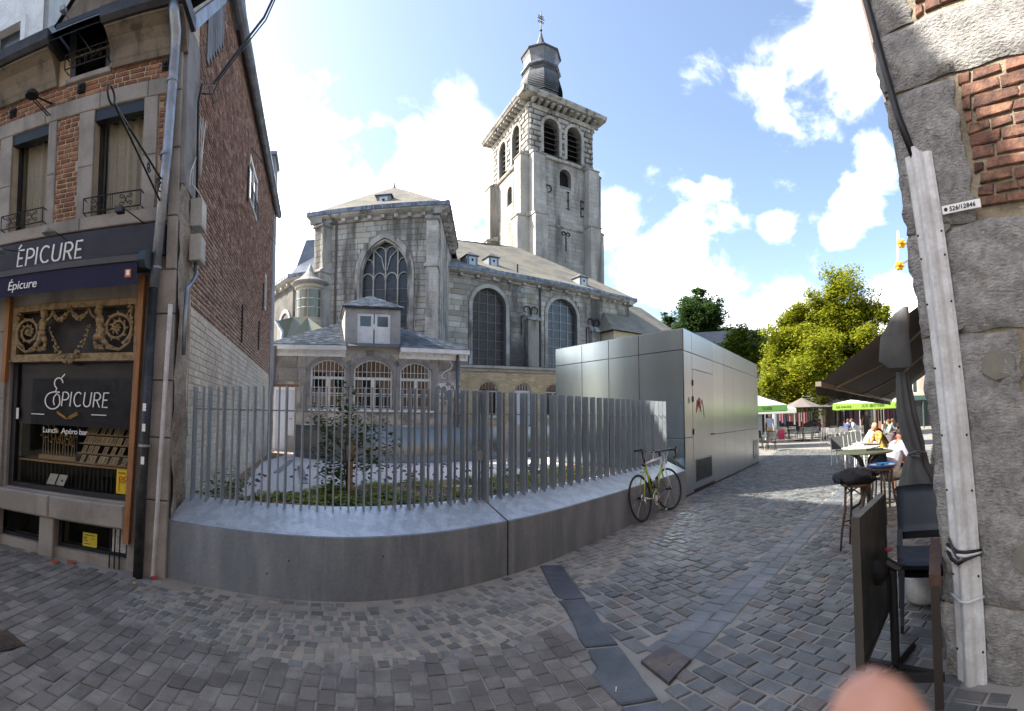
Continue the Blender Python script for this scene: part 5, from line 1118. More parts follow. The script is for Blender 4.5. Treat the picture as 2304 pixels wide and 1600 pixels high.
# eaves with brackets and roofs in slate courses
for a,b in ((-1.72,.90),(2.70,5.10)):
    o=MB().prism([(-.1,3.80),(.10,3.80),(.10,3.82),(.30,3.84),(.30,3.98),(-.1,3.98)],a,b,'x',T=T).build('eave',m_white,annex)
    MB().box(a,b,-.02,.04,3.64,3.80,T).build('eave_board',m_white,o)
    s=a+.12
    while s<b-.05: MB().box(s,s+.07,.04,.14,3.74,3.80,T).build('bracket',m_white,o); s+=.27
def slates(name,T,e0,e1,r0,r1,cw,par,mat,th=.035):
    """slate courses on a plane given by eave e0-e1 and ridge r0-r1 (local points)"""
    e0,e1,r0,r1=map(Vector,(e0,e1,r0,r1)); up=((r0+r1)/2-(e0+e1)/2); nrm=(e1-e0).cross(up).normalized()
    if nrm.z<0: nrm=-nrm
    k=max(2,int(up.length/cw)); mb=MB()
    for i in range(k):
        a=e0.lerp(r0,i/k); b=e1.lerp(r1,i/k); a2=e0.lerp(r0,min(1,(i+1.35)/k)); b2=e1.lerp(r1,min(1,(i+1.35)/k)); l=(b-a).length; m_=max(1,int(l/(cw*1.35))); off=.5 if i%2 else 0
        for j in range(-1,m_+1):
            t0,t1=max(0,(j+off)/m_),min(1,(j+1+off)/m_)
            if t1-t0<.02/max(l,.02): continue
            g=.002/max(l,.01); p=[a.lerp(b,t0+g),a.lerp(b,t1-g),a2.lerp(b2,t1-g),a2.lerp(b2,t0+g)]; dz=random.uniform(.9,1.15)*th
            q=[p[0]+nrm*dz,p[1]+nrm*dz,p[2]+nrm*.003,p[3]+nrm*.003]
            mb.add([tuple(v) for v in (p[0],p[1],q[0],q[1],q[2],q[3])],[(0,1,3,2),(2,3,4,5)],T)
    mb.build(name,mat,par,kind='stuff')
m_aslate=M('annex_slate',(.15,.185,.23),.4,col2=(.21,.245,.285),scale=3,isl=.4,bump=.2,bscale=30)
rp=(1.0,-2.6,5.30); rq=(2.6,-2.6,5.30)
mb=MB(); mb.poly([(-1.75,.30,3.985),(5.12,.30,3.985),rq,rp],T); mb.poly([(5.12,.3,3.985),(5.12,-6,3.985),rq],T); mb.poly([(-1.75,.3,3.985),(-1.75,-6,3.985),rp],T); mb.build('roof',m_slate,annex)
slates('roof_slates',T,(-1.75,.31,3.99),(.90,.31,3.99),(.96,-2.6,5.31),(.97,-2.6,5.31),.13,annex,m_aslate); slates('roof_slates',T,(2.70,.31,3.99),(5.12,.31,3.99),(2.62,-2.6,5.31),(2.63,-2.6,5.31),.13,annex,m_aslate)
o=MB().box(.80,2.79,-2.0,.10,5.28,5.34,T).build('dormer_eave',m_dark,annex)
A=[(.76,.14,5.34),(2.83,.14,5.34),(2.83,-2.2,5.34),(.76,-2.2,5.34)]; pk=(1.78,-1.0,5.98)
slates('dormer_slates',T,A[0],A[1],pk,pk,.12,annex,m_aslate); mb=MB(); mb.poly([A[1],A[2],pk],T); mb.poly([A[3],A[0],pk],T); mb.build('dormer_roof',m_aslate,annex)
mb=MB(); mb.tube([(-1.42,.36,3.9),(-1.44,.18,3.75),(-1.45,.12,3.6),(-1.47,.10,2.75),(-1.58,.12,2.55),(-1.62,.12,2.4),(-1.62,.12,.5)],.055,8,T=T); mb.build('downpipe',M('grey_pipe',(.10,.105,.115),.5,.2),annex,True)
MB().tube([(4.72,.12,3.85),(4.72,.12,.5)],.055,8,T=T).build('downpipe',MATS['grey_pipe'],annex,True)
MB().tube([(4.45,.03,3.62),(4.55,.04,3.5),(4.50,.05,3.36),(4.25,.05,3.22),(4.15,.05,3.1),(4.2,.05,3.02),(4.32,.05,3.0)],.018,6,T=T).build('loose_white_cable',m_white,annex,True)
MB().box(-1.0,4.85,.0,.03,.45,1.0,T).build('plinth',m_anx,annex)
# low mossy roof behind the annex
m_moss=M('mossy_slate',(.22,.21,.11),.7,col2=(.16,.18,.17),scale=2.2,mixlo=.35,mixhi=.7,isl=.15,bump=.3,bscale=20)
sr=thing('mossy_lean_to','small mossy slate roofed lean-to between the annex and the church apse','building',at(670,790,18.5)[:2]+(0,))
p=[at(624,722,18.2),at(660,713,20.5),at(692,714,21.2),at(730,742,20.3),at(700,790,18.6),at(640,775,17.6)]
mb=MB(); mb.poly([p[0],p[1],p[5]]); mb.poly([p[1],p[2],p[5]]); mb.poly([p[2],p[3],p[4],p[5]]); mb.build('roof',m_moss,sr)
mb=MB(); mb.poly([(q[0],q[1],0) for q in p]); 
for a,b in zip(p,p[1:]+p[:1]): mb.quad((a[0],a[1],0),(b[0],b[1],0),b,a)
mb.build('wall',m_anx,sr); MB().tube([at(621,723,18.1),at(636,748,17.7),at(634,776,17.3)],.07,6).build('gutter',m_zinc,sr)
# ================================================================= YELLOW BRICK CORRIDOR
FY=Frame(-2.6,21.9,70); T=FY.w
m_yb=M('yellow_brick',(.56,.44,.27),.9,col2=(.46,.35,.21),scale=2.5,isl=.14,islcol=(.50,.40,.26),bump=.4,bscale=40,bdist=.008)
m_ybj=M('yellow_mortar',(.40,.32,.21),.95,bump=.3)
yb=thing('yellow_brick_corridor','long low yellow brick building with round arched openings below the church windows','building',T(3,0,.4))
hY=[Hole(1.13,2.04,1.77,2.93,.46,'round',10),Hole(2.90,3.72,1.30,2.96,.42,'round',10),Hole(4.51,5.36,1.77,2.94,.43,'round',10)]
mb=MB(); wall(mb,T,-.6,9,0,3.85,hY,-.006,.18); mb.build('wall',m_ybj,yb)
padY=[Hole(h.a,h.b,h.z0,h.z1,h.rise,'round',10) for h in hY]
masonry('brick',FY,courses(.2,6.4,.9,3.84,.085,.30,padY,.014,.15),m_yb,yb,.0,.012,.008,.004,0,'bricks')
MB().prism([(-.4,3.85),(.06,3.85),(.06,3.98),(.16,4.0),(.16,4.12),(-.4,4.15)],-.6,9,'x',T=T).build('coping',M('coping_stone',(.40,.37,.31),.8,col2=(.3,.28,.24),scale=2,streak=.3),yb)
MB().quad((-.6,.15,4.14),(9,.15,4.14),(9,-4,4.6),(-.6,-4,4.6),T).build('roof',m_lead,yb)
for i,h in enumerate(hY):
    w_=MB(); ring_band(w_,T,Hole(h.a+.05,h.b-.05,h.z0+.05,h.z1,h.rise-.05,'round',10),.055,-.16,-.10); w_.box(h.a,h.b,-.16,-.09,h.z1-.03,h.z1+.04,T)
    if i!=1: w_.box(h.a,h.b,-.16,-.10,h.z0,h.z0+.06,T); c=(h.a+h.b)/2; w_.box(c-.04,c+.04,-.16,-.095,h.z0,h.z1,T)
    w_=w_.build('door' if i==1 else 'window',m_white,yb); g=MB(); fill_head(g,T,Hole(h.a+.01,h.b-.01,h.z0+.01,h.z1,h.rise-.01,'round',10),-.135); g.build('pane',M('dark_glazing',(.02,.023,.026),.08,bump=0,spec=.9),w_)
    if i==1: MB().box(h.a+.06,h.b-.06,-.13,-.11,h.z0,h.z1-.03,T).build('door_leaf',MATS['door_white'],w_)
    for k in range(1,6):
        s=h.a+(h.b-h.a)*k/6
        if i!=1 or True: MB().tube([(s,-.06,(h.z1 if i==1 else h.z0)),(s,-.06,h.top(s)-.03)],.010,4,T=T).build('grille_bar',m_black if i!=1 else MATS['grille_paint'],w_)
    if i!=1:
        MB().box(h.a-.05,h.b+.05,-.1,.05,h.z0-.07,h.z0,T).build('sill',m_white,w_)
        for z in (2.1,2.55,3.0): MB().tube([(h.a,-.06,z),(h.b,-.06,z)],.010,4,T=T).build('grille_bar',m_black,w_)
# grey roofed house right of the church
gh=thing('grey_roofed_house','pale house with a grey hipped roof far behind the steel kiosk','house',(12,40,0))
f_=Frame(*onz(1380,715,8.0)[:2],60); mb=MB(); mb.box(0,7,-6,0,0,7.2,f_.w); mb.build('wall',M('cream_wall',(.52,.45,.32),.9),gh)
mb=MB(); q=[(-.3,.3,7.2),(7.3,.3,7.2),(7.3,-6.3,7.2),(-.3,-6.3,7.2)]; mb.poly([q[0],q[1],(5.5,-3,10.0),(1,-3,10.0)],f_.w); mb.poly([q[1],q[2],(5.5,-3,10.0)],f_.w); mb.poly([q[2],q[3],(1,-3,10.0),(5.5,-3,10.0)],f_.w); mb.poly([q[3],q[0],(1,-3,10.0)],f_.w); mb.build('roof',m_croof,gh)
for s in (1.0,3.0,5.0): o=MB().box(s,s+.9,.0,.03,5.0,6.6,f_.w).build('window',m_white,gh); MB().box(s+.1,s+.8,.03,.035,5.1,6.5,f_.w).build('pane',MATS['dark_glazing'],o)

# ================================================================= STEEL KIOSK, STEEL GARDEN WALL, GARDEN, BICYCLE
def steel_mat(name,base,rough,metal=1.,var=.12,scale=(3,3,.35),bump=.02):
    m=M(name,base,rough,metal,col2=tuple(c*(1-var*1.6) for c in base),scale=1.4,stretch=scale,bump=bump,bscale=6,bdist=.004,isl=.05,fine=.03); return m
m_ss=M('brushed_steel',(.50,.52,.535),.30,1.,col2=(.53,.535,.53),scale=1.2,stretch=(2,2,.3),bump=0,isl=.06,fine=.02,rvar=False); m_ss2=M('steel_panel_shaded',(.28,.335,.375),.22,1.,col2=(.25,.30,.34),scale=1.2,stretch=(2,2,.3),bump=0,isl=.05,fine=.02,rvar=False)  # second steel: left face's shade and blue reflection put into its colour
m_galv=M('galvanised_wall',(.20,.225,.245),.55,.45,col2=(.27,.295,.315),scale=1.6,stretch=(2.5,2.5,.6),bump=.05,streak=.4,stsc=(9,9,.45),streakcol=(.40,.41,.41),stlo=.56,sthi=.72)
m_cap=M('galvanised_cap',(.60,.66,.70),.42,.6,col2=(.50,.56,.60),scale=7,mixlo=.44,mixhi=.56,bump=.04)
m_bar=M('galvanised_bar',(.27,.315,.345),.5,.4,col2=(.24,.27,.30),scale=5,stretch=(1,1,.4),isl=.06,bump=.03)
kiosk=thing('steel_kiosk','large brushed steel box kiosk with a service door beside the alley','kiosk',(3.45,9.30,0))
FKr=Frame(3.45,9.30,40.5); FKl=Frame(1.16,12.75,146.4); KH=3.455
core=MB(); Tk=FKr.w
K=[(3.45,9.30),(8.37,15.05),(5.9,18.3),(1.16,12.75)]
cc=[(k[0]*.998+sum(q[0] for q in K)/4*.002,k[1]*.998+sum(q[1] for q in K)/4*.002) for k in K]
core.prism(cc,.0,KH-.01,'z'); core.build('core',M('dark_steel',(.03,.032,.035),.4,.8),kiosk)
def panel(fr,a,b,z0,z1,mat=None,name='panel',n=.012,g=.007,th=.012):
    mb=MB(); c=.003; vs=[(a+g,n-th,z0+g),(b-g,n-th,z0+g),(b-g,n-th,z1-g),(a+g,n-th,z1-g),(a+g,n-c,z0+g),(b-g,n-c,z0+g),(b-g,n-c,z1-g),(a+g,n-c,z1-g),(a+g+c,n,z0+g+c),(b-g-c,n,z0+g+c),(b-g-c,n,z1-g-c),(a+g+c,n,z1-g-c)]
    mb.add(vs,piece_faces(),fr.w); return mb.build(name,mat or m_ss,kiosk)
xs=[0,.50,2.05,3.06,4.08,5.48,6.50,7.57]
for a,b in zip(xs,xs[1:]): panel(FKr,a,b,3.0,KH)
panel(FKr,0,.5,1.2,3.0); panel(FKr,0,.5,.03,1.2); panel(FKr,.5,2.05,2.66,3.0)
for a,b in zip(xs[2:],xs[3:]): panel(FKr,a,b,1.2,3.0); panel(FKr,a,b,.03,1.2)
dk=panel(FKr,.5,2.05,.08,2.66,name='service_door',n=.016)
for z in (1.25,1.95,2.3): MB().box(.495,.52,.014,.034,z,z+.12,Tk).build('hinge',m_black,dk)
MB().box(1.80,2.0,.016,.05,1.20,1.225,Tk).build('handle',m_black,dk)
v=MB().box(.62,1.80,.016,.022,.22,.72,Tk).build('vent_grille',m_ss2,dk)
mb=MB()
for i in range(40): mb.box(.65+i*.0285,.665+i*.0285,.022,.0235,.25,.69,Tk)
o=mb.build('vent_slot',MATS['dark_steel'],v); o['kind']='stuff'
v=MB().box(6.58,7.28,.012,.03,.20,.82,Tk).build('side_vent',m_ss2,kiosk); mb=MB()
for i in range(10): mb.box(6.62,7.24,.03,.0315,.26+i*.054,.285+i*.054,Tk)
mb.build('vent_slot',MATS['dark_steel'],v)['kind']='stuff'
mb=MB(); gs=[[(.74,1.86),(.80,2.0),(.82,1.84),(.88,2.02),(.90,1.86),(.98,2.04),(.96,1.80)],[(.78,1.78),(1.0,1.95),(.92,2.06),(.86,1.9),(1.12,1.98)],[(.72,1.72),(.78,2.0)],[(1.0,1.78),(1.12,2.02),(1.22,1.85),(1.27,1.62)],[(.95,1.9),(1.08,1.74),(.86,1.76)]]
for l in gs: mb.tube([(s,.020,z) for s,z in l],.006,4,T=Tk)
tag(mb.build('graffiti_tag',M('red_spray',(.40,.05,.03),.6,bump=0)),'small red spray paint tag on the steel kiosk door','graffiti')
mb=MB()
for l in [[(.20,1.9),(.24,2.05),(.28,1.92)],[(.30,2.04),(.30,1.92),(.36,1.92)],[(.22,1.98),(.27,1.97)]]: mb.tube([(s,.014,z) for s,z in l],.004,4,T=Tk)
tag(mb.build('scribble_tag',M('grey_marker',(.22,.20,.20),.6,bump=0)),'faint grey marker scribble on the narrow corner panel of the kiosk','graffiti')
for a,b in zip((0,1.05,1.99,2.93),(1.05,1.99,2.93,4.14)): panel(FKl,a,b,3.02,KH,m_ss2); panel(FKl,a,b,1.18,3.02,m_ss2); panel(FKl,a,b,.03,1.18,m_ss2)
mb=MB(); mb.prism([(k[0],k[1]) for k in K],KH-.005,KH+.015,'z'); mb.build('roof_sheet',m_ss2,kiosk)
# ---- garden wall with bars
fence=thing('steel_garden_wall','low curved grey steel wall with a sloping cap and a row of upright steel bars','fence',(-.6,4.6,0))
fp=smooth_path(WALLPTS,.04)
def nrm_at(i):
    a=fp[max(0,i-3)]; b=fp[min(len(fp)-1,i+3)]; dx,dy=b[0]-a[0],b[1]-a[1]; l=math.hypot(dx,dy); return (-dy/l,dx/l)   # inward (towards the garden)
NJ=min(range(len(fp)),key=lambda i:abs(proj((*fp[i],.5))[0]-1142))
def sweep(prof,i0,i1,name,mat,par,smooth=False):
    mb=MB(); k=len(prof); vs=[]
    for i in range(i0,i1+1):
        n=nrm_at(i); vs+=[(fp[i][0]+n[0]*d_,fp[i][1]+n[1]*d_,z) for d_,z in prof]
    m_=i1-i0; fs=[(i*k+j,(i+1)*k+j,(i+1)*k+j+1,i*k+j+1) for i in range(m_) for j in range(k-1)]
    fs+=[tuple(range(k)),tuple(range(m_*k,m_*k+k))]
    mb.add(vs,fs); return mb.build(name,mat,par,smooth)
for i0,i1 in ((0,NJ),(NJ,len(fp)-1)):
    a,b=i0+(0 if i0==0 else 0),i1
    sweep([(.03,-.05),(0,-.05),(0,.545),(.012,.552),(.03,.552)],a,b,'wall_panel',m_galv,fence); sweep([(.0125,.5535),(.43,.742),(.45,.742),(.45,.40)],a,b,'sloping_cap',m_cap,fence)
    n=nrm_at(b if i0==0 else a); p=fp[b if i0==0 else a]
    if i0==0: MB().tube([(p[0]+n[0]*.0-.0,p[1]-.004,-.03),(p[0],p[1]-.004,.55),(p[0]+n[0]*.43,p[1]+n[1]*.43,.744)],.006,4).build('panel_joint',MATS['dark_steel'],fence)
nE=nrm_at(0); p=fp[0]; mb=MB(); mb.add([(p[0]-.02,p[1],.0),(p[0],p[1],.55),(p[0]+nE[0]*.43,p[1]+nE[1]*.43,.745),(p[0]+nE[0]*.43,p[1]+nE[1]*.43,.0)],[(0,1,2,3)]); mb.build('end_plate',m_cap,fence)
for px,py in ((648,1262),(866,1252),(596,1290)):
    i=min(range(len(fp)),key=lambda i:abs(proj((*fp[i],.2))[0]-px)); z=at(px,py,math.hypot(*fp[i]))[2]; n=nrm_at(i); MB().ell((fp[i][0]-n[0]*.003,fp[i][1]-n[1]*.003,z),(.008,.008,.008),6).build('bolt_hole',MATS['dark_steel'],fence)
def bar_mesh(dep,th,h):
    mb=MB(); mb.box(-dep,0,-th/2,th/2,0,h); me=bpy.data.meshes.new('bar'); me.from_pydata(mb.v,[],mb.f); me.materials.append(m_bar); return me
bars=(bar_mesh(.080,.0135,1.34),bar_mesh(.032,.0125,1.22))
step=.086; acc=.07; j=0; L_=.04
tot=(len(fp)-1)*.04
rod=[]
while acc<tot-.12:
    i=min(len(fp)-1,int(acc/.04)); n=nrm_at(i); t=acc/.04-i; q=fp[min(len(fp)-1,i+1)]; x=fp[i][0]+(q[0]-fp[i][0])*t; y=fp[i][1]+(q[1]-fp[i][1])*t
    k=j%2; z0=(.64,.71)[k]; ztop=1.90+.05*min(1,acc/tot)
    m3=Matrix((Vector((n[0],n[1],0)),Vector((-n[1],n[0],0)),Vector((0,0,(ztop-z0-(.0 if k==0 else .0))/(1.34,1.22)[k])))).transposed()
    meshobj('bar',bars[k],fence,m3,(x+n[0]*.42,y+n[1]*.42,z0)); rod.append((x+n[0]*.405,y+n[1]*.405,1.665)); acc+=step if i<NJ else .104; j+=1
MB().tube(rod,.008,5).build('tie_rod',m_bar,fence)
gi=NJ; n=nrm_at(gi); p=(fp[gi][0]+n[0]*.40,fp[gi][1]+n[1]*.40); u=Vector((n[1],-n[0],0))
g_=MB(); g_.box(-.08,.02,-.015,.015,.64,1.93,lambda x,y,z:(p[0]+n[0]*x+u.x*y,p[1]+n[1]*x+u.y*y,z)); g_.build('gate_post',m_bar,fence); 
MB().box(-.03,.0,-.16,-.02,1.16,1.26,lambda x,y,z:(p[0]+n[0]*x+u.x*y,p[1]+n[1]*x+u.y*y,z)).build('lock_box',m_bar,fence)
# ---- garden
GZ=.50
m_bark=M('bark_mulch',(.22,.14,.09),.95,col2=(.33,.23,.155),scale=22,mixlo=.42,mixhi=.58,bump=.8,bscale=40,bdist=.03,fine=.3)
m_gravel=M('white_gravel',(.70,.67,.65),.9,col2=(.55,.52,.50),scale=30,mixlo=.45,mixhi=.6,bump=.7,bscale=55,bdist=.02,fine=.3)
inner=[(fp[i][0]+nrm_at(i)[0]*.44,fp[i][1]+nrm_at(i)[1]*.44) for i in range(0,len(fp),6)]
struct(MB().prism(inner+[(3.2,9.4),(1.16,12.7),(2.2,14.2),(6,20),(4.5,25),(-1,22.5),(-7,18),(-8,15.5),(-5.6,9.4)],-.02,GZ,'z').build('garden_bed',m_bark))
gpoly=[(-3.55,5.6),(-5.75,10.2),(-6.9,15.2),(-3.4,16.4),(2.4,19.5),(2.0,14.3),(1.1,12.6),(1.35,11.6),(.5,10.3),(-.3,9.3),(-1.3,8.8),(-2.3,7.9),(-3.0,6.5)]
struct(MB().prism(gpoly,GZ-.05,GZ+.012,'z').build('gravel_court',m_gravel))
def on(x,y): return poly_in((x,y),gpoly)
# grey edging lines across the gravel
for a,b in (((-4.6,9.9),(-3.3,7.3)),((-5.35,11.0),(-4.4,8.4))):
    d=Vector((b[0]-a[0],b[1]-a[1],0)).normalized(); q=Vector((-d.y,d.x,0))*.06; tag(MB().prism([(a[0]-q.x,a[1]-q.y),(b[0]-q.x,b[1]-q.y),(b[0]+q.x,b[1]+q.y),(a[0]+q.x,a[1]+q.y)],GZ,GZ+.03,'z').build('steel_edging',m_galv),'flat grey steel edging strip across the gravel %s'%('leading from the step' if a[0]>-5 else 'nearest the limewashed wall'),'edging')
# low curved steel plate wall in front of the annex
pp=smooth_path([(-5.9,12.35),(-4.86,11.75),(-3.86,11.6),(-2.77,11.83),(-1.73,12.4),(-.64,13.4),(.39,15.0),(1.55,17.1)],.15)
cw_=thing('curved_steel_parapet','low curved polished steel plate wall in front of the annex','parapet',(-2.77,11.83,GZ))
def strip(z0,z1,off,name,mat):
    mb=MB(); vs=[]
    for i,q in enumerate(pp):
        a=pp[max(0,i-1)]; b=pp[min(len(pp)-1,i+1)]; l=math.hypot(b[0]-a[0],b[1]-a[1]); nx,ny=(b[1]-a[1])/l*off,-(b[0]-a[0])/l*off; vs+=[(q[0]+nx,q[1]+ny,z0),(q[0]+nx,q[1]+ny,z1),(q[0]-(b[1]-a[1])/l*.05,q[1]+(b[0]-a[0])/l*.05,z1)]
    mb.add(vs,[(3*i+k,3*i+3+k,3*i+4+k,3*i+1+k) for i in range(len(pp)-1) for k in (0,1)]); return mb.build(name,mat,cw_,True)
strip(GZ+.18,1.40,.0,'upper_plate',M('dull_steel',(.30,.31,.29),.38,.9,col2=(.27,.28,.26),scale=1.5,bump=0,fine=.02,rvar=False)); strip(GZ,GZ+.20,.06,'plinth',m_galv)
m_post=M('steel_post',(.55,.56,.56),.35,.9,col2=(.42,.43,.43),scale=3,bump=.02)
for i,(px,dd) in enumerate(((1134,10.9),(1146,11.6),(1168,11.0),(1182,10.6),(1200,11.6),(1209,11.1))):
    c=at(px,1050,dd); tag(MB().box(c[0]-.055,c[0]+.055,c[1]-.03,c[1]+.03,GZ,GZ+1.0+.05*(i%2)).build('steel_bollard',m_post),('%s steel post from the left in the garden cluster near the kiosk'%('first','second','third','fourth','fifth','last')[i]),'post','steel posts in the garden')
tag(MB().box(-1.0,1.9,14.2,14.6,GZ+.01,GZ+.16).build('stone_kerb',m_blue),'dark stone kerb behind the steel posts in the garden','kerb')
# scatter helpers
def leafy(name,pts,size,mat,parent=None,kind=None,up=.6):
    mb=MB()
    for x,y,z,s in pts:
        a=random.uniform(0,6.28); t=random.uniform(-.7,.9)*up; b=random.uniform(-.6,.6)
        u=Vector((math.cos(a),math.sin(a),b*.5)); v=Vector((-math.sin(a),math.cos(a),t)); u*=s; v*=s*.75
        p=Vector((x,y,z)); mb.add([tuple(p-u),tuple(p-u*.2+v*.8),tuple(p+u),tuple(p-u*.2-v*.8)],[(0,1,2,3)])
    return mb.build(name,mat,parent,kind=kind)
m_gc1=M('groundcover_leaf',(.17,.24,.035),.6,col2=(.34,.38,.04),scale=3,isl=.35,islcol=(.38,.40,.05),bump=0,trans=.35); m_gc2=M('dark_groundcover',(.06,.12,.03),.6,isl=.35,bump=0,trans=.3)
def bedpt():
    while True:
        i=random.randrange(5,len(fp)-8); n=nrm_at(i); d=random.uniform(.5,4.2); x,y=fp[i][0]+n[0]*d,fp[i][1]+n[1]*d
        if not on(x,y) and (x<1.6 or y<11) : return x,y,d
pts=[];pts2=[]
for c in range(210):
    x,y,d=bedpt()
    lush=random.random()<(.25 if d<1.4 else .9)
    if not lush and random.random()<.5: continue
    k=random.randint(40,110); rr_=random.uniform(.12,.30); hh=random.uniform(.04,.15)
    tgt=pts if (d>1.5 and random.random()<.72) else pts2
    for q in range(k): a=random.uniform(0,6.28); r=rr_*math.sqrt(random.random()); tgt.append((x+r*math.cos(a),y+r*math.sin(a),GZ+.02+hh*random.random()*(1-r/rr_*.6),random.uniform(.018,.04)))
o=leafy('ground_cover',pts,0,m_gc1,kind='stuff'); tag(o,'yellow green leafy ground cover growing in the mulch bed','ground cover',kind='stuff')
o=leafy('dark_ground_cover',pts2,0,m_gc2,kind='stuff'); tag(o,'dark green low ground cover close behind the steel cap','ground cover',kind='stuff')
mb=MB(); 
for i in range(9000):
    x,y,d=bedpt()
    if d>3.2: continue
    a=random.uniform(0,3.14); l=random.uniform(.012,.035); wd=random.uniform(.005,.012); z=GZ+random.uniform(0,.02); tl=random.uniform(-.012,.012); c,s=math.cos(a),math.sin(a)
    mb.add([(x-l*c-wd*s,y-l*s+wd*c,z+tl),(x+l*c-wd*s,y+l*s+wd*c,z-tl),(x+l*c+wd*s,y+l*s-wd*c,z-tl),(x-l*c+wd*s,y-l*s-wd*c,z+tl)],[(0,1,2,3)])
tag(mb.build('bark_chips',M('bark_chip',(.34,.22,.15),.9,isl=.45,islcol=(.52,.41,.31),bump=0)),'loose bark chips covering the garden bed','bark chips',kind='stuff')['kind']='stuff'
mb=MB(); k=0
while k<130:
    x=random.uniform(-4.5,.8); y=random.uniform(7,13.0)
    if on(x,y) and on(x,y+.3) and y<12.2+.5*(x>-1): mb.ell((x,y,GZ+.02),(random.uniform(.025,.055),random.uniform(.025,.05),.035),6); k+=1
tag(mb.build('dark_pebbles',M('dark_pebble',(.10,.10,.10),.8,isl=.4)),'dark pebbles strewn over the white gravel','pebbles',kind='stuff')
c=onz(1045,1095,GZ+.05); tag(MB().box(c[0]-.30,c[0]+.30,c[1]-.12,c[1]+.12,GZ,GZ+.06).build('concrete_slab',m_cement),'pale flat slab half hidden by ground cover in the bed','slab')
c=onz(1115,1135,GZ+.02); dg=thing('drain_grating','rust coloured slotted drain grating in the bed beside the gate post','grating',(c[0],c[1],GZ)); 
for i in range(10): MB().box(c[0]-.25+i*.05,c[0]-.225+i*.05,c[1]-.13,c[1]+.13,GZ+.01,GZ+.03).build('slat',M('rusty_slat',(.28,.18,.10),.8),dg)
# weeds at the foot of the limewashed wall
pts=[]
for i in range(260): s=random.uniform(.9,3.2); q=FS.w(s,random.uniform(.03,.5),0); pts.append((q[0],q[1],GZ+random.random()**1.5*.35,random.uniform(.02,.045)))
tag(leafy('wall_weeds',pts,0,m_gc2,kind='stuff',up=1.2),'green weeds growing along the foot of the limewashed wall','weeds',kind='stuff')
# sapling
sx,sy=-2.36,6.75
tr=thing('garden_sapling','young leafy shrub tree tied to a stake in the fenced garden','tree',(sx,sy,GZ))
m_twig=M('twig_bark',(.13,.09,.06),.9); m_leafd=M('shrub_leaf',(.05,.10,.022),.5,isl=.4,islcol=(.08,.13,.03),bump=0,trans=.3,spec=.4)
lp=[]; br_=[]
def limb(p,q,r0,r1,nm='branch',bend=.08):
    p,q=Vector(p),Vector(q); m_=p.lerp(q,.5)+Vector((random.uniform(-bend,bend),random.uniform(-bend,bend),.04)); MB().tube([tuple(p),tuple(m_),tuple(q)],[r0,(r0+r1)/2,r1],6).build(nm,m_twig,tr); return m_
base=(sx,sy,GZ)
for q,r in (((sx+.03,sy,1.35),.022),((sx-.07,sy+.05,1.25),.017),((sx-.05,sy-.06,1.1),.015)): limb((sx+random.uniform(-.04,.04),sy,GZ),q,r,r*.7,'trunk',.03)
ends=[((sx-.04,sy,1.2),(sx-.02,sy,2.08)),((sx,sy,1.2),(sx+.08,sy,1.75)),((sx-.05,sy,1.1),(sx-.55,sy+.1,1.72)),((sx-.05,sy,1.1),(sx-.35,sy-.2,1.5)),((sx,sy,1.05),(sx+.50,sy,1.45)),((sx,sy,1.0),(sx+.75,sy+.1,1.25)),((sx-.1,sy,1.0),(sx-.42,sy,1.12)),((sx+.1,sy,1.15),(sx+.38,sy+.1,1.58)),((sx,sy,.85),(sx+.42,sy-.1,1.0)),((sx-.05,sy,.8),(sx-.35,sy,.82)),((sx,sy,.9),(sx-.2,sy-.1,.75))]
for p,q in ends:
    limb(p,q,.012,.004); 
    for k in range(150):
        t=random.uniform(.3,1.08); c=Vector(p).lerp(Vector(q),t); s=.13*(1.15-t*.5); lp.append((c.x+random.gauss(0,s),c.y+random.gauss(0,s),c.z+random.gauss(0,s*.9),random.uniform(.022,.042)))
leafy('foliage',lp,0,m_leafd,tr,up=1.3)
MB().tube([(sx+.07,sy-.06,GZ),(sx+.07,sy-.06,1.30)],.026,8).build('stake',M('stake_wood',(.36,.19,.07),.8),tr); MB().tube([(sx+.07+.035*math.cos(a),sy-.06+.035*math.sin(a),1.0) for a in [2*pi*i/10 for i in range(10)]],.012,5,closed=True).build('tie',m_black,tr)
pts=[]; c=onz(905,1075,GZ); 
for k in range(60): pts.append((c[0]+random.gauss(0,.12),c[1]+random.gauss(0,.1),GZ+random.uniform(.1,.5),random.uniform(.015,.03)))
yf=thing('yellow_flower_clump','small clump of yellow flowers behind the middle of the fence','flowers',(c[0],c[1],GZ)); leafy('bloom',[(x,y,GZ+.42+random.uniform(-.06,.08),.025) for x,y,z,s in pts[:26]],0,M('yellow_petal',(.55,.42,.03),.7,bump=0),yf,kind='stuff'); leafy('leaves',pts,0,m_gc2,yf,up=1.4)
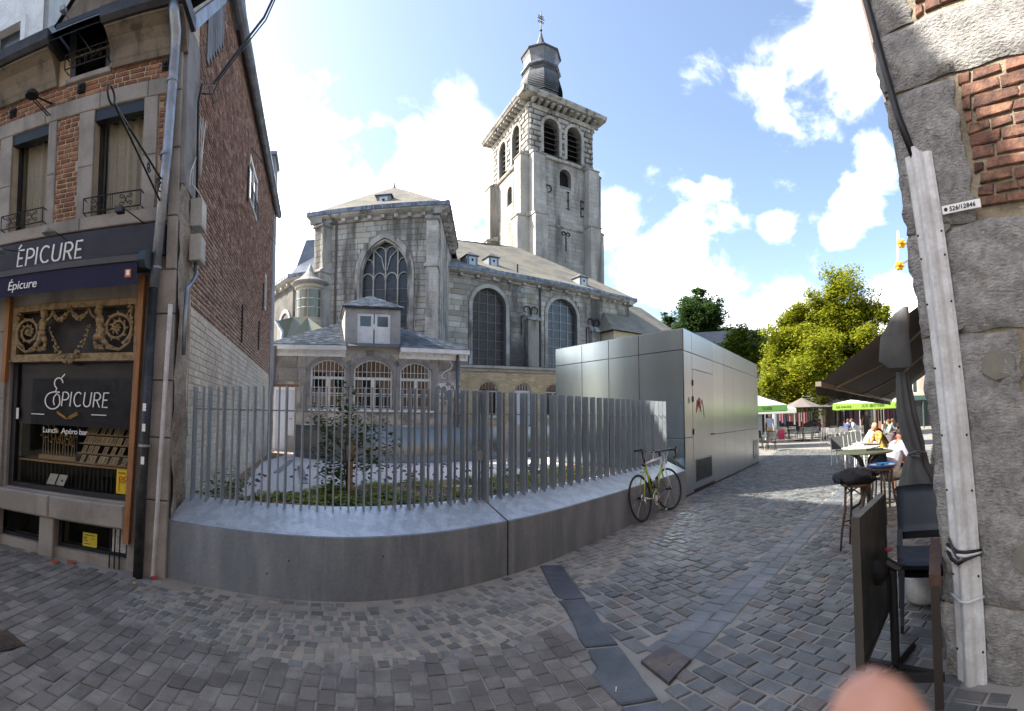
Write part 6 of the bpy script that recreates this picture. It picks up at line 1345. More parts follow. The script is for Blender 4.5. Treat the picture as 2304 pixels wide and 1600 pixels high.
# ---- bicycle
bk=local_thing('road_bicycle','yellow and white racing bicycle with drop handlebars leaning against the steel wall','bicycle',(2.03,7.36,0),0)
az=R(42.5); sc=1.10; u=Vector((math.sin(az),math.cos(az),0)); side=Vector((u.y,-u.x,0)); lean=R(9); up=(Vector((0,0,1))*math.cos(lean)-side*math.sin(lean)); B=lambda x,y,z:tuple(sc*(u*x+side*math.cos(lean)*y+Vector((0,0,1))*math.sin(lean)*y+up*z))
RW=.335; WB=.99
m_tyre=M('tyre_rubber',(.015,.015,.016),.7,bump=.1); m_rim=M('black_rim',(.03,.03,.032),.35,.6); m_yel=M('yellow_frame',(.36,.42,.02),.3,coat=.5,bump=0,fine=.03); m_wht=M('white_frame',(.72,.73,.72),.3,coat=.5,bump=0,fine=.03); m_chr=M('chrome',(.6,.6,.6),.25,1.,bump=0)
def wheel(cx,turn=0.):
    ct,st=math.cos(turn),math.sin(turn); W=lambda x,y,z:B(cx+x*ct,-x*st+y,RW+z)
    w_=MB().tube([(RW*.965*math.cos(a),0,RW*.965*math.sin(a)) for a in [2*pi*i/36 for i in range(36)]],.0125,7,closed=True,T=W).build('wheel',m_tyre,bk,True)
    MB().tube([(RW*.915*math.cos(a),0,RW*.915*math.sin(a)) for a in [2*pi*i/36 for i in range(36)]],.010,6,closed=True,T=W).build('rim',m_rim,w_,True)
    for i in range(20):
        a=2*pi*i/20; b=a+.35*(1 if i%2 else -1); MB().tube([(.02*math.cos(b),.02*(1 if i%4<2 else -1),.02*math.sin(b)),(RW*.91*math.cos(a),0,RW*.91*math.sin(a))],.0016,4,T=W).build('spoke',m_chr if i%2 else m_rim,w_)
    MB().tube([(0,-.05,0),(0,.05,0)],.02,8,T=W).build('hub',m_rim,w_)
wheel(0); wheel(WB,R(-14))
BB=(.41,0,.27); ST=(.30,0,.80); HT=(.86,0,.86); HB=(.885,0,.72); RA=(0,0,RW)
def tb(nm,pts,r,mt,k=8): return MB().tube(pts,r,k,T=B).build(nm,mt,bk,True)
tb('seat_tube',[BB,ST],.018,m_yel); tb('top_tube',[ST,(HT[0],0,HT[2]-.02)],[.016,.022],m_wht); tb('down_tube',[BB,HB],[.024,.022],m_yel); tb('head_tube',[HB,HT],.022,m_wht)
for q in (-1,1):
    tb('chain_stay',[BB,(.2,q*.035,.29),(0,q*.06,RW)],.011,m_wht); tb('seat_stay',[(ST[0],0,ST[2]-.04),(.18,q*.03,.6),(0,q*.06,RW)],.009,m_yel)
    ft=lambda x,y,z:B(x,y,z); tb('fork_blade',[(HB[0],q*.025,HB[2]),(.93,q*.04,.55),(WB,q*.05,RW)],.012,m_yel if q<0 else m_wht)
tb('seat_post',[ST,(.265,0,.98)],.014,m_black)
sd=MB(); sd.add([(.13,-.065,.985),(.13,.065,.985),(.22,.05,.99),(.36,.018,.975),(.41,0,.965),(.36,-.018,.975),(.22,-.05,.99),(.13,-.06,1.02),(.13,.06,1.02),(.22,.045,1.015),(.36,.016,.995),(.41,0,.985),(.36,-.016,.995),(.22,-.045,1.015)],[(0,1,2,3,4,5,6),(13,12,11,10,9,8,7)]+[(i,(i+1)%7,7+(i+1)%7,7+i) for i in range(7)],B); sd.build('saddle',M('saddle_black',(.02,.02,.022),.45,bump=.05),bk,True)
tb('stem',[HT,(.845,0,.92),(.94,0,.945)],.016,m_black)
MB().tube([(.94,y,.945) for y in (-.19,-.1,0,.1,.19)],.014,7,T=B).build('handlebar',m_black,bk,True)
m_tape=M('white_bar_tape',(.55,.55,.53),.6)
for q in (-1,1):
    tb('drop',[(.94,q*.12,.945),(.945,q*.20,.945),(.99,q*.205,.945),(1.03,q*.205,.92),(1.035,q*.205,.87),(1.0,q*.205,.82),(.93,q*.205,.815)],.0155,m_tape if q<0 else m_black); tb('brake_hood',[(1.02,q*.205,.935),(1.07,q*.205,.96),(1.075,q*.205,.985)],.016,m_black); tb('brake_lever',[(1.07,q*.205,.96),(1.085,q*.205,.90),(1.06,q*.205,.85)],.006,m_chr)
tb('cable',[(1.05,.1,.98),(1.08,.05,.92),(1.0,.03,.80),(.9,.02,.76)],.004,m_wht,5); tb('cable',[(1.05,-.1,.98),(1.1,-.04,.88),(1.0,.0,.74),(.92,.0,.72)],.004,m_wht,5)
def ringp(nm,c,r,t,mt,y): return MB().tube([(c[0]+r*math.cos(a),y,c[2]+r*math.sin(a)) for a in [2*pi*i/24 for i in range(24)]],t,5,closed=True,T=B).build(nm,mt,bk)
cr=ringp('chainring',BB,.095,.006,m_chr,.05); MB().lathe([(.05,0),(.05,.004)],16,(0,0,0),lambda x,y,z:B(BB[0]+x,.05+z,BB[2]+y)).build('spider',m_chr,cr); ringp('cassette',RA,.045,.008,m_chr,.045); ringp('chainring',BB,.072,.005,m_rim,.042)
tb('crank',[BB,(BB[0]+.03,.07,BB[2]-.17)],.010,m_chr); tb('crank',[BB,(BB[0]-.03,-.07,BB[2]+.17)],.010,m_chr); MB().box(BB[0]-.02,BB[0]+.07,.08,.17,BB[2]-.19,BB[2]-.17,B).build('pedal',m_chr,bk); MB().box(BB[0]-.08,BB[0]+.02,-.17,-.08,BB[2]+.16,BB[2]+.18,B).build('pedal',m_chr,bk)
tb('chain',[(0,.045,RW+.04),(BB[0],.045,BB[2]+.09)],.004,m_rim,4); tb('chain',[(BB[0],.045,BB[2]-.09),(.02,.045,.17),(.05,.045,.24),(0,.045,RW-.04)],.004,m_rim,4)
tb('derailleur',[(.0,.06,RW-.02),(.03,.06,.25),(.01,.06,.17)],.014,m_chr,6)
def bottle(p,q,col,cap):
    p,q=Vector(p),Vector(q); d=(q-p); f=lambda t:tuple(p+d*t)
    o=MB().tube([f(0),f(.05),f(.7),f(.78)],[.030,.034,.034,.02],10,T=B).build('bottle',col,bk,True); MB().tube([f(.76),f(.9),f(.92),f(1.0)],[.026,.026,.012,.012],10,T=B).build('bottle_cap',cap,o,True)
bottle((.40,0,.42),(.355,0,.62),m_black,M('red_cap',(.45,.03,.03),.5,bump=0)); bottle((.53,0,.40),(.63,0,.57),M('smoke_bottle',(.06,.065,.07),.3,bump=0),m_black)
for c,dx in (((.38,.50),-.02),((.58,.48),.03)): tb('bottle_cage',[(c[0]-.05,.02,c[1]-.07),(c[0]+.0,.05,c[1]),(c[0]+.04,.03,c[1]+.05),(c[0]+dx,.0,c[1]+.07),(c[0]+.02,-.04,c[1]+.02)],.005,m_yel,5)
tb('rear_light',[(.285,.0,.86),(.27,.0,.93)],.016,M('red_light',(.25,.02,.02),.3,bump=0)); tb('brake_caliper',[(.17,.03,.68),(.19,0,.70),(.17,-.03,.68)],.012,m_chr,6); tb('pump',[(.24,.035,.77),(.12,.05,.79)],.018,m_black,6)

# ================================================================= RIGHT CORNER HOUSE AND TERRACE FURNITURE
FR=Frame(2.33,1.94,165)
edge=lambda z: -.0212*z*z
TRr=lambda s,n,z: FR.w(s+edge(max(0,z)),n,z)
class _FRs: u=FR.u; n=FR.n; w=staticmethod(TRr)
m_qst=M('hammered_quoin',(.27,.262,.25),.9,col2=(.37,.36,.34),scale=3.2,mixlo=.4,mixhi=.68,bump=1.0,bscale=34,bdist=.035,fine=.35,stretch=(1,1,2.2),streak=.35,streakcol=(.10,.09,.085),stsc=(3,3,1.5))
m_rmort=M('crumbly_mortar',(.30,.255,.18),.95,col2=(.19,.16,.115),scale=6,bump=.9,bscale=40,bdist=.02,fine=.25)
m_rbr=M('old_large_brick',(.19,.09,.06),.95,col2=(.10,.058,.045),scale=14,isl=.36,islcol=(.27,.145,.09),bump=.9,bscale=45,bdist=.012,fine=.3)
rh=thing('rough_stone_corner_house','weathered corner house wall of rough grey quoin stones and crumbling red brick','house',(2.33,1.94,0))
mb=MB(); k=30
for i in range(k):
    z0,z1=-.05+6.2*i/k,-.05+6.2*(i+1)/k; mb.quad((.0,-.012,z0),(4.5,-.012,z0),(4.5,-.012,z1),(.0,-.012,z1),TRr)
mb.build('front_wall',m_rmort,rh)
AL=lambda t,n,z:(2.33+.766*t-.643*n,1.94+.643*t+.766*n,z)
mb=MB()
for i in range(12):
    z0,z1=-.05+6.2*i/12,-.05+6.2*(i+1)/12; a,b=TRr(0,-.012,z0),TRr(0,-.012,z1); mb.quad(a,AL(17,0,z0),AL(17,0,z1),b)
mb.quad(AL(17,0,0),AL(17,-8,0),AL(17,-8,6.2),AL(17,0,6.2)); mb.build('alley_wall',M('alley_wall',(.36,.27,.20),.9,col2=(.28,.16,.11),scale=1.2,bump=.4,bscale=20),rh)
mb=MB(); mb.quad(AL(-.3,.2,6.1),AL(17.2,.2,6.1),AL(17.2,-4,9),AL(1,-4,9)); mb.quad(TRr(0,.2,6.1),TRr(4.5,.2,6.1),TRr(4.5,-4,9),AL(1,-4,9)); mb.build('roof',m_slate,rh)
for t in (7,10,13): 
    o=MB().box(t,t+1.2,-.05,.03,0,2.3,AL).build('door',m_dark,rh); MB().box(t+.15,t+1.05,.03,.035,.3,2.1,AL).build('pane',MATS['dark_glazing'],o); MB().box(t,t+1.0,.0,.04,3.9,5.5,AL).build('window',m_white,rh)
def rough_block(a,b,z0,z1,d=.03,mat=m_qst,name='quoin_stone',amp=.017,seed=0,wrap=True,k=16):
    rs=random.Random(seed); ks=max(5,int((b-a)/.035)); kz=max(5,int((z1-z0)/.045)); mb=MB(); vs=[]
    ph=[rs.uniform(0,6) for _ in range(8)]
    def hgt(s,z): return amp*(math.sin(s*23+ph[0]+z*7)*.5+math.sin(z*19+ph[1]+s*11)*.5+math.sin(s*51+z*37+ph[2])*.3)+rs.uniform(-amp,amp)*.45
    for j in range(kz+1):
        z=z0+(z1-z0)*j/kz
        for i in range(ks+1):
            s=a+(b-a)*i/ks; e=min(i,ks-i,j,kz-j); n=d+hgt(s,z) if e>0 else .0
            ss,zz=s,z
            if i==ks: ss+=rs.uniform(-.02,.02)
            if i==0: ss+=rs.uniform(-.012,.012)+.012*math.sin(z*9+ph[3])
            if j in (0,kz): zz+=.008*math.sin(s*17+ph[4])
            vs.append((ss,n,zz))
    if wrap:  # return face of the corner
        for j in range(kz+1):
            z=z0+(z1-z0)*j/kz; vs.append((vs[j*(ks+1)][0]-.01+rs.uniform(-.01,.01),-.35,z))
    fs=[(j*(ks+1)+i,j*(ks+1)+i+1,(j+1)*(ks+1)+i+1,(j+1)*(ks+1)+i) for j in range(kz) for i in range(ks)]
    if wrap: o_=(kz+1)*(ks+1); fs+=[(o_+j,j*(ks+1),(j+1)*(ks+1),o_+j+1) for j in range(kz)]
    mb.add(vs,fs,TRr); return mb.build(name,mat,rh,True)
for i,(a,b,z0,z1) in enumerate(((-.01,.75,-.05,.42),(0,.62,.43,2.06),(-.005,.85,2.075,2.74),(.0,.48,2.75,3.68),(-.01,1.15,3.70,4.12),(0,.3,4.13,5.1))): rough_block(a,b,z0,z1,.03,seed=i)
rough_block(.62,2.2,-.05,.62,.02,seed=21,wrap=False); rough_block(.63,1.6,.63,1.5,.022,seed=22,wrap=False); rough_block(.87,2.0,2.1,2.70,.02,seed=23,wrap=False)
m_fill=M('cement_patch',(.20,.19,.155),.95,col2=(.15,.145,.12),scale=9,bump=.4,bscale=60)
for cx,cz,rx,rz in ((.20,2.72,.12,.035),(.14,2.42,.05,.04),(.50,1.86,.11,.09),(.56,.72,.09,.09),(.22,2.10,.10,.02)):
    mb=MB(); mb.prism([(cx+rx*math.cos(a)*random.uniform(.85,1.1),cz+rz*math.sin(a)*random.uniform(.85,1.1)) for a in [2*pi*i/14 for i in range(14)]],.03,.043,'y',T=TRr); mb.build('mortar_patch',m_fill,rh)
hb=[Hole(-1,.51,2.7,3.70),Hole(-1,.66,.4,2.08),Hole(-1,.95,2.05,2.76),Hole(-1,1.3,3.69,4.14),Hole(-1,2.5,-1,.64),Hole(-1,1.65,.62,1.52),Hole(-1,2.05,2.05,2.72),Hole(-1,.33,4.1,5.15)]
masonry('brick',_FRs,courses(-.02,2.6,1.5,5.4,.082,.20,hb,.015,.25,lvar=.35,hvar=.14),m_rbr,rh,-.010,.018,.022,.012,300,uj=.14,uc=.09)
cov=MB(); prof=[(.0,.045),(.015,.062),(.05,.064),(.065,.09),(.085,.105),(.105,.105),(.125,.09),(.14,.064),(.175,.062),(.19,.045)]; vs=[]; zs=[-.1+3.32*i/24 for i in range(25)]
for z in zs: vs+=[(.085+s,n,z+(.03 if abs(s-.095)<.03 and z>3 else 0)) for s,n in prof]
kk=len(prof); cov.add(vs,[(j*kk+i,j*kk+i+1,(j+1)*kk+i+1,(j+1)*kk+i) for j in range(24) for i in range(kk-1)],TRr); cov=cov.build('conduit_cover',m_whitepvc,rh)
for z in (.18,.62,1.12,1.45,1.86,2.26,2.55,2.7): 
    for s in (.10,.262): MB().ell((s,.062,z),(.008,.006,.008),6,T=TRr).build('screw',m_black,cov)
MB().tube([(.10,.05,5.6),(.02,.05,4.6),(.06,.06,3.9),(.10,.07,3.5),(.165,.08,3.2)],[.024]*5,8,T=TRr).build('black_cable',m_black,rh,True)
MB().tube([(.035,.065,3.68),(.11,.075,3.70)],.006,5,T=TRr).build('cable_tie',m_black,rh)
def loop(z,sl,mt,r,nm,dz=0): MB().tube([(.07,.05,z),(.10,.075,z-.005+dz),(.16,.115,z-.02+dz),(.21,.115,z-.02),(.27,.075,z+sl),(.285,.05,z+sl)],r,6,T=TRr).build(nm,mt,rh,True)
loop(.79,-.02,m_black,.011,'cable_tie'); loop(.75,.0,m_black,.011,'cable_tie',-.03); loop(.77,-.01,m_whitepvc,.012,'cable_tie'); loop(.50,.0,m_whitepvc,.009,'cable_tie')
MB().tube([(.10,.09,.84),(.13,.11,.78),(.17,.125,.73)],.009,5,T=TRr).build('tie_end',m_black,rh)
pl=MB().box(.285,.535,.050,.057,2.80,2.852,TRr).build('number_plate',m_letter,rh)
r3=Matrix((Vector((FR.u[0],FR.u[1],0)).normalized(),Vector((0,0,1)),Vector((FR.n[0],FR.n[1],0)))).transposed()
text_obj('526/12846',.038,r3,TRr(.332,.060,2.812),m_black,pl,space=1.05); MB().lathe([(.012,0),(.012,.002)],12,(0,0,0),lambda x,y,z:TRr(.31+x,.0575+z,2.826+y)).build('plate_symbol',m_black,pl)
# daisy ornaments on the alley side
for i,(px,py) in enumerate(((2028,548),(2024,598))):
    c=Vector(at(px,py,6.2)); o=thing('daisy_ornament','yellow daisy ornament %s beyond the stone corner'%('higher of the two peeping out' if i==0 else 'lower of the two peeping out'),'ornament',tuple(c))
    rt=Vector((.70,-.714,0)); 
    for k in range(6): a=2*pi*k/6; q=c+rt*.04*math.cos(a)+Vector((0,0,.04*math.sin(a))); MB().ell(tuple(q),(.026,.026,.026),8).build('petal',M('daisy_yellow',(.75,.52,.02),.5,bump=0),o,True)
    MB().ell((c.x-.03,c.y-.03,c.z),(.03,.03,.03),8).build('centre',M('daisy_orange',(.7,.22,.01),.5,bump=0),o,True)
tag(MB().tube([AL(3.4,.0,3.75),AL(3.4,.12,3.72),at(2019,600,6.2),at(2021,520,6.2)],.02,6).build('ornament_rod',m_whitepvc),'white rod carrying the daisy ornaments beyond the stone corner','rod')
# ---- curtain
m_cur=M('grey_canvas',(.075,.078,.08),.85,col2=(.095,.098,.10),scale=4,bump=.15,bscale=200,bdist=.002)
def pleated(rows,d,name,par,folds=7,mat=m_cur,depth=.09,ph=0.):
    k=56; vs=[]
    for y,c,w_ in rows:
        ctr=Vector(at(c,y,d)); hw=w_/2*d/F; lat=Vector((math.cos((c-1152)/F),-math.sin((c-1152)/F),0)); fw=Vector((-math.sin((c-1152)/F),-math.cos((c-1152)/F),0))
        for i in range(k):
            a=2*pi*i/k; r=1+.18*math.sin(folds*a+y*.012+ph)*min(1,w_/40); vs.append(tuple(ctr+lat*hw*math.cos(a)*r+fw*depth*(.5+.5*w_/80)*math.sin(a)*r))
    mb=MB(); mb.add(vs,[(j*k+i,j*k+(i+1)%k,(j+1)*k+(i+1)%k,(j+1)*k+i) for j in range(len(rows)-1) for i in range(k)]); return mb.build(name,mat,par,True)
def dense(rows,m_=4):
    out=[]
    for a,b in zip(rows,rows[1:]):
        for i in range(m_): t=i/m_; out.append(tuple(a[q]+(b[q]-a[q])*t for q in range(3)))
    return out+[rows[-1]]
cu=thing('tied_curtain','grey canvas side curtain gathered and tied against the stone corner','curtain',at(2070,1110,5.5))
pleated(dense([(838,2032,30),(860,2033,32),(930,2040,42),(990,2054,44),(1020,2064,34)]),5.5,'drape',cu,8)
pleated(dense([(1018,2064,36),(1045,2062,50),(1075,2068,74),(1112,2072,92)]),5.45,'lower_drape',cu,6,ph=1.)
pleated(dense([(690,2038,12),(705,2030,34),(760,2018,64),(812,2018,70),(828,2026,50)],3),5.35,'hood',cu,3,depth=.05,ph=2.)
MB().tube([at(2044,1022,5.38),at(2062,1016,5.33),at(2084,1018,5.38),at(2070,1028,5.33),at(2046,1024,5.38)],.014,6).build('tie_cord',m_cur,cu)
# ---- awning of the cafe
aw=thing('cafe_awning','large dark grey retractable awning stretched over the cafe terrace','awning',AL(8,0,2.5))
m_can=M('charcoal_canvas',(.022,.021,.021),.85,bump=.1,bscale=150,trans=.03); m_alu=M('awning_arm',(.22,.18,.14),.5,.3,bump=0)
mb=MB(); k=20
vs=[AL(4.84+13.5*i/k,n,z) for i in range(k+1) for n,z in ((0.,3.47),(.6,3.07),(1.2,2.64),(1.93,2.12))]; mb.add(vs,[(4*i+q,4*i+4+q,4*i+5+q,4*i+1+q) for i in range(k) for q in range(3)],IDT); mb.build('canopy',m_can,aw)
vs=[]; 
for i in range(k*3+1): wv=.015*math.sin(i*.9); vs+=[AL(4.84+13.5*i/(3*k),1.97+wv,2.11),AL(4.84+13.5*i/(3*k),1.97+wv*1.6,1.94)]
mb=MB(); mb.add(vs,[(2*i,2*i+2,2*i+3,2*i+1) for i in range(3*k)],IDT); mb.build('valance',m_can,aw)
MB().box(4.84,18.3,1.88,1.98,2.08,2.16,AL).build('front_bar',m_alu,aw)
for t in (5.9,9.5,13.5):
    MB().tube([AL(t,1.86,2.11),AL(t+.9,.9,2.66)],.024,6).build('folding_arm',m_alu,aw); MB().tube([AL(t+.9,.9,2.66),AL(t-.2,.05,3.2)],.024,6).build('folding_arm',m_alu,aw); MB().ell(AL(t+.9,.9,2.66),(.055,.055,.055),8).build('elbow',m_black,aw)
# ---- board on a stand
m_chalk=M('blackboard',(.018,.022,.020),.4,col2=(.03,.034,.032),scale=2.5,bump=.1,streak=.2,streakcol=(.12,.11,.06),stsc=(2,2,.6))
bd=thing('swivel_menu_board','dark menu board on a black post stand seen from behind at the terrace edge','sign board',(2.03,2.17,0))
A_,B_=Vector((1.74,2.06,0)),Vector((2.37,2.51,0)); dr_=(B_-A_).normalized(); nn=Vector((dr_.y,-dr_.x,0)); BT=lambda s,n,z:tuple(A_+dr_*s+nn*n+Vector((0,0,z-.10*(s/.77)*(1 if z>.6 else -1)*.0)))
MB().box(0,.77,-.018,.018,.22,1.02,BT).build('board',m_chalk,bd); 
for a,b,z0,z1 in ((0,.77,1.0,1.03),(0,.77,.205,.222),(-.012,.012,.205,1.03),(.76,.785,.205,1.03)): MB().box(a,b,-.024,.024,z0,z1,BT).build('frame_strip',M('board_frame',(.05,.042,.032),.5),bd)
MB().lathe([(.10,0),(.10,.03),(.07,.06),(.04,.08)],16,(0,0,0),lambda x,y,z:BT(.42+x,.018+z,.62+y)).build('swivel_mount',m_black,bd)
MB().tube([BT(.42,.12,.62),BT(.42,.12,.0)],.028,10).build('post',m_black,bd); MB().tube([BT(.42,.08,.66),BT(.42,.16,.62),BT(.42,.12,.60)],.035,8).build('clamp',m_black,bd); MB().ell(BT(.42,.10,.74),(.03,.03,.012),8).build('red_tag',M('red_knob',(.25,.03,.04),.5,bump=0),bd)
for a in (0,90): 
    q=Vector((math.cos(R(a+20)),math.sin(R(a+20)),0)); c=Vector(BT(.42,.12,.02)); MB().tube([tuple(c-q*.28),tuple(c+q*.28)],.022,6).build('foot',m_black,bd)
# ---- stacked plastic chair
m_pl=M('slate_plastic',(.038,.05,.068),.4,col2=(.046,.06,.08),scale=8,bump=.08,bscale=300,bdist=.001)
def plastic_chair(name,label,loc,rz,mat=m_pl,seat_z=.46,group=None,stack=False,legm=None):
    t=local_thing(name,label,'chair',loc,rz,group); legm=legm or mat
    mb=MB(); k=8; vs=[]
    for j in range(k+1):
        y=-.21+.42*j/k
        for i in range(k+1):
            x=-.22+.44*i/k; z=seat_z-.015*(1-(x/.22)**2)-(.03 if j==0 else 0); vs.append((x*(1+.06*(k-j)/k*0+.05*(1-j/k)*0),-y,z))
    n=len(vs); vs+=[(x,y,z-.03) for x,y,z in vs]; F_=[(j*(k+1)+i,j*(k+1)+i+1,(j+1)*(k+1)+i+1,(j+1)*(k+1)+i) for j in range(k) for i in range(k)]; F_+=[tuple(q+n for q in f) for f in F_]
    bd_=[i for i in range(k+1)]+[(j)*(k+1)+k for j in range(1,k+1)]+[k*(k+1)+i for i in range(k-1,-1,-1)]+[j*(k+1) for j in range(k-1,0,-1)]; F_+=[(bd_[i],bd_[(i+1)%len(bd_)],bd_[(i+1)%len(bd_)]+n,bd_[i]+n) for i in range(len(bd_))]
    mb.add(vs,F_); mb.build('seat',mat,t,True)
    mb=MB(); vs=[]
    for j in range(7):
        z=seat_z+.10+.36*j/6
        for i in range(7): x=-.205+.41*i/6; vs.append((x,-.215-.05*j/6-.02*(1-(x/.205)**2),z+ (.012*(1-(x/.205)**2) if j==6 else 0)))
    n=len(vs); vs+=[(x,y-.022,z) for x,y,z in vs]; F_=[(j*7+i,j*7+i+1,(j+1)*7+i+1,(j+1)*7+i) for j in range(6) for i in range(6)]; F_+=[tuple(q+n for q in f) for f in F_]
    bd_=list(range(7))+[j*7+6 for j in range(1,7)]+[42+i for i in range(5,-1,-1)]+[j*7 for j in range(5,0,-1)]; F_+=[(bd_[i],bd_[(i+1)%len(bd_)],bd_[(i+1)%len(bd_)]+n,bd_[i]+n) for i in range(len(bd_))]
    mb.add(vs,F_); mb.build('backrest',mat,t,True)
    for x in (-.19,.19):
        MB().box(x-.022,x+.022,-.245,-.205,seat_z-.02,seat_z+.12).build('back_upright',mat,t)
        for y,s in ((.18,1),(-.20,-1)):
            MB().add([(x-.02,y-.02,seat_z-.02),(x+.02,y-.02,seat_z-.02),(x+.02,y+.02,seat_z-.02),(x-.02,y+.02,seat_z-.02),(x*1.08-.012,y+s*.03-.012,0),(x*1.08+.012,y+s*.03-.012,0),(x*1.08+.012,y+s*.03+.012,0),(x*1.08-.012,y+s*.03+.012,0)],[(0,1,2,3),(7,6,5,4),(0,4,5,1),(1,5,6,2),(2,6,7,3),(3,7,4,0)]).build('leg',legm,t)
    return t
plastic_chair('plastic_chair','slate grey plastic chair by the stone corner, upper chair of a stack of two',(2.80,2.50,.07),math.atan2(2.80,-2.50)+pi*0+R(4))
plastic_chair('plastic_chair','slate grey plastic chair underneath, lower chair of the stack by the stone corner',(2.83,2.53,0),math.atan2(2.80,-2.50)+R(4),m_black)
bt=thing('wooden_side_bench','brown wooden topped bench end with black legs touching the stone corner','bench',(2.1,1.85,0)); BB_=lambda s,n,z:(2.05+.766*s-.643*n,1.66+.643*s+.766*n,z)
MB().box(.0,.75,.05,.115,.66,.72,BB_).build('top',M('brown_varnish',(.075,.036,.02),.5,col2=(.05,.024,.014),scale=5,stretch=(4,4,1)),bt)
for s in (.01,.70): MB().box(s,s+.05,.06,.11,0,.66,BB_).build('leg',M('dark_wood_leg',(.025,.018,.014),.5),bt)
MB().box(.02,.05,.05,.42,.14,.18,BB_).build('rail',m_black,bt)
c=at(2080,1335,4.15); tag(MB().lathe([(.10,0),(.17,.05),(.20,.13),(.19,.22),(.165,.26),(.15,.25)],20,(c[0],c[1],0)).build('white_planter',m_whitepvc,None,True),'rounded white pot half hidden behind the grey plastic chair','planter')
# ---- bentwood stools, bar table
m_bent=M('bentwood',(.09,.045,.022),.4,col2=(.06,.03,.016),scale=6,stretch=(2,2,9),bump=.1,coat=.3); m_seat=M('stool_seat',(.20,.11,.05),.4,col2=(.15,.08,.035),scale=5,bump=.08,coat=.3)
def stool(name,label,c,rz,h=.78,back=False):
    t=local_thing(name,label,'stool',c,rz,'bentwood bar stools')
    MB().lathe([(.155,h-.04),(.185,h-.03),(.19,h-.01),(.18,h),(.12,h-.006),(0.001,h-.01)],22).build('seat',m_seat,t,True)
    for a in (45,135,225,315):
        q=(math.cos(R(a)),math.sin(R(a))); MB().tube([(q[0]*.14,q[1]*.14,h-.03),(q[0]*.155,q[1]*.155,h*.6),(q[0]*.20,q[1]*.20,.25),(q[0]*.23,q[1]*.23,0)],[.016,.017,.015,.013],8).build('leg',m_bent,t,True)
    for a in (0,90,180,270):
        p=(math.cos(R(a+45)),math.sin(R(a+45))); q=(math.cos(R(a-45)),math.sin(R(a-45))); MB().tube([(p[0]*.158,p[1]*.158,h-.25),(p[0]*.15,p[1]*.15,h-.13),((p[0]+q[0])*.085,(p[1]+q[1])*.085,h-.06),(q[0]*.15,q[1]*.15,h-.13),(q[0]*.158,q[1]*.158,h-.25)],.010,7).build('arch_brace',m_bent,t,True)
    MB().tube([(.175*math.cos(a),.175*math.sin(a),.30) for a in [2*pi*i/24 for i in range(24)]],.011,7,closed=True).build('foot_ring',m_bent,t,True)
    if back:
        MB().tube([(.20*math.cos(a),.20*math.sin(a),h+.10+.05*math.cos(a-R(0))) for a in [R(-80)+R(160)*i/14 for i in range(15)]],.014,7).build('back_rail',m_bent,t,True)
        for a in (-80,80): MB().tube([(.17*math.cos(R(a)),.17*math.sin(R(a)),h-.03),(.20*math.cos(R(a)),.20*math.sin(R(a)),h+.10)],.012,6).build('back_post',m_bent,t)
    return t
p1=at(1926,1085,5.84); p2=at(1985,1050,7.2)
stool('bar_stool','bentwood bar stool with a black jacket on it, nearer of the two stools',(p1[0],p1[1],0),R(30),.78,True); stool('bar_stool','bentwood bar stool carrying a blue tray, farther of the two stools',(p2[0],p2[1],0),R(10),.80)
jk=MB(); rs=random.Random(4); ks,kt=10,26; vs=[]
for i in range(ks+1):
    t=i/ks
    for j in range(kt): a=2*pi*j/kt; r=.25*math.sin(pi*(.06+.88*t))**.55; w_=1+.16*math.sin(5*a+t*6)+.07*rs.uniform(-1,1); vs.append((p1[0]+r*w_*math.cos(a)*1.05,p1[1]+r*w_*math.sin(a),.775+.16*t-.03*(1-t)*abs(math.sin(3*a))+.02*rs.uniform(-1,1)))
jk.add(vs,[(i*kt+j,i*kt+(j+1)%kt,(i+1)*kt+(j+1)%kt,(i+1)*kt+j) for i in range(ks) for j in range(kt)]+[tuple(range(kt)),tuple(range(ks*kt,ks*kt+kt))]); tag(jk.build('black_jacket',M('black_cloth',(.010,.011,.014),.75,bump=.3,bscale=40,bdist=.01),None,True),'crumpled black jacket piled on the nearer bar stool','jacket')
tr_=thing('blue_tray','round blue edged white tray lying on the farther bar stool','tray',(p2[0],p2[1],.8)); MB().lathe([(.18,.80),(.215,.815),(.225,.85),(.215,.85),(.205,.82),(.001,.815)],24,(p2[0],p2[1],0)).build('dish',M('tray_blue',(.03,.10,.32),.35,bump=0),tr_,True); MB().lathe([(.001,.822),(.20,.823),(.205,.835)],24,(p2[0],p2[1],0)).build('inside',m_letter,tr_)
mb=MB(); vs=[]
for i in range(9):
    for j in range(9): vs.append((p2[0]-.09+.025*i,p2[1]-.07+.018*j,.845+.02*math.sin(i*1.3)*math.cos(j*1.7)+.01*random.random()))
mb.add(vs,[(i*9+j,i*9+j+1,(i+1)*9+j+1,(i+1)*9+j) for i in range(8) for j in range(8)]); tag(mb.build('blue_cloth',M('blue_cloth',(.04,.27,.50),.8,bump=.1),None,True),'crumpled light blue cloth lying in the round tray','cloth')
pt=at(1947,1012,8.0); tb_=local_thing('bar_table','round dark olive bar table on curved bentwood legs','table',(pt[0],pt[1],0),0)
MB().lathe([(.001,.955),(.44,.955),(.46,.965),(.46,.985),(.44,.99),(.001,.99)],30).build('table_top',M('olive_laminate',(.075,.085,.055),.4,bump=.02),tb_)
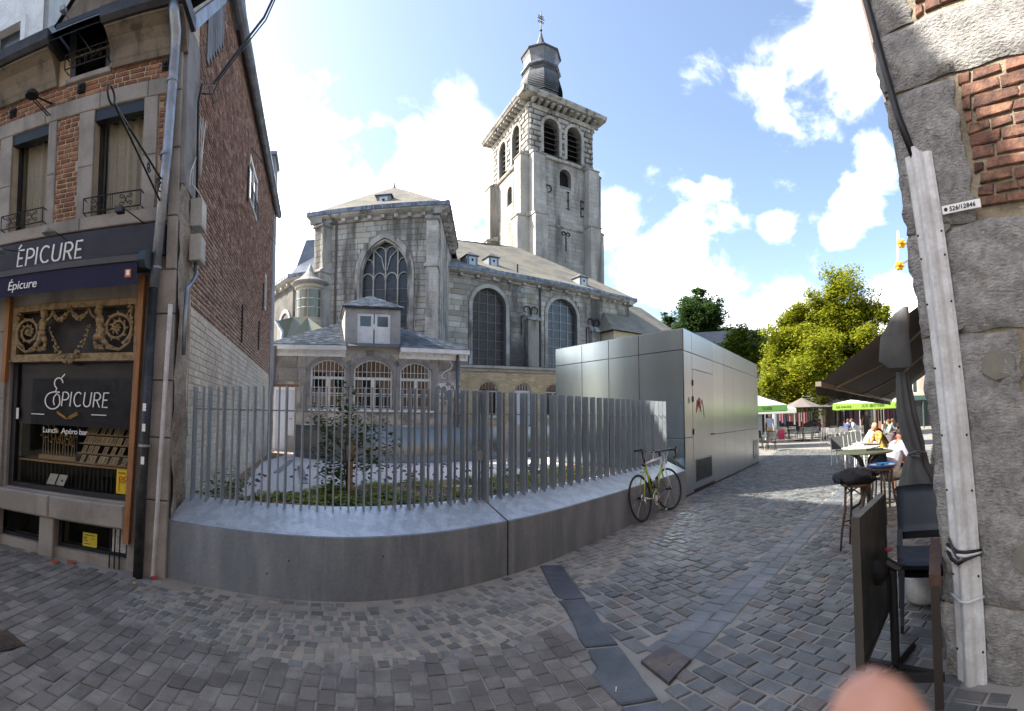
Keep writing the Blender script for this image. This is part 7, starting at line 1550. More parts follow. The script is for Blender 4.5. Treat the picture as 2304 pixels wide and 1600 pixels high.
for a in (20,110,200,290):
    q=(math.cos(R(a)),math.sin(R(a))); MB().tube([(q[0]*.36,q[1]*.36,.94),(q[0]*.26,q[1]*.26,.93),(q[0]*.12,q[1]*.12,.84),(q[0]*.06,q[1]*.06,.65),(q[0]*.06,q[1]*.06,.30),(q[0]*.14,q[1]*.14,.12),(q[0]*.30,q[1]*.30,.02)],.024,8).build('curved_leg',M('black_bentwood',(.018,.016,.015),.4,bump=0),tb_,True)
f_=lambda x,y,z:(pt[0]+.12+x*math.cos(R(-40))-y*math.sin(R(-40)),pt[1]-.1+x*math.sin(R(-40))+y*math.cos(R(-40)),z)
tag(MB().box(-.14,.14,-.10,.10,.991,1.02,f_).build('black_folder',M('black_leather',(.012,.012,.013),.5,bump=.1)),'black rectangular menu folder lying on the round bar table','folder')

# ================================================================= PLAZA: TREES, PARASOLS, CHAIRS, HOUSES
m_bark2=M('tree_bark',(.07,.055,.042),.95,col2=(.11,.09,.07),scale=8,stretch=(1,1,.3),bump=.6,bscale=30,bdist=.02)
def leafmat(n,a,b): return M(n,a,.55,isl=.38,islcol=b,bump=0,trans=.48,spec=.35)
ml_lime=leafmat('lime_leaf',(.21,.25,.02),(.43,.41,.03)); ml_dark=leafmat('dark_leaf',(.045,.09,.028),(.085,.135,.03)); ml_mid=leafmat('mid_leaf',(.10,.16,.02),(.18,.23,.03))
def tree(name,label,px,base_y,d,clumps,mat,leaf,dens,seed,trunk_r=.22,fork=3.0,depth=1.):
    rs=random.Random(seed); b=at(px,base_y,d); bx,by=b[0],b[1]
    t=thing(name,label,'tree',(bx,by,0),'trees on the square')
    cl=[]
    view=Vector((math.sin((px-1152)/F),math.cos((px-1152)/F),0))
    for x,y,r in clumps:
        c=Vector(at(x,y,d)); rr_=r*1.22*d/F; c+=view*rs.uniform(-1,1)*rr_*1.3*depth; cl.append((c,rr_))
    zt=max(c.z for c,_ in cl); top=Vector((bx,by,zt-.5))
    MB().tube([(bx,by,-.05),(bx,by,fork*.5),(bx+.1,by,fork),(bx,by,(fork+zt)/2),tuple(top)],[trunk_r*1.25,trunk_r,trunk_r*.85,trunk_r*.5,.03],9).build('trunk',m_bark2,t,True)
    for c,rr_ in cl:
        z=fork+max(0,(c.z-fork))*.45; p=Vector((bx,by,min(z,zt-1))); m_=p.lerp(c,.55)+Vector((0,0,-.15)); MB().tube([tuple(p),tuple(m_),tuple(c)],[trunk_r*.32,trunk_r*.2,.02],5).build('limb',m_bark2,t)
    mb=MB(); 
    for c,rr_ in cl:
        n=int(dens*4.6*rr_**2); sub=[(c+Vector((rs.gauss(0,1),rs.gauss(0,1),rs.gauss(0,.8))).normalized()*rr_*rs.uniform(.1,1.1),rr_*rs.uniform(.35,.75)) for _ in range(max(9,int(15*rr_)))]
        for i in range(n):
            s,sr=sub[rs.randrange(len(sub))]; v=Vector((rs.gauss(0,1),rs.gauss(0,1),rs.gauss(0,1))).normalized()*sr*(rs.random()**.6); v.z*=.75; p=s+v
            a=rs.uniform(0,6.28); tl=rs.uniform(-.5,.5); l=leaf*rs.uniform(.6,1.25); u=Vector((math.cos(a),math.sin(a),tl-.25))*l; w_=Vector((-math.sin(a),math.cos(a),rs.uniform(-.6,.6)))*l*.62
            mb.add([tuple(p-u),tuple(p+w_*.9-u*.1),tuple(p+u),tuple(p-w_*.9-u*.1)],[(0,1,2,3)])
    mb.build('crown',mat,t); return t
tree('lime_tree','tall sunlit yellow green lime tree in the middle of the square',1868,985,34,[(1885,655,40),(1868,690,46),(1905,700,48),(1800,705,28),(1838,722,42),(1960,700,34),(1990,715,20),(1785,755,40),(1850,770,58),(1925,760,55),(1978,770,36),(1758,815,36),(1828,830,52),(1900,830,56),(1960,815,42),(1800,868,34),(1868,880,46),(1742,850,24),(1935,875,36),(1780,725,24),(1770,860,34),(1760,780,30),(1800,800,40),(1840,800,44),(1745,882,28),(1785,897,30),(1728,868,20),(1740,760,18)],ml_lime,.105,560,11,.30,3.2)
tree('spruce_tree','dark pointed tree standing tall above the kiosk roof',1577,985,55,[(1576,655,12),(1570,680,22),(1586,695,26),(1556,712,26),(1602,720,28),(1575,740,40),(1540,750,26),(1624,752,26),(1590,780,46),(1555,800,46),(1575,700,26)],ml_dark,.16,330,12,.3,4)
tree('dark_tree','small dark treetop rising just left of the pointed tree',1503,985,55,[(1503,722,14),(1496,740,18),(1512,745,16),(1500,770,26)],ml_dark,.16,330,13,.2,4)
tree('green_tree','green tree rising above the far end of the kiosk',1680,985,46,[(1662,770,30),(1690,775,34),(1712,790,28),(1640,810,26),(1645,790,26),(1700,810,34),(1665,815,34),(1705,850,30),(1690,880,34),(1716,830,20),(1712,900,24)],ml_mid,.15,360,14,.25,3)
tree('far_tree','pale tree partly hidden behind the lime tree at its left',1738,985,58,[(1735,800,20),(1725,830,24),(1745,850,22),(1725,880,26)],ml_mid,.16,330,15,.25,4)
# ---- buildings round the square
def town_house(name,label,fr,a,b,h,mat,shop,wins=3,roof=m_slate,seed=0):
    t=thing(name,label,'house',fr.w((a+b)/2,0,0),'houses round the square'); T=fr.w; hs_=[]
    for fl in range(2):
        for i in range(wins):
            c=a+(b-a)*(i+.5)/wins; z=3.4+fl*2.5
            if z+1.6<h: hs_.append(Hole(c-.5,c+.5,z,z+1.65))
    hs_.append(Hole(a+.4,b-.4,.15,2.7)); mb=MB(); wall(mb,T,a,b,0,h,hs_,0,.2); mb.quad((a,0,0),(a,-8,0),(a,-8,h),(a,0,h),T); mb.quad((b,0,0),(b,-8,0),(b,-8,h),(b,0,h),T); mb.build('wall',mat,t)
    mb=MB(); mb.quad((a-.2,.35,h),(b+.2,.35,h),(b+.2,-4,h+2.2),(a-.2,-4,h+2.2),T); mb.quad((a-.2,-8,h),(b+.2,-8,h),(b+.2,-4,h+2.2),(a-.2,-4,h+2.2),T); mb.poly([(a,0,h),(a,-8,h),(a,-4,h+2.1)],T); mb.poly([(b,0,h),(b,-8,h),(b,-4,h+2.1)],T); mb.build('roof',roof,t)
    MB().box(a-.1,b+.1,.0,.3,h-.2,h+.02,T).build('cornice',m_white,t)
    for hh in hs_[:-1]:
        o=MB(); f=.07
        for p in ((hh.a,hh.a+f,hh.z0,hh.z1),(hh.b-f,hh.b,hh.z0,hh.z1),(hh.a+f,hh.b-f,hh.z1-f,hh.z1),(hh.a+f,hh.b-f,hh.z0,hh.z0+f),((hh.a+hh.b)/2-.03,(hh.a+hh.b)/2+.03,hh.z0+f,hh.z1-f)): o.box(p[0],p[1],-.16,-.1,p[2],p[3],T)
        o=o.build('window',m_white,t); MB().quad((hh.a,-.14,hh.z0),(hh.b,-.14,hh.z0),(hh.b,-.14,hh.z1),(hh.a,-.14,hh.z1),T).build('pane',MATS['dark_glazing'],o)
    o=MB().box(a+.4,b-.4,-.3,-.2,.15,2.7,T).build('shopfront',M('shop_dark',(.02,.02,.022),.3,bump=0),t)
    for i in range(4): s=a+.4+(b-a-.8)*i/3; MB().box(s-.05,s+.05,-.2,.02,.0,2.75,T).build('shop_mullion',shop,o)
    MB().box(a+.2,b-.2,0,.12,2.75,3.15,T).build('shop_fascia',shop,t)
FP=Frame(16.5,43,123)
cols=[((.55,.50,.42),'cream'),((.60,.58,.54),'white'),((.30,.15,.11),'brick red'),((.52,.44,.34),'sandy'),((.50,.38,.34),'pinkish'),((.45,.43,.40),'grey')]
shc=[M('shop_%d'%i,c,.5,bump=0) for i,c in enumerate(((.5,.5,.48),(.05,.05,.06),(.35,.33,.3),(.05,.09,.08)))]
x=0
for i,(w_,h) in enumerate(((6.5,8.3),(6,7.6),(5.5,8.6),(6.5,7.4),(6,7.0),(7,6.6))):
    c,nm=cols[i]; town_house('town_house','%s house, %s in the row behind the square'%(nm,('first from the left','second from the left','third from the left','third from the right','second from the right','rightmost')[i]),FP,x,x+w_-.02,h,M('plaster_%d'%i,c,.9,col2=tuple(v*.8 for v in c),scale=.8,bump=.1),shc[i%4],3 if w_>6 else 2); x+=w_
FL=Frame(4.0,52.,90); town_house('town_house','long cream house closing the square behind the dark trees',FL,4,15,8.0,MATS['plaster_0'],shc[1],4)
c=at(1744,900,40); cl_=local_thing('stone_pillar','grey stone pillar standing before the sunlit houses','pillar',(c[0],c[1],0)); MB().lathe([(.45,0),(.45,.4),(.3,.5),(.27,3.6),(.36,3.8),(.36,4.0),(.2,4.2)],14).build('shaft',M('pillar_stone',(.25,.26,.28),.8,streak=.3),cl_); MB().lathe([(.55,-.05),(.55,.15)],14).build('base',MATS['pillar_stone'],cl_)
# hanging clothes outside the shops
cloths=[M('cloth_%d'%i,c,.85,bump=0) for i,c in enumerate(((.22,.03,.05),(.3,.12,.15),(.02,.02,.03),(.25,.24,.22),(.03,.03,.05),(.02,.02,.02),(.12,.03,.03)))]
for i,(px,dd,nm) in enumerate(((1790,38,'left'),(1905,36,'middle'),(2000,34,'right'))):
    c=at(px,960,dd); t=local_thing('clothes_rail','rail of hanging clothes outside the shops, %s one of three'%nm,'clothes rail',(c[0],c[1],0),R(-38)); MB().tube([(-1.4,0,0),(-1.4,0,1.9),(1.4,0,1.9),(1.4,0,0)],.025,5).build('rail',m_black,t)
    for k in range(14): xx=-1.25+k*.19; l=random.uniform(.6,1.1); MB().box(xx,xx+.12,-.2,.2,1.85-l,1.85).build('garment',random.choice(cloths),t)
# ---- parasols
def parasol(name,label,px,dd,size,zt,zv,mat,mat2=None,rz=0,txt=None,pole=None,valh=.28,group='parasols on the square'):
    c=at(px,960,dd); t=local_thing(name,label,'parasol',(c[0],c[1],0),rz,group); s=size/2; ap_=(0,0,zt)
    if mat2 is None:
        k=8; ring=[(s*math.cos(2*pi*i/k+pi/8),s*math.sin(2*pi*i/k+pi/8),zv) for i in range(k)]
    else: ring=[(-s,-s,zv),(0,-s,zv-.02),(s,-s,zv),(s,0,zv-.02),(s,s,zv),(0,s,zv-.02),(-s,s,zv),(-s,0,zv-.02)]
    k=8; mid=[(p[0]*.5,p[1]*.5,zv+(zt-zv)*.47) for p in ring]; mb=MB(); mb.add([ap_]+mid+ring,[(0,1+i,1+(i+1)%k) for i in range(k)]+[(1+i,9+i,9+(i+1)%k,1+(i+1)%k) for i in range(k)]); mb.build('canopy',mat,t)
    if mat2:
        mb=MB(); mb.add(ring+[(p[0]*1.01,p[1]*1.01,p[2]-valh) for p in ring],[(i,(i+1)%k,k+(i+1)%k,k+i) for i in range(k)]); v=mb.build('valance',mat2,t)
        if txt:
            X=Matrix((Vector((1,0,0)),Vector((0,0,1)),Vector((0,-1,0)))).transposed(); ink_=M('green_print',(.03,.05,.02),.7,bump=0,fine=0)
            for s_,size_,xx in txt: text_obj(s_,size_,X,(xx,-s*1.015,zv-.21),ink_,v,align='CENTER',depth=.003)
    pm=pole or m_white; MB().tube([(0,0,0),(0,0,zt-.02)],.04,8).build('pole',pm,t); MB().box(-.4,.4,-.4,.4,0,.08).build('base',m_castiron,t)
    for i in range(8): MB().tube([(0,0,zt-.06),tuple(v*.97 if j<2 else v-.03 for j,v in enumerate(ring[i]))],.012,4).build('rib',pm,t)
    return t
m_pw=M('parasol_white',(.62,.62,.58),.8,bump=.05,trans=.35); m_pg=M('parasol_lime',(.30,.50,.06),.8,bump=.05,trans=.35); m_pgd=M('parasol_green',(.10,.25,.05),.8,bump=.05,trans=.3); m_pgr=M('parasol_grey',(.20,.175,.165),.85,bump=.05,trans=.15)
parasol('parasol','white parasol with a lime green valance lettered XX BITTER',1968,24.0,3.7,2.55,2.10,m_pw,m_pg,R(-44),[('XX BITTER',.22,0),('DE RANKE',.15,-1.35),('DE RANKE',.15,1.35)])
parasol('parasol','white parasol with a dark green valance beside the kiosk end',1700,25,3.2,2.75,2.15,m_pw,m_pgd,R(-30),[('SUZE',.2,.6)])
parasol('parasol','plain white parasol just behind the dark green edged one',1722,30,3.4,2.75,2.05,m_pw,m_pw,R(-25))
parasol('parasol','grey octagonal parasol left of the tree trunk',1806,31,2.9,2.75,2.12,m_pgr,None,R(10),pole=M('parasol_wood',(.30,.15,.07),.6))
parasol('parasol','grey octagonal parasol right of the tree trunk',1884,32,2.6,2.65,2.12,m_pgr,None,R(0),pole=M('parasol_wood',(.3,.15,.07),.6))
# ---- slatted terrace chairs and tables
m_alus=M('chair_metal',(.40,.40,.40),.4,.7,bump=0); m_blk=M('chair_black',(.02,.02,.022),.45,.2,bump=0)
def slat_chair(m1,m2):
    t=local_thing('slat_chair','x','chair',(0,0,0),0,'slatted terrace chairs')
    for i in range(5): MB().box(-.22,.22,-.20+.085*i,-.135+.085*i,.445,.46).build('seat_slat',m2,t)
    for i in range(5): MB().box(-.21,.21,-.235-.012*i,-.215-.012*i,.54+.068*i,.585+.068*i).build('back_slat',m1,t)
    for q in (-1,1):
        MB().tube([(q*.23,-.26,0),(q*.225,-.22,.46),(q*.22,-.29,.88)],.014,6).build('back_leg',m1,t); MB().tube([(q*.23,.22,0),(q*.23,.20,.46),(q*.23,.19,.64),(q*.23,-.2,.65)],.014,6).build('front_leg',m1,t)
    return t
ch0=slat_chair(m_alus,m_blk); first=True
def put(px,py,face,lab,proto):
    global first
    q=onz(px,py); 
    if proto is ch0 and first: o=ch0; first=False
    else: o=copy_tree(proto)
    o.location=(q[0],q[1],0); o.rotation_euler=(0,0,face); o['label']=lab; return o
view_az=lambda px:(px-1152)/F
row=[(1764,990,0),(1783,987,.1),(1800,992,2.4),(1818,992,.1),(1836,990,-.1),(1856,996,3.0),(1866,1000,2.8),(1884,996,.0),(1876,987,.1),(1898,990,.05),(1908,994,3.1),(1922,988,.1),(1938,988,0),(1944,992,2.9),(1748,986,.4)]
words=['leftmost','second','third','fourth','fifth','sixth','seventh','eighth','ninth','tenth','eleventh','twelfth','thirteenth','fourteenth','fifteenth']
order=sorted(range(len(row)),key=lambda i:row[i][0])
for rk_,i in enumerate(order):
    px,py,fa=row[i]; put(px,py,pi-view_az(px)+pi+fa,'slatted metal terrace chair, %s from the left in the row on the square'%words[rk_],ch0)
for i,(px,py) in enumerate(((1776,988),(1827,990),(1872,992),(1915,990))):
    q=onz(px,py); t=local_thing('terrace_table','low square terrace table among the slatted chairs, %s from the left'%words[i],'table',(q[0],q[1],0),R(-30+10*i),'terrace tables'); MB().box(-.34,.34,-.34,.34,.70,.725).build('table_top',m_alus,t); MB().tube([(0,0,.02),(0,0,.70)],.035,8).build('column',m_blk,t); MB().box(-.25,.25,-.25,.25,0,.03).build('foot',m_blk,t)
# dark terrace furniture further back under the parasols
m_dk=M('dark_wicker',(.025,.022,.02),.7,bump=.2)
for i,(px,dd) in enumerate(((1765,34),(1800,35),(1838,33),(1895,34),(1925,33),(1958,30),(2000,29),(1985,31))):
    c=at(px,980,dd); plastic_chair('wicker_chair','dark chair in the shade under the far parasols, %s from the left'%words[sorted([1765,1800,1838,1895,1925,1958,1985,2000]).index(px)],(c[0],c[1],0),i*1.1,m_dk,.46,'dark chairs under the parasols')
# pair of black chairs beside the kiosk end
for px,py,rz,lab in ((1716,1012,R(200),'black wicker chair close against the end of the kiosk'),(1735,1014,R(140),'black chair with curved back just right of the kiosk end')):
    q=onz(px,py); plastic_chair('black_chair',lab,(q[0],q[1],0),rz,m_dk,.46)
# white sling chairs and white tables
m_sling=M('grey_sling',(.07,.075,.075),.7,bump=.1)
def sling_chair(lab,px,py,rz):
    q=onz(px,py); t=local_thing('sling_chair',lab,'chair',(q[0],q[1],0),rz,'white framed sling chairs')
    MB().box(-.20,.20,-.20,.20,.44,.455).build('seat',m_sling,t); MB().add([(-.20,-.21,.50),(.20,-.21,.50),(.20,-.29,.90),(-.20,-.29,.90),(-.20,-.225,.50),(.20,-.225,.50),(.20,-.305,.90),(-.20,-.305,.90)],[(0,1,2,3),(7,6,5,4),(0,4,5,1),(1,5,6,2),(2,6,7,3),(3,7,4,0)]).build('backrest',m_sling,t)
    for x in (-.22,.22):
        MB().tube([(x,-.26,0),(x,-.21,.45),(x,-.305,.92)],.014,6).build('back_leg',m_white,t); MB().tube([(x,.24,0),(x,.21,.45),(x,.20,.64),(x,-.24,.66)],.014,6).build('front_leg',m_white,t)
for i,(px,py,a) in enumerate(((1892,1046,60),(1903,1040,62),(1912,1032,65),(1922,1026,66),(1934,1020,66),(1992,1045,-110),(1978,1036,-112))):
    sling_chair('white framed grey sling chair, %s'%('nearest on the alley side of the white table','second on the alley side of the white table','third on the alley side of the white table','fourth on the alley side of the white table','farthest on the alley side of the white table','nearer one behind the bar table','farther one behind the bar table')[i],px,py,-R(a))
for i,(px,d_) in enumerate(((1938,12.8),(1958,14.6))):
    c=at(px,1000,d_); t=local_thing('white_table','white terrace table, %s'%('nearer of the two' if i==0 else 'farther one where two women sit'),'table',(c[0],c[1],0),-R(62),'white terrace tables'); MB().box(-.4,.4,-.4,.4,.70,.73).build('table_top',m_white,t); 
    for x in (-.33,.33):
        for y in (-.33,.33): MB().tube([(x,y,0),(x,y,.70)],.02,6).build('leg',m_white,t)
c=at(1955,980,14.6); gl=thing('beer_glass','glass of amber beer on the farther white table','glass',(c[0],c[1],.73)); MB().lathe([(.03,.735),(.036,.80),(.034,.86)],12,(c[0],c[1],0)).build('beer',M('beer',(.55,.28,.03),.1,bump=0),gl); MB().lathe([(.034,.86),(.036,.88)],12,(c[0],c[1],0)).build('foam',m_letter,gl)

# ================================================================= PEOPLE
m_skin=M('skin',(.42,.24,.165),.55,col2=(.36,.19,.13),scale=12,bump=.05,spec=.35); m_skin2=M('tanned_skin',(.27,.135,.085),.55,col2=(.22,.11,.07),scale=12,bump=.05,spec=.35)
def remesh(o,v=.014,it=2):
    m=o.modifiers.new('remesh','REMESH'); m.mode='VOXEL'; m.voxel_size=v; m.use_smooth_shade=True
    s=o.modifiers.new('smooth','SMOOTH'); s.iterations=it*3; s.factor=.5
def person(label,loc,rz,J,skin,shirt,trousers,hair=None,cap=None,shoes=m_black,sleeve=.55,shorts=True,vox=.014,hairlen=0.,long_sleeve=False,skirt=False):
    t=local_thing('person',label,'person',loc,rz)
    V=lambda k:Vector(J[k]); mb=MB()
    def cap_(a,b,r0,r1,m_=mb,k=9): 
        a,b=Vector(a),Vector(b); m_.tube([tuple(a),tuple(a.lerp(b,.5)),tuple(b)],[r0,(r0+r1)/2*1.03,r1],k); m_.ell(tuple(a),(r0,r0,r0),8); m_.ell(tuple(b),(r1,r1,r1),8)
    hd=V('head'); nk=V('neck'); ch=V('chest'); hp=V('hip'); fw=V('face').normalized(); sd=fw.cross(Vector((0,0,1))).normalized()
    rot=Matrix((sd,fw,sd.cross(fw))).transposed()
    mb.ell(tuple(hd),(.075,.095,.115),12,rot=rot); mb.ell(tuple(hd+fw*.03-Vector((0,0,.05))),(.058,.07,.065),10,rot=rot); mb.ell(tuple(hd+fw*.10-Vector((0,0,.015))),(.014,.02,.022),6,rot=rot)
    for q in (-1,1): mb.ell(tuple(hd+sd*.076*q-Vector((0,0,.01))),(.012,.02,.03),6,rot=rot)
    cap_(hd-Vector((0,0,.07)),nk,.052,.055); cap_(nk,ch,.07,.14); cap_(ch,hp,.145,.135); mb.ell(tuple(hp),(.165,.12,.12),10)
    for s in ('L','R'):
        q=-1 if s=='L' else 1
        cap_(V('sh'+s),V('el'+s),.048,.038); cap_(V('el'+s),V('wr'+s),.037,.026); cap_(nk.lerp(V('sh'+s),.3),V('sh'+s),.06,.052)
        d=(V('wr'+s)-V('el'+s)).normalized(); w_=V('wr'+s); pl=d.cross(Vector((0,0,1))); pl=pl.normalized() if pl.length>.1 else Vector((1,0,0))
        mb.ell(tuple(w_+d*.045),(.034,.034,.03),8)
        for f in range(4): o_=pl*(.026-.0175*f); a_=w_+d*.075+o_; b_=a_+d*(.045+.012*(f in (1,2)))+Vector((0,0,-.008)); c_=b_+d*.02+Vector((0,0,-.02)); mb.tube([tuple(a_-d*.03),tuple(a_),tuple(b_),tuple(c_)],[.010,.010,.009,.007],6)
        a_=w_+d*.03+pl*.03*q; mb.tube([tuple(w_+d*.02+pl*.015*q),tuple(a_),tuple(a_+d*.035+pl*.012*q)],[.011,.010,.008],6)
        cap_(V('hp'+s),V('kn'+s),.085,.058); cap_(V('kn'+s),V('an'+s),.055,.036); an=V('an'+s); ft=fw.copy(); ft.z=0; ft=ft.normalized() if 'toe'+s not in J else (V('toe'+s)-an).normalized()
        cap_(an-Vector((0,0,.02)),an+ft*.15-Vector((0,0,.035)),.036,.03)
    b=mb.build('body',skin,t,True); remesh(b,vox)
    sh=MB(); C=lambda a,b,r0,r1:cap_(a,b,r0,r1,sh)
    C(nk-Vector((0,0,.035)),ch,.085,.158); C(ch,hp+Vector((0,0,.03)),.162,.165); sh.ell(tuple(hp+Vector((0,0,.04))),(.178,.14,.10),10)
    for s in ('L','R'):
        C(nk.lerp(V('sh'+s),.35),V('sh'+s),.072,.068); e=V('sh'+s).lerp(V('el'+s),1. if long_sleeve else sleeve); C(V('sh'+s),e,.064,.058)
        if long_sleeve: C(V('el'+s),V('el'+s).lerp(V('wr'+s),.9),.05,.04)
    o=sh.build('shirt',shirt,t,True); remesh(o,vox)
    tr=MB(); C=lambda a,b,r0,r1:cap_(a,b,r0,r1,tr); tr.ell(tuple(hp-Vector((0,0,.02))),(.182,.14,.12),10)
    for s in ('L','R'):
        e=V('hp'+s).lerp(V('kn'+s),.92 if shorts else 1.); C(V('hp'+s),e,.10,.078)
        if not shorts: C(V('kn'+s),V('kn'+s).lerp(V('an'+s),.92),.072,.06)
    o=tr.build('shorts' if shorts else 'trousers',trousers,t,True); remesh(o,vox)
    for s in ('L','R'):
        an=V('an'+s); ft=fw.copy(); ft.z=0; ft=ft.normalized() if 'toe'+s not in J else (V('toe'+s)-an).normalized(); m2=MB(); cap_(an-Vector((0,0,.025)),an+ft*.16-Vector((0,0,.038)),.042,.036,m2); m2.build('shoe',shoes,t,True)
    if hair:
        h=MB(); h.ell(tuple(hd-fw*.018+Vector((0,0,.022))),(.085,.098,.108),12,rot=rot); 
        if hairlen: h.ell(tuple(hd-fw*.06-Vector((0,0,.05+hairlen*.4))),(.075,.06,.09+hairlen),10,rot=rot)
        h.build('hair',hair,t,True)
    if cap:
        h=MB(); h.ell(tuple(hd+Vector((0,0,.045))),(.092,.108,.085),12,rot=rot); h.ell(tuple(hd+fw*.115+Vector((0,0,.04))),(.075,.06,.012),10,rot=rot); h.build('cap',cap,t,True)
    for q in (-1,1): MB().ell(tuple(hd+fw*.088+sd*.03*q+Vector((0,0,.012))),(.011,.008,.007),6,rot=rot).build('eye',m_black,t)
    return t
STAND=dict(head=(0,.02,1.62),neck=(0,0,1.47),chest=(0,0,1.30),hip=(0,0,.96),face=(0,1,0),shL=(-.19,0,1.42),shR=(.19,0,1.42),elL=(-.25,.0,1.13),elR=(.25,-.02,1.13),wrL=(-.26,.08,.88),wrR=(.27,.03,.88),hpL=(-.09,0,.92),hpR=(.09,0,.92),knL=(-.10,.03,.50),knR=(.10,.04,.50),anL=(-.10,-.06,.08),anR=(.10,.08,.08))
def SIT(lean=.15,hd=-.05,arm=.35,az=.74):
    y=lean; return dict(head=(0,y+.10,1.22+hd*.3),neck=(0,y+.04,1.06),chest=(0,y*.6,.88),hip=(0,-.05,.54),face=(0,1,hd*5),shL=(-.19,y,1.00),shR=(.19,y,1.00),elL=(-.24,y+.10,.74),elR=(.24,y+.10,.74),wrL=(-.10,y+arm,az),wrR=(.10,y+arm,az),hpL=(-.09,-.02,.52),hpR=(.09,-.02,.52),knL=(-.12,.42,.52),knR=(.12,.42,.52),anL=(-.12,.40,.08),anR=(.12,.44,.08))
face_to=lambda az:-R(az)   # rotation so that local +Y points to compass azimuth az
q=onz(1733,996); person('man in a light blue shirt and tan shorts walking away with a shopping trolley',(q[0],q[1],0),face_to(20),STAND,m_skin2,M('blue_shirt',(.33,.38,.60),.85,bump=.1),M('tan_shorts',(.40,.29,.15),.85,bump=.1),hair=M('grey_hair',(.38,.33,.30),.8,bump=.3),vox=.018)
c=(q[0]+.62,q[1]-.35,0); t=local_thing('shopping_trolley','pink wheeled shopping trolley bag behind the walking man','trolley',c,R(-30))
MB().add([(-.17,-.13,.16),(.17,-.13,.16),(.17,.13,.16),(-.17,.13,.16),(-.19,-.15,.78),(.19,-.15,.78),(.19,.13,.74),(-.19,.13,.74)],[(3,2,1,0),(4,5,6,7),(0,1,5,4),(1,2,6,5),(2,3,7,6),(3,0,4,7)]).build('bag',M('pink_bag',(.50,.03,.09),.6,bump=.1),t); MB().box(-.16,.16,-.175,-.155,.30,.50).build('pocket',M('pink_pocket',(.40,.02,.07),.6,bump=.1),t)
MB().tube([(-.15,.12,.05),(-.15,.16,.95),(.15,.16,.95),(.15,.12,.05)],.014,6).build('handle',m_alus,t)
for x in (-.19,.19): MB().tube([(x+.07*math.cos(a)*0,.1+.075*math.cos(a),.08+.075*math.sin(a)) for a in [2*pi*i/14 for i in range(14)]],.014,5,closed=True).build('wheel',m_blk,t)
MB().tube([(-.18,-.12,.15),(-.18,-.12,.0)],.012,5).build('stand_leg',m_white,t); MB().tube([(.18,-.12,.15),(.18,-.12,.0)],.012,5).build('stand_leg',m_white,t)
# seated man near the curtain
mc=at(2006,1075,8.6); plastic_chair('slate_chair','slate grey chair under the man in the white polo shirt',(mc[0],mc[1],0),face_to(95),m_pl,.46)
o=person('man in a white polo shirt and dark cap sitting at the terrace looking down',(mc[0],mc[1],0),face_to(95),SIT(.16,-.10,.34,.72),m_skin2,M('white_polo',(.36,.39,.47),.85,bump=.1),M('grey_shorts',(.28,.30,.28),.85,bump=.1),cap=M('dark_cap',(.025,.022,.022),.8,bump=.1),vox=.013)
wc=at(1952,1000,15.2); person('woman with brown hair and a white top leaning over the farther white table',(wc[0],wc[1],0),face_to(100),SIT(.22,-.08,.40,.76),m_skin2,M('white_top',(.62,.60,.57),.85,bump=.1),M('dark_skirt',(.06,.05,.06),.85),hair=M('brown_hair',(.10,.045,.02),.7,bump=.3),hairlen=.03,vox=.016)
wc=at(1990,1003,14.0); person('woman in a bright flowered blouse with tied blond hair facing left at the white table',(wc[0],wc[1],0),face_to(-75),SIT(.20,-.06,.42,.76),m_skin,M('flower_blouse',(.62,.42,.06),.8,col2=(.45,.08,.10),scale=14,mixlo=.48,mixhi=.54,islcol=None,streak=.9,streakcol=(.12,.25,.05),stsc=(13,13,13),stlo=.52,sthi=.56,bump=.05),m_white,hair=M('blond_hair',(.52,.37,.20),.7,bump=.3),vox=.016)
wc=at(2028,1000,13.0); person('grey haired person in a dark mauve top sitting beyond the curtain',(wc[0],wc[1],0),face_to(35),SIT(.10,0,.3,.74),m_skin,M('mauve_top',(.10,.05,.07),.85),m_blk,hair=M('ash_hair',(.35,.28,.18),.8,bump=.3),vox=.016)
wc=at(2036,1040,10.2); person('person in a pink top across from the man in the polo shirt',(wc[0],wc[1],0),face_to(-120),SIT(.14,-.06,.36,.74),m_skin2,M('pink_top',(.55,.20,.22),.85),m_blk,hair=M('brown_hair',(.1,.045,.02),.7),vox=.016)
wc=at(1951,985,25.5); person('waitress in a dark sleeveless top standing under the parasols',(wc[0],wc[1],0),face_to(200),STAND,m_skin2,m_blk,m_blk,hair=M('brown_hair',(.1,.045,.02),.7),sleeve=.12,shorts=False,vox=.02)
wc=at(1965,985,16.6); person('person in a red top partly hidden behind the white topped woman',(wc[0],wc[1],0),face_to(-160),SIT(.18,-.05,.38,.76),m_skin,M('red_top',(.32,.03,.03),.85),m_blk,hair=M('black_hair',(.02,.016,.014),.7),vox=.016)
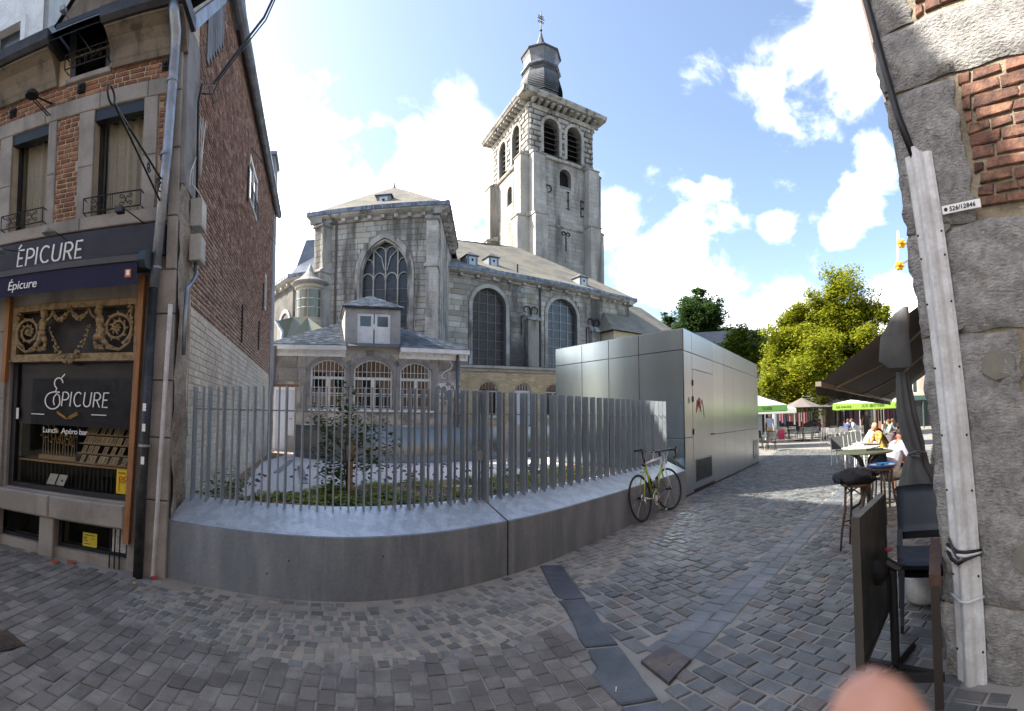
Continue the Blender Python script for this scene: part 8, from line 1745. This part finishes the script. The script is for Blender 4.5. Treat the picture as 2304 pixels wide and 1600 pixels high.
# more guests and furniture deeper in the terrace
for i,(px,dd,az_,col,lab) in enumerate(((1905,28,70,(.05,.07,.16),'guest in a navy top sitting far back left of the beer parasol pole'),(1925,29,-60,(.5,.48,.45),'guest in a pale top sitting far back beside the navy one'),(2000,22,120,(.08,.2,.22),'guest in a teal top sitting under the beer parasol'),(2012,20,-40,(.4,.38,.36),'guest in a light grey top sitting under the beer parasol'),(1840,33,150,(.2,.05,.05),'guest in a maroon top sitting under the grey parasol'))):
    c=at(px,985,dd); person(lab,(c[0],c[1],0),face_to(az_),SIT(.12,-.03,.34,.74),m_skin,M('guest_top_%d'%i,col,.85),m_blk,hair=MATS['brown_hair'],vox=.022)
for i,(px,dd,rz) in enumerate(((1990,19,.4),(2005,17.5,2.2),(1978,21,1.0),(2015,16.5,-.6),(1915,27,.3),(1900,26.5,2.5),(1932,26,1.4))):
    c=at(px,985,dd); o=copy_tree(ch0); o.location=(c[0],c[1],0); o.rotation_euler=(0,0,rz); o['label']='slatted chair %s'%('under the beer parasol beside its pole','nearest the curtain under the beer parasol','at the back edge of the beer parasol','closest to the stone corner on the square','in the shade before the middle clothes rail','left of the one before the clothes rail','right of the one before the clothes rail')[i]
# fingertip of the photographer at the lens
tip=Vector(at(1962,1506,.085)); vd=Vector(ray(1962,1506)).normalized(); rt=Vector((math.cos((1962-1152)/F),-math.sin((1962-1152)/F),0)); dn=vd.cross(rt).normalized(); 
if dn.z>0: dn=-dn
def fing():
    mb=MB(); prof_=[(0,.0005),(.0012,.0040),(.0035,.0066),(.007,.0084),(.012,.0095),(.020,.0099),(.028,.0095),(.036,.0102),(.055,.0105),(.075,.0112)]; k=20; vs=[]
    for h,r in prof_:
        for j in range(k):
            a=2*pi*j/k; bend=vd*(-.10*h) ; vs.append(tuple(tip+dn*h+rt*(h*.10)+rt*r*math.cos(a)+vd*(r*.85*math.sin(a))+bend))
    mb.add(vs,[(i*k+j,i*k+(j+1)%k,(i+1)*k+(j+1)%k,(i+1)*k+j) for i in range(len(prof_)-1) for j in range(k)]+[tuple(range(k)),tuple(range((len(prof_)-1)*k,len(prof_)*k))])
    return mb.build('fingertip',M('finger_skin',(.55,.30,.22),.5,col2=(.48,.24,.17),scale=160,bump=.08,bscale=900,bdist=.0004,spec=.35,fine=.04),None,True)
fo=fing(); tag(fo,'out of focus fingertip of the photographer at the lower right corner','finger'); fo['_o']=(0,0,0)
nl=MB(); 
nl.ell(tuple(tip+dn*.008+vd*.0085),(.0055,.0055,.0055),8); nl.build('nail',M('nail',(.6,.38,.32),.3,bump=0),fo,True)
cd.dof.use_dof=True; cd.dof.focus_distance=9.0; cd.lens=5.0; cd.dof.aperture_fstop=1.9

# ================================================================= HOUSES ACROSS THE STREET, BEHIND THE CAMERA
FO=Frame(14*.9205*1.0+.86+1.2,2.0+14*.3907-5.9+.6,247)   # faces the shop; runs back along the street
def opp(name,label,a,b,h,mat,seed):
    t=thing(name,label,'house',FO.w((a+b)/2,0,0),'houses across the street'); T=FO.w; hs_=[Hole(a+.5+i*1.5,a+1.45+i*1.5,z,z+1.7) for z in (3.3,) for i in range(int((b-a-.6)/1.5))]; hs_.append(Hole(a+.5,b-.5,.2,2.6))
    mb=MB(); wall(mb,T,a,b,0,h,hs_,0,.2); mb.build('wall',mat,t); mb=MB(); mb.box(a,b,-6,-.25,0,h,T); mb.quad((a,.3,h),(b,.3,h),(b,-3,h+2.4),(a,-3,h+2.4),T); mb.quad((a,-6,h),(b,-6,h),(b,-3,h+2.4),(a,-3,h+2.4),T); mb.build('roof',m_slate,t)
    for hh in hs_: o=MB().box(hh.a,hh.b,-.18,-.12,hh.z0,hh.z1,T).build('window',m_white,t); MB().box(hh.a+.08,hh.b-.08,-.12,-.11,hh.z0+.08,hh.z1-.08,T).build('pane',MATS['dark_glazing'],o)
opp('brick_town_house','brick town house opposite the shop, nearest the stone corner',12,18,6.6,M('opp_brick',(.36,.24,.19),.9,col2=(.44,.32,.26),scale=3,bump=.3),1)
opp('brick_town_house','pale rendered town house opposite the shop',18.02,24,6.4,M('opp_render',(.62,.58,.52),.9,col2=(.54,.50,.44),scale=2,bump=.2),2)
opp('brick_town_house','second brick town house farther along opposite the shop',24.02,31,6.8,M('opp_brick',(.2,.11,.085),.9),3)
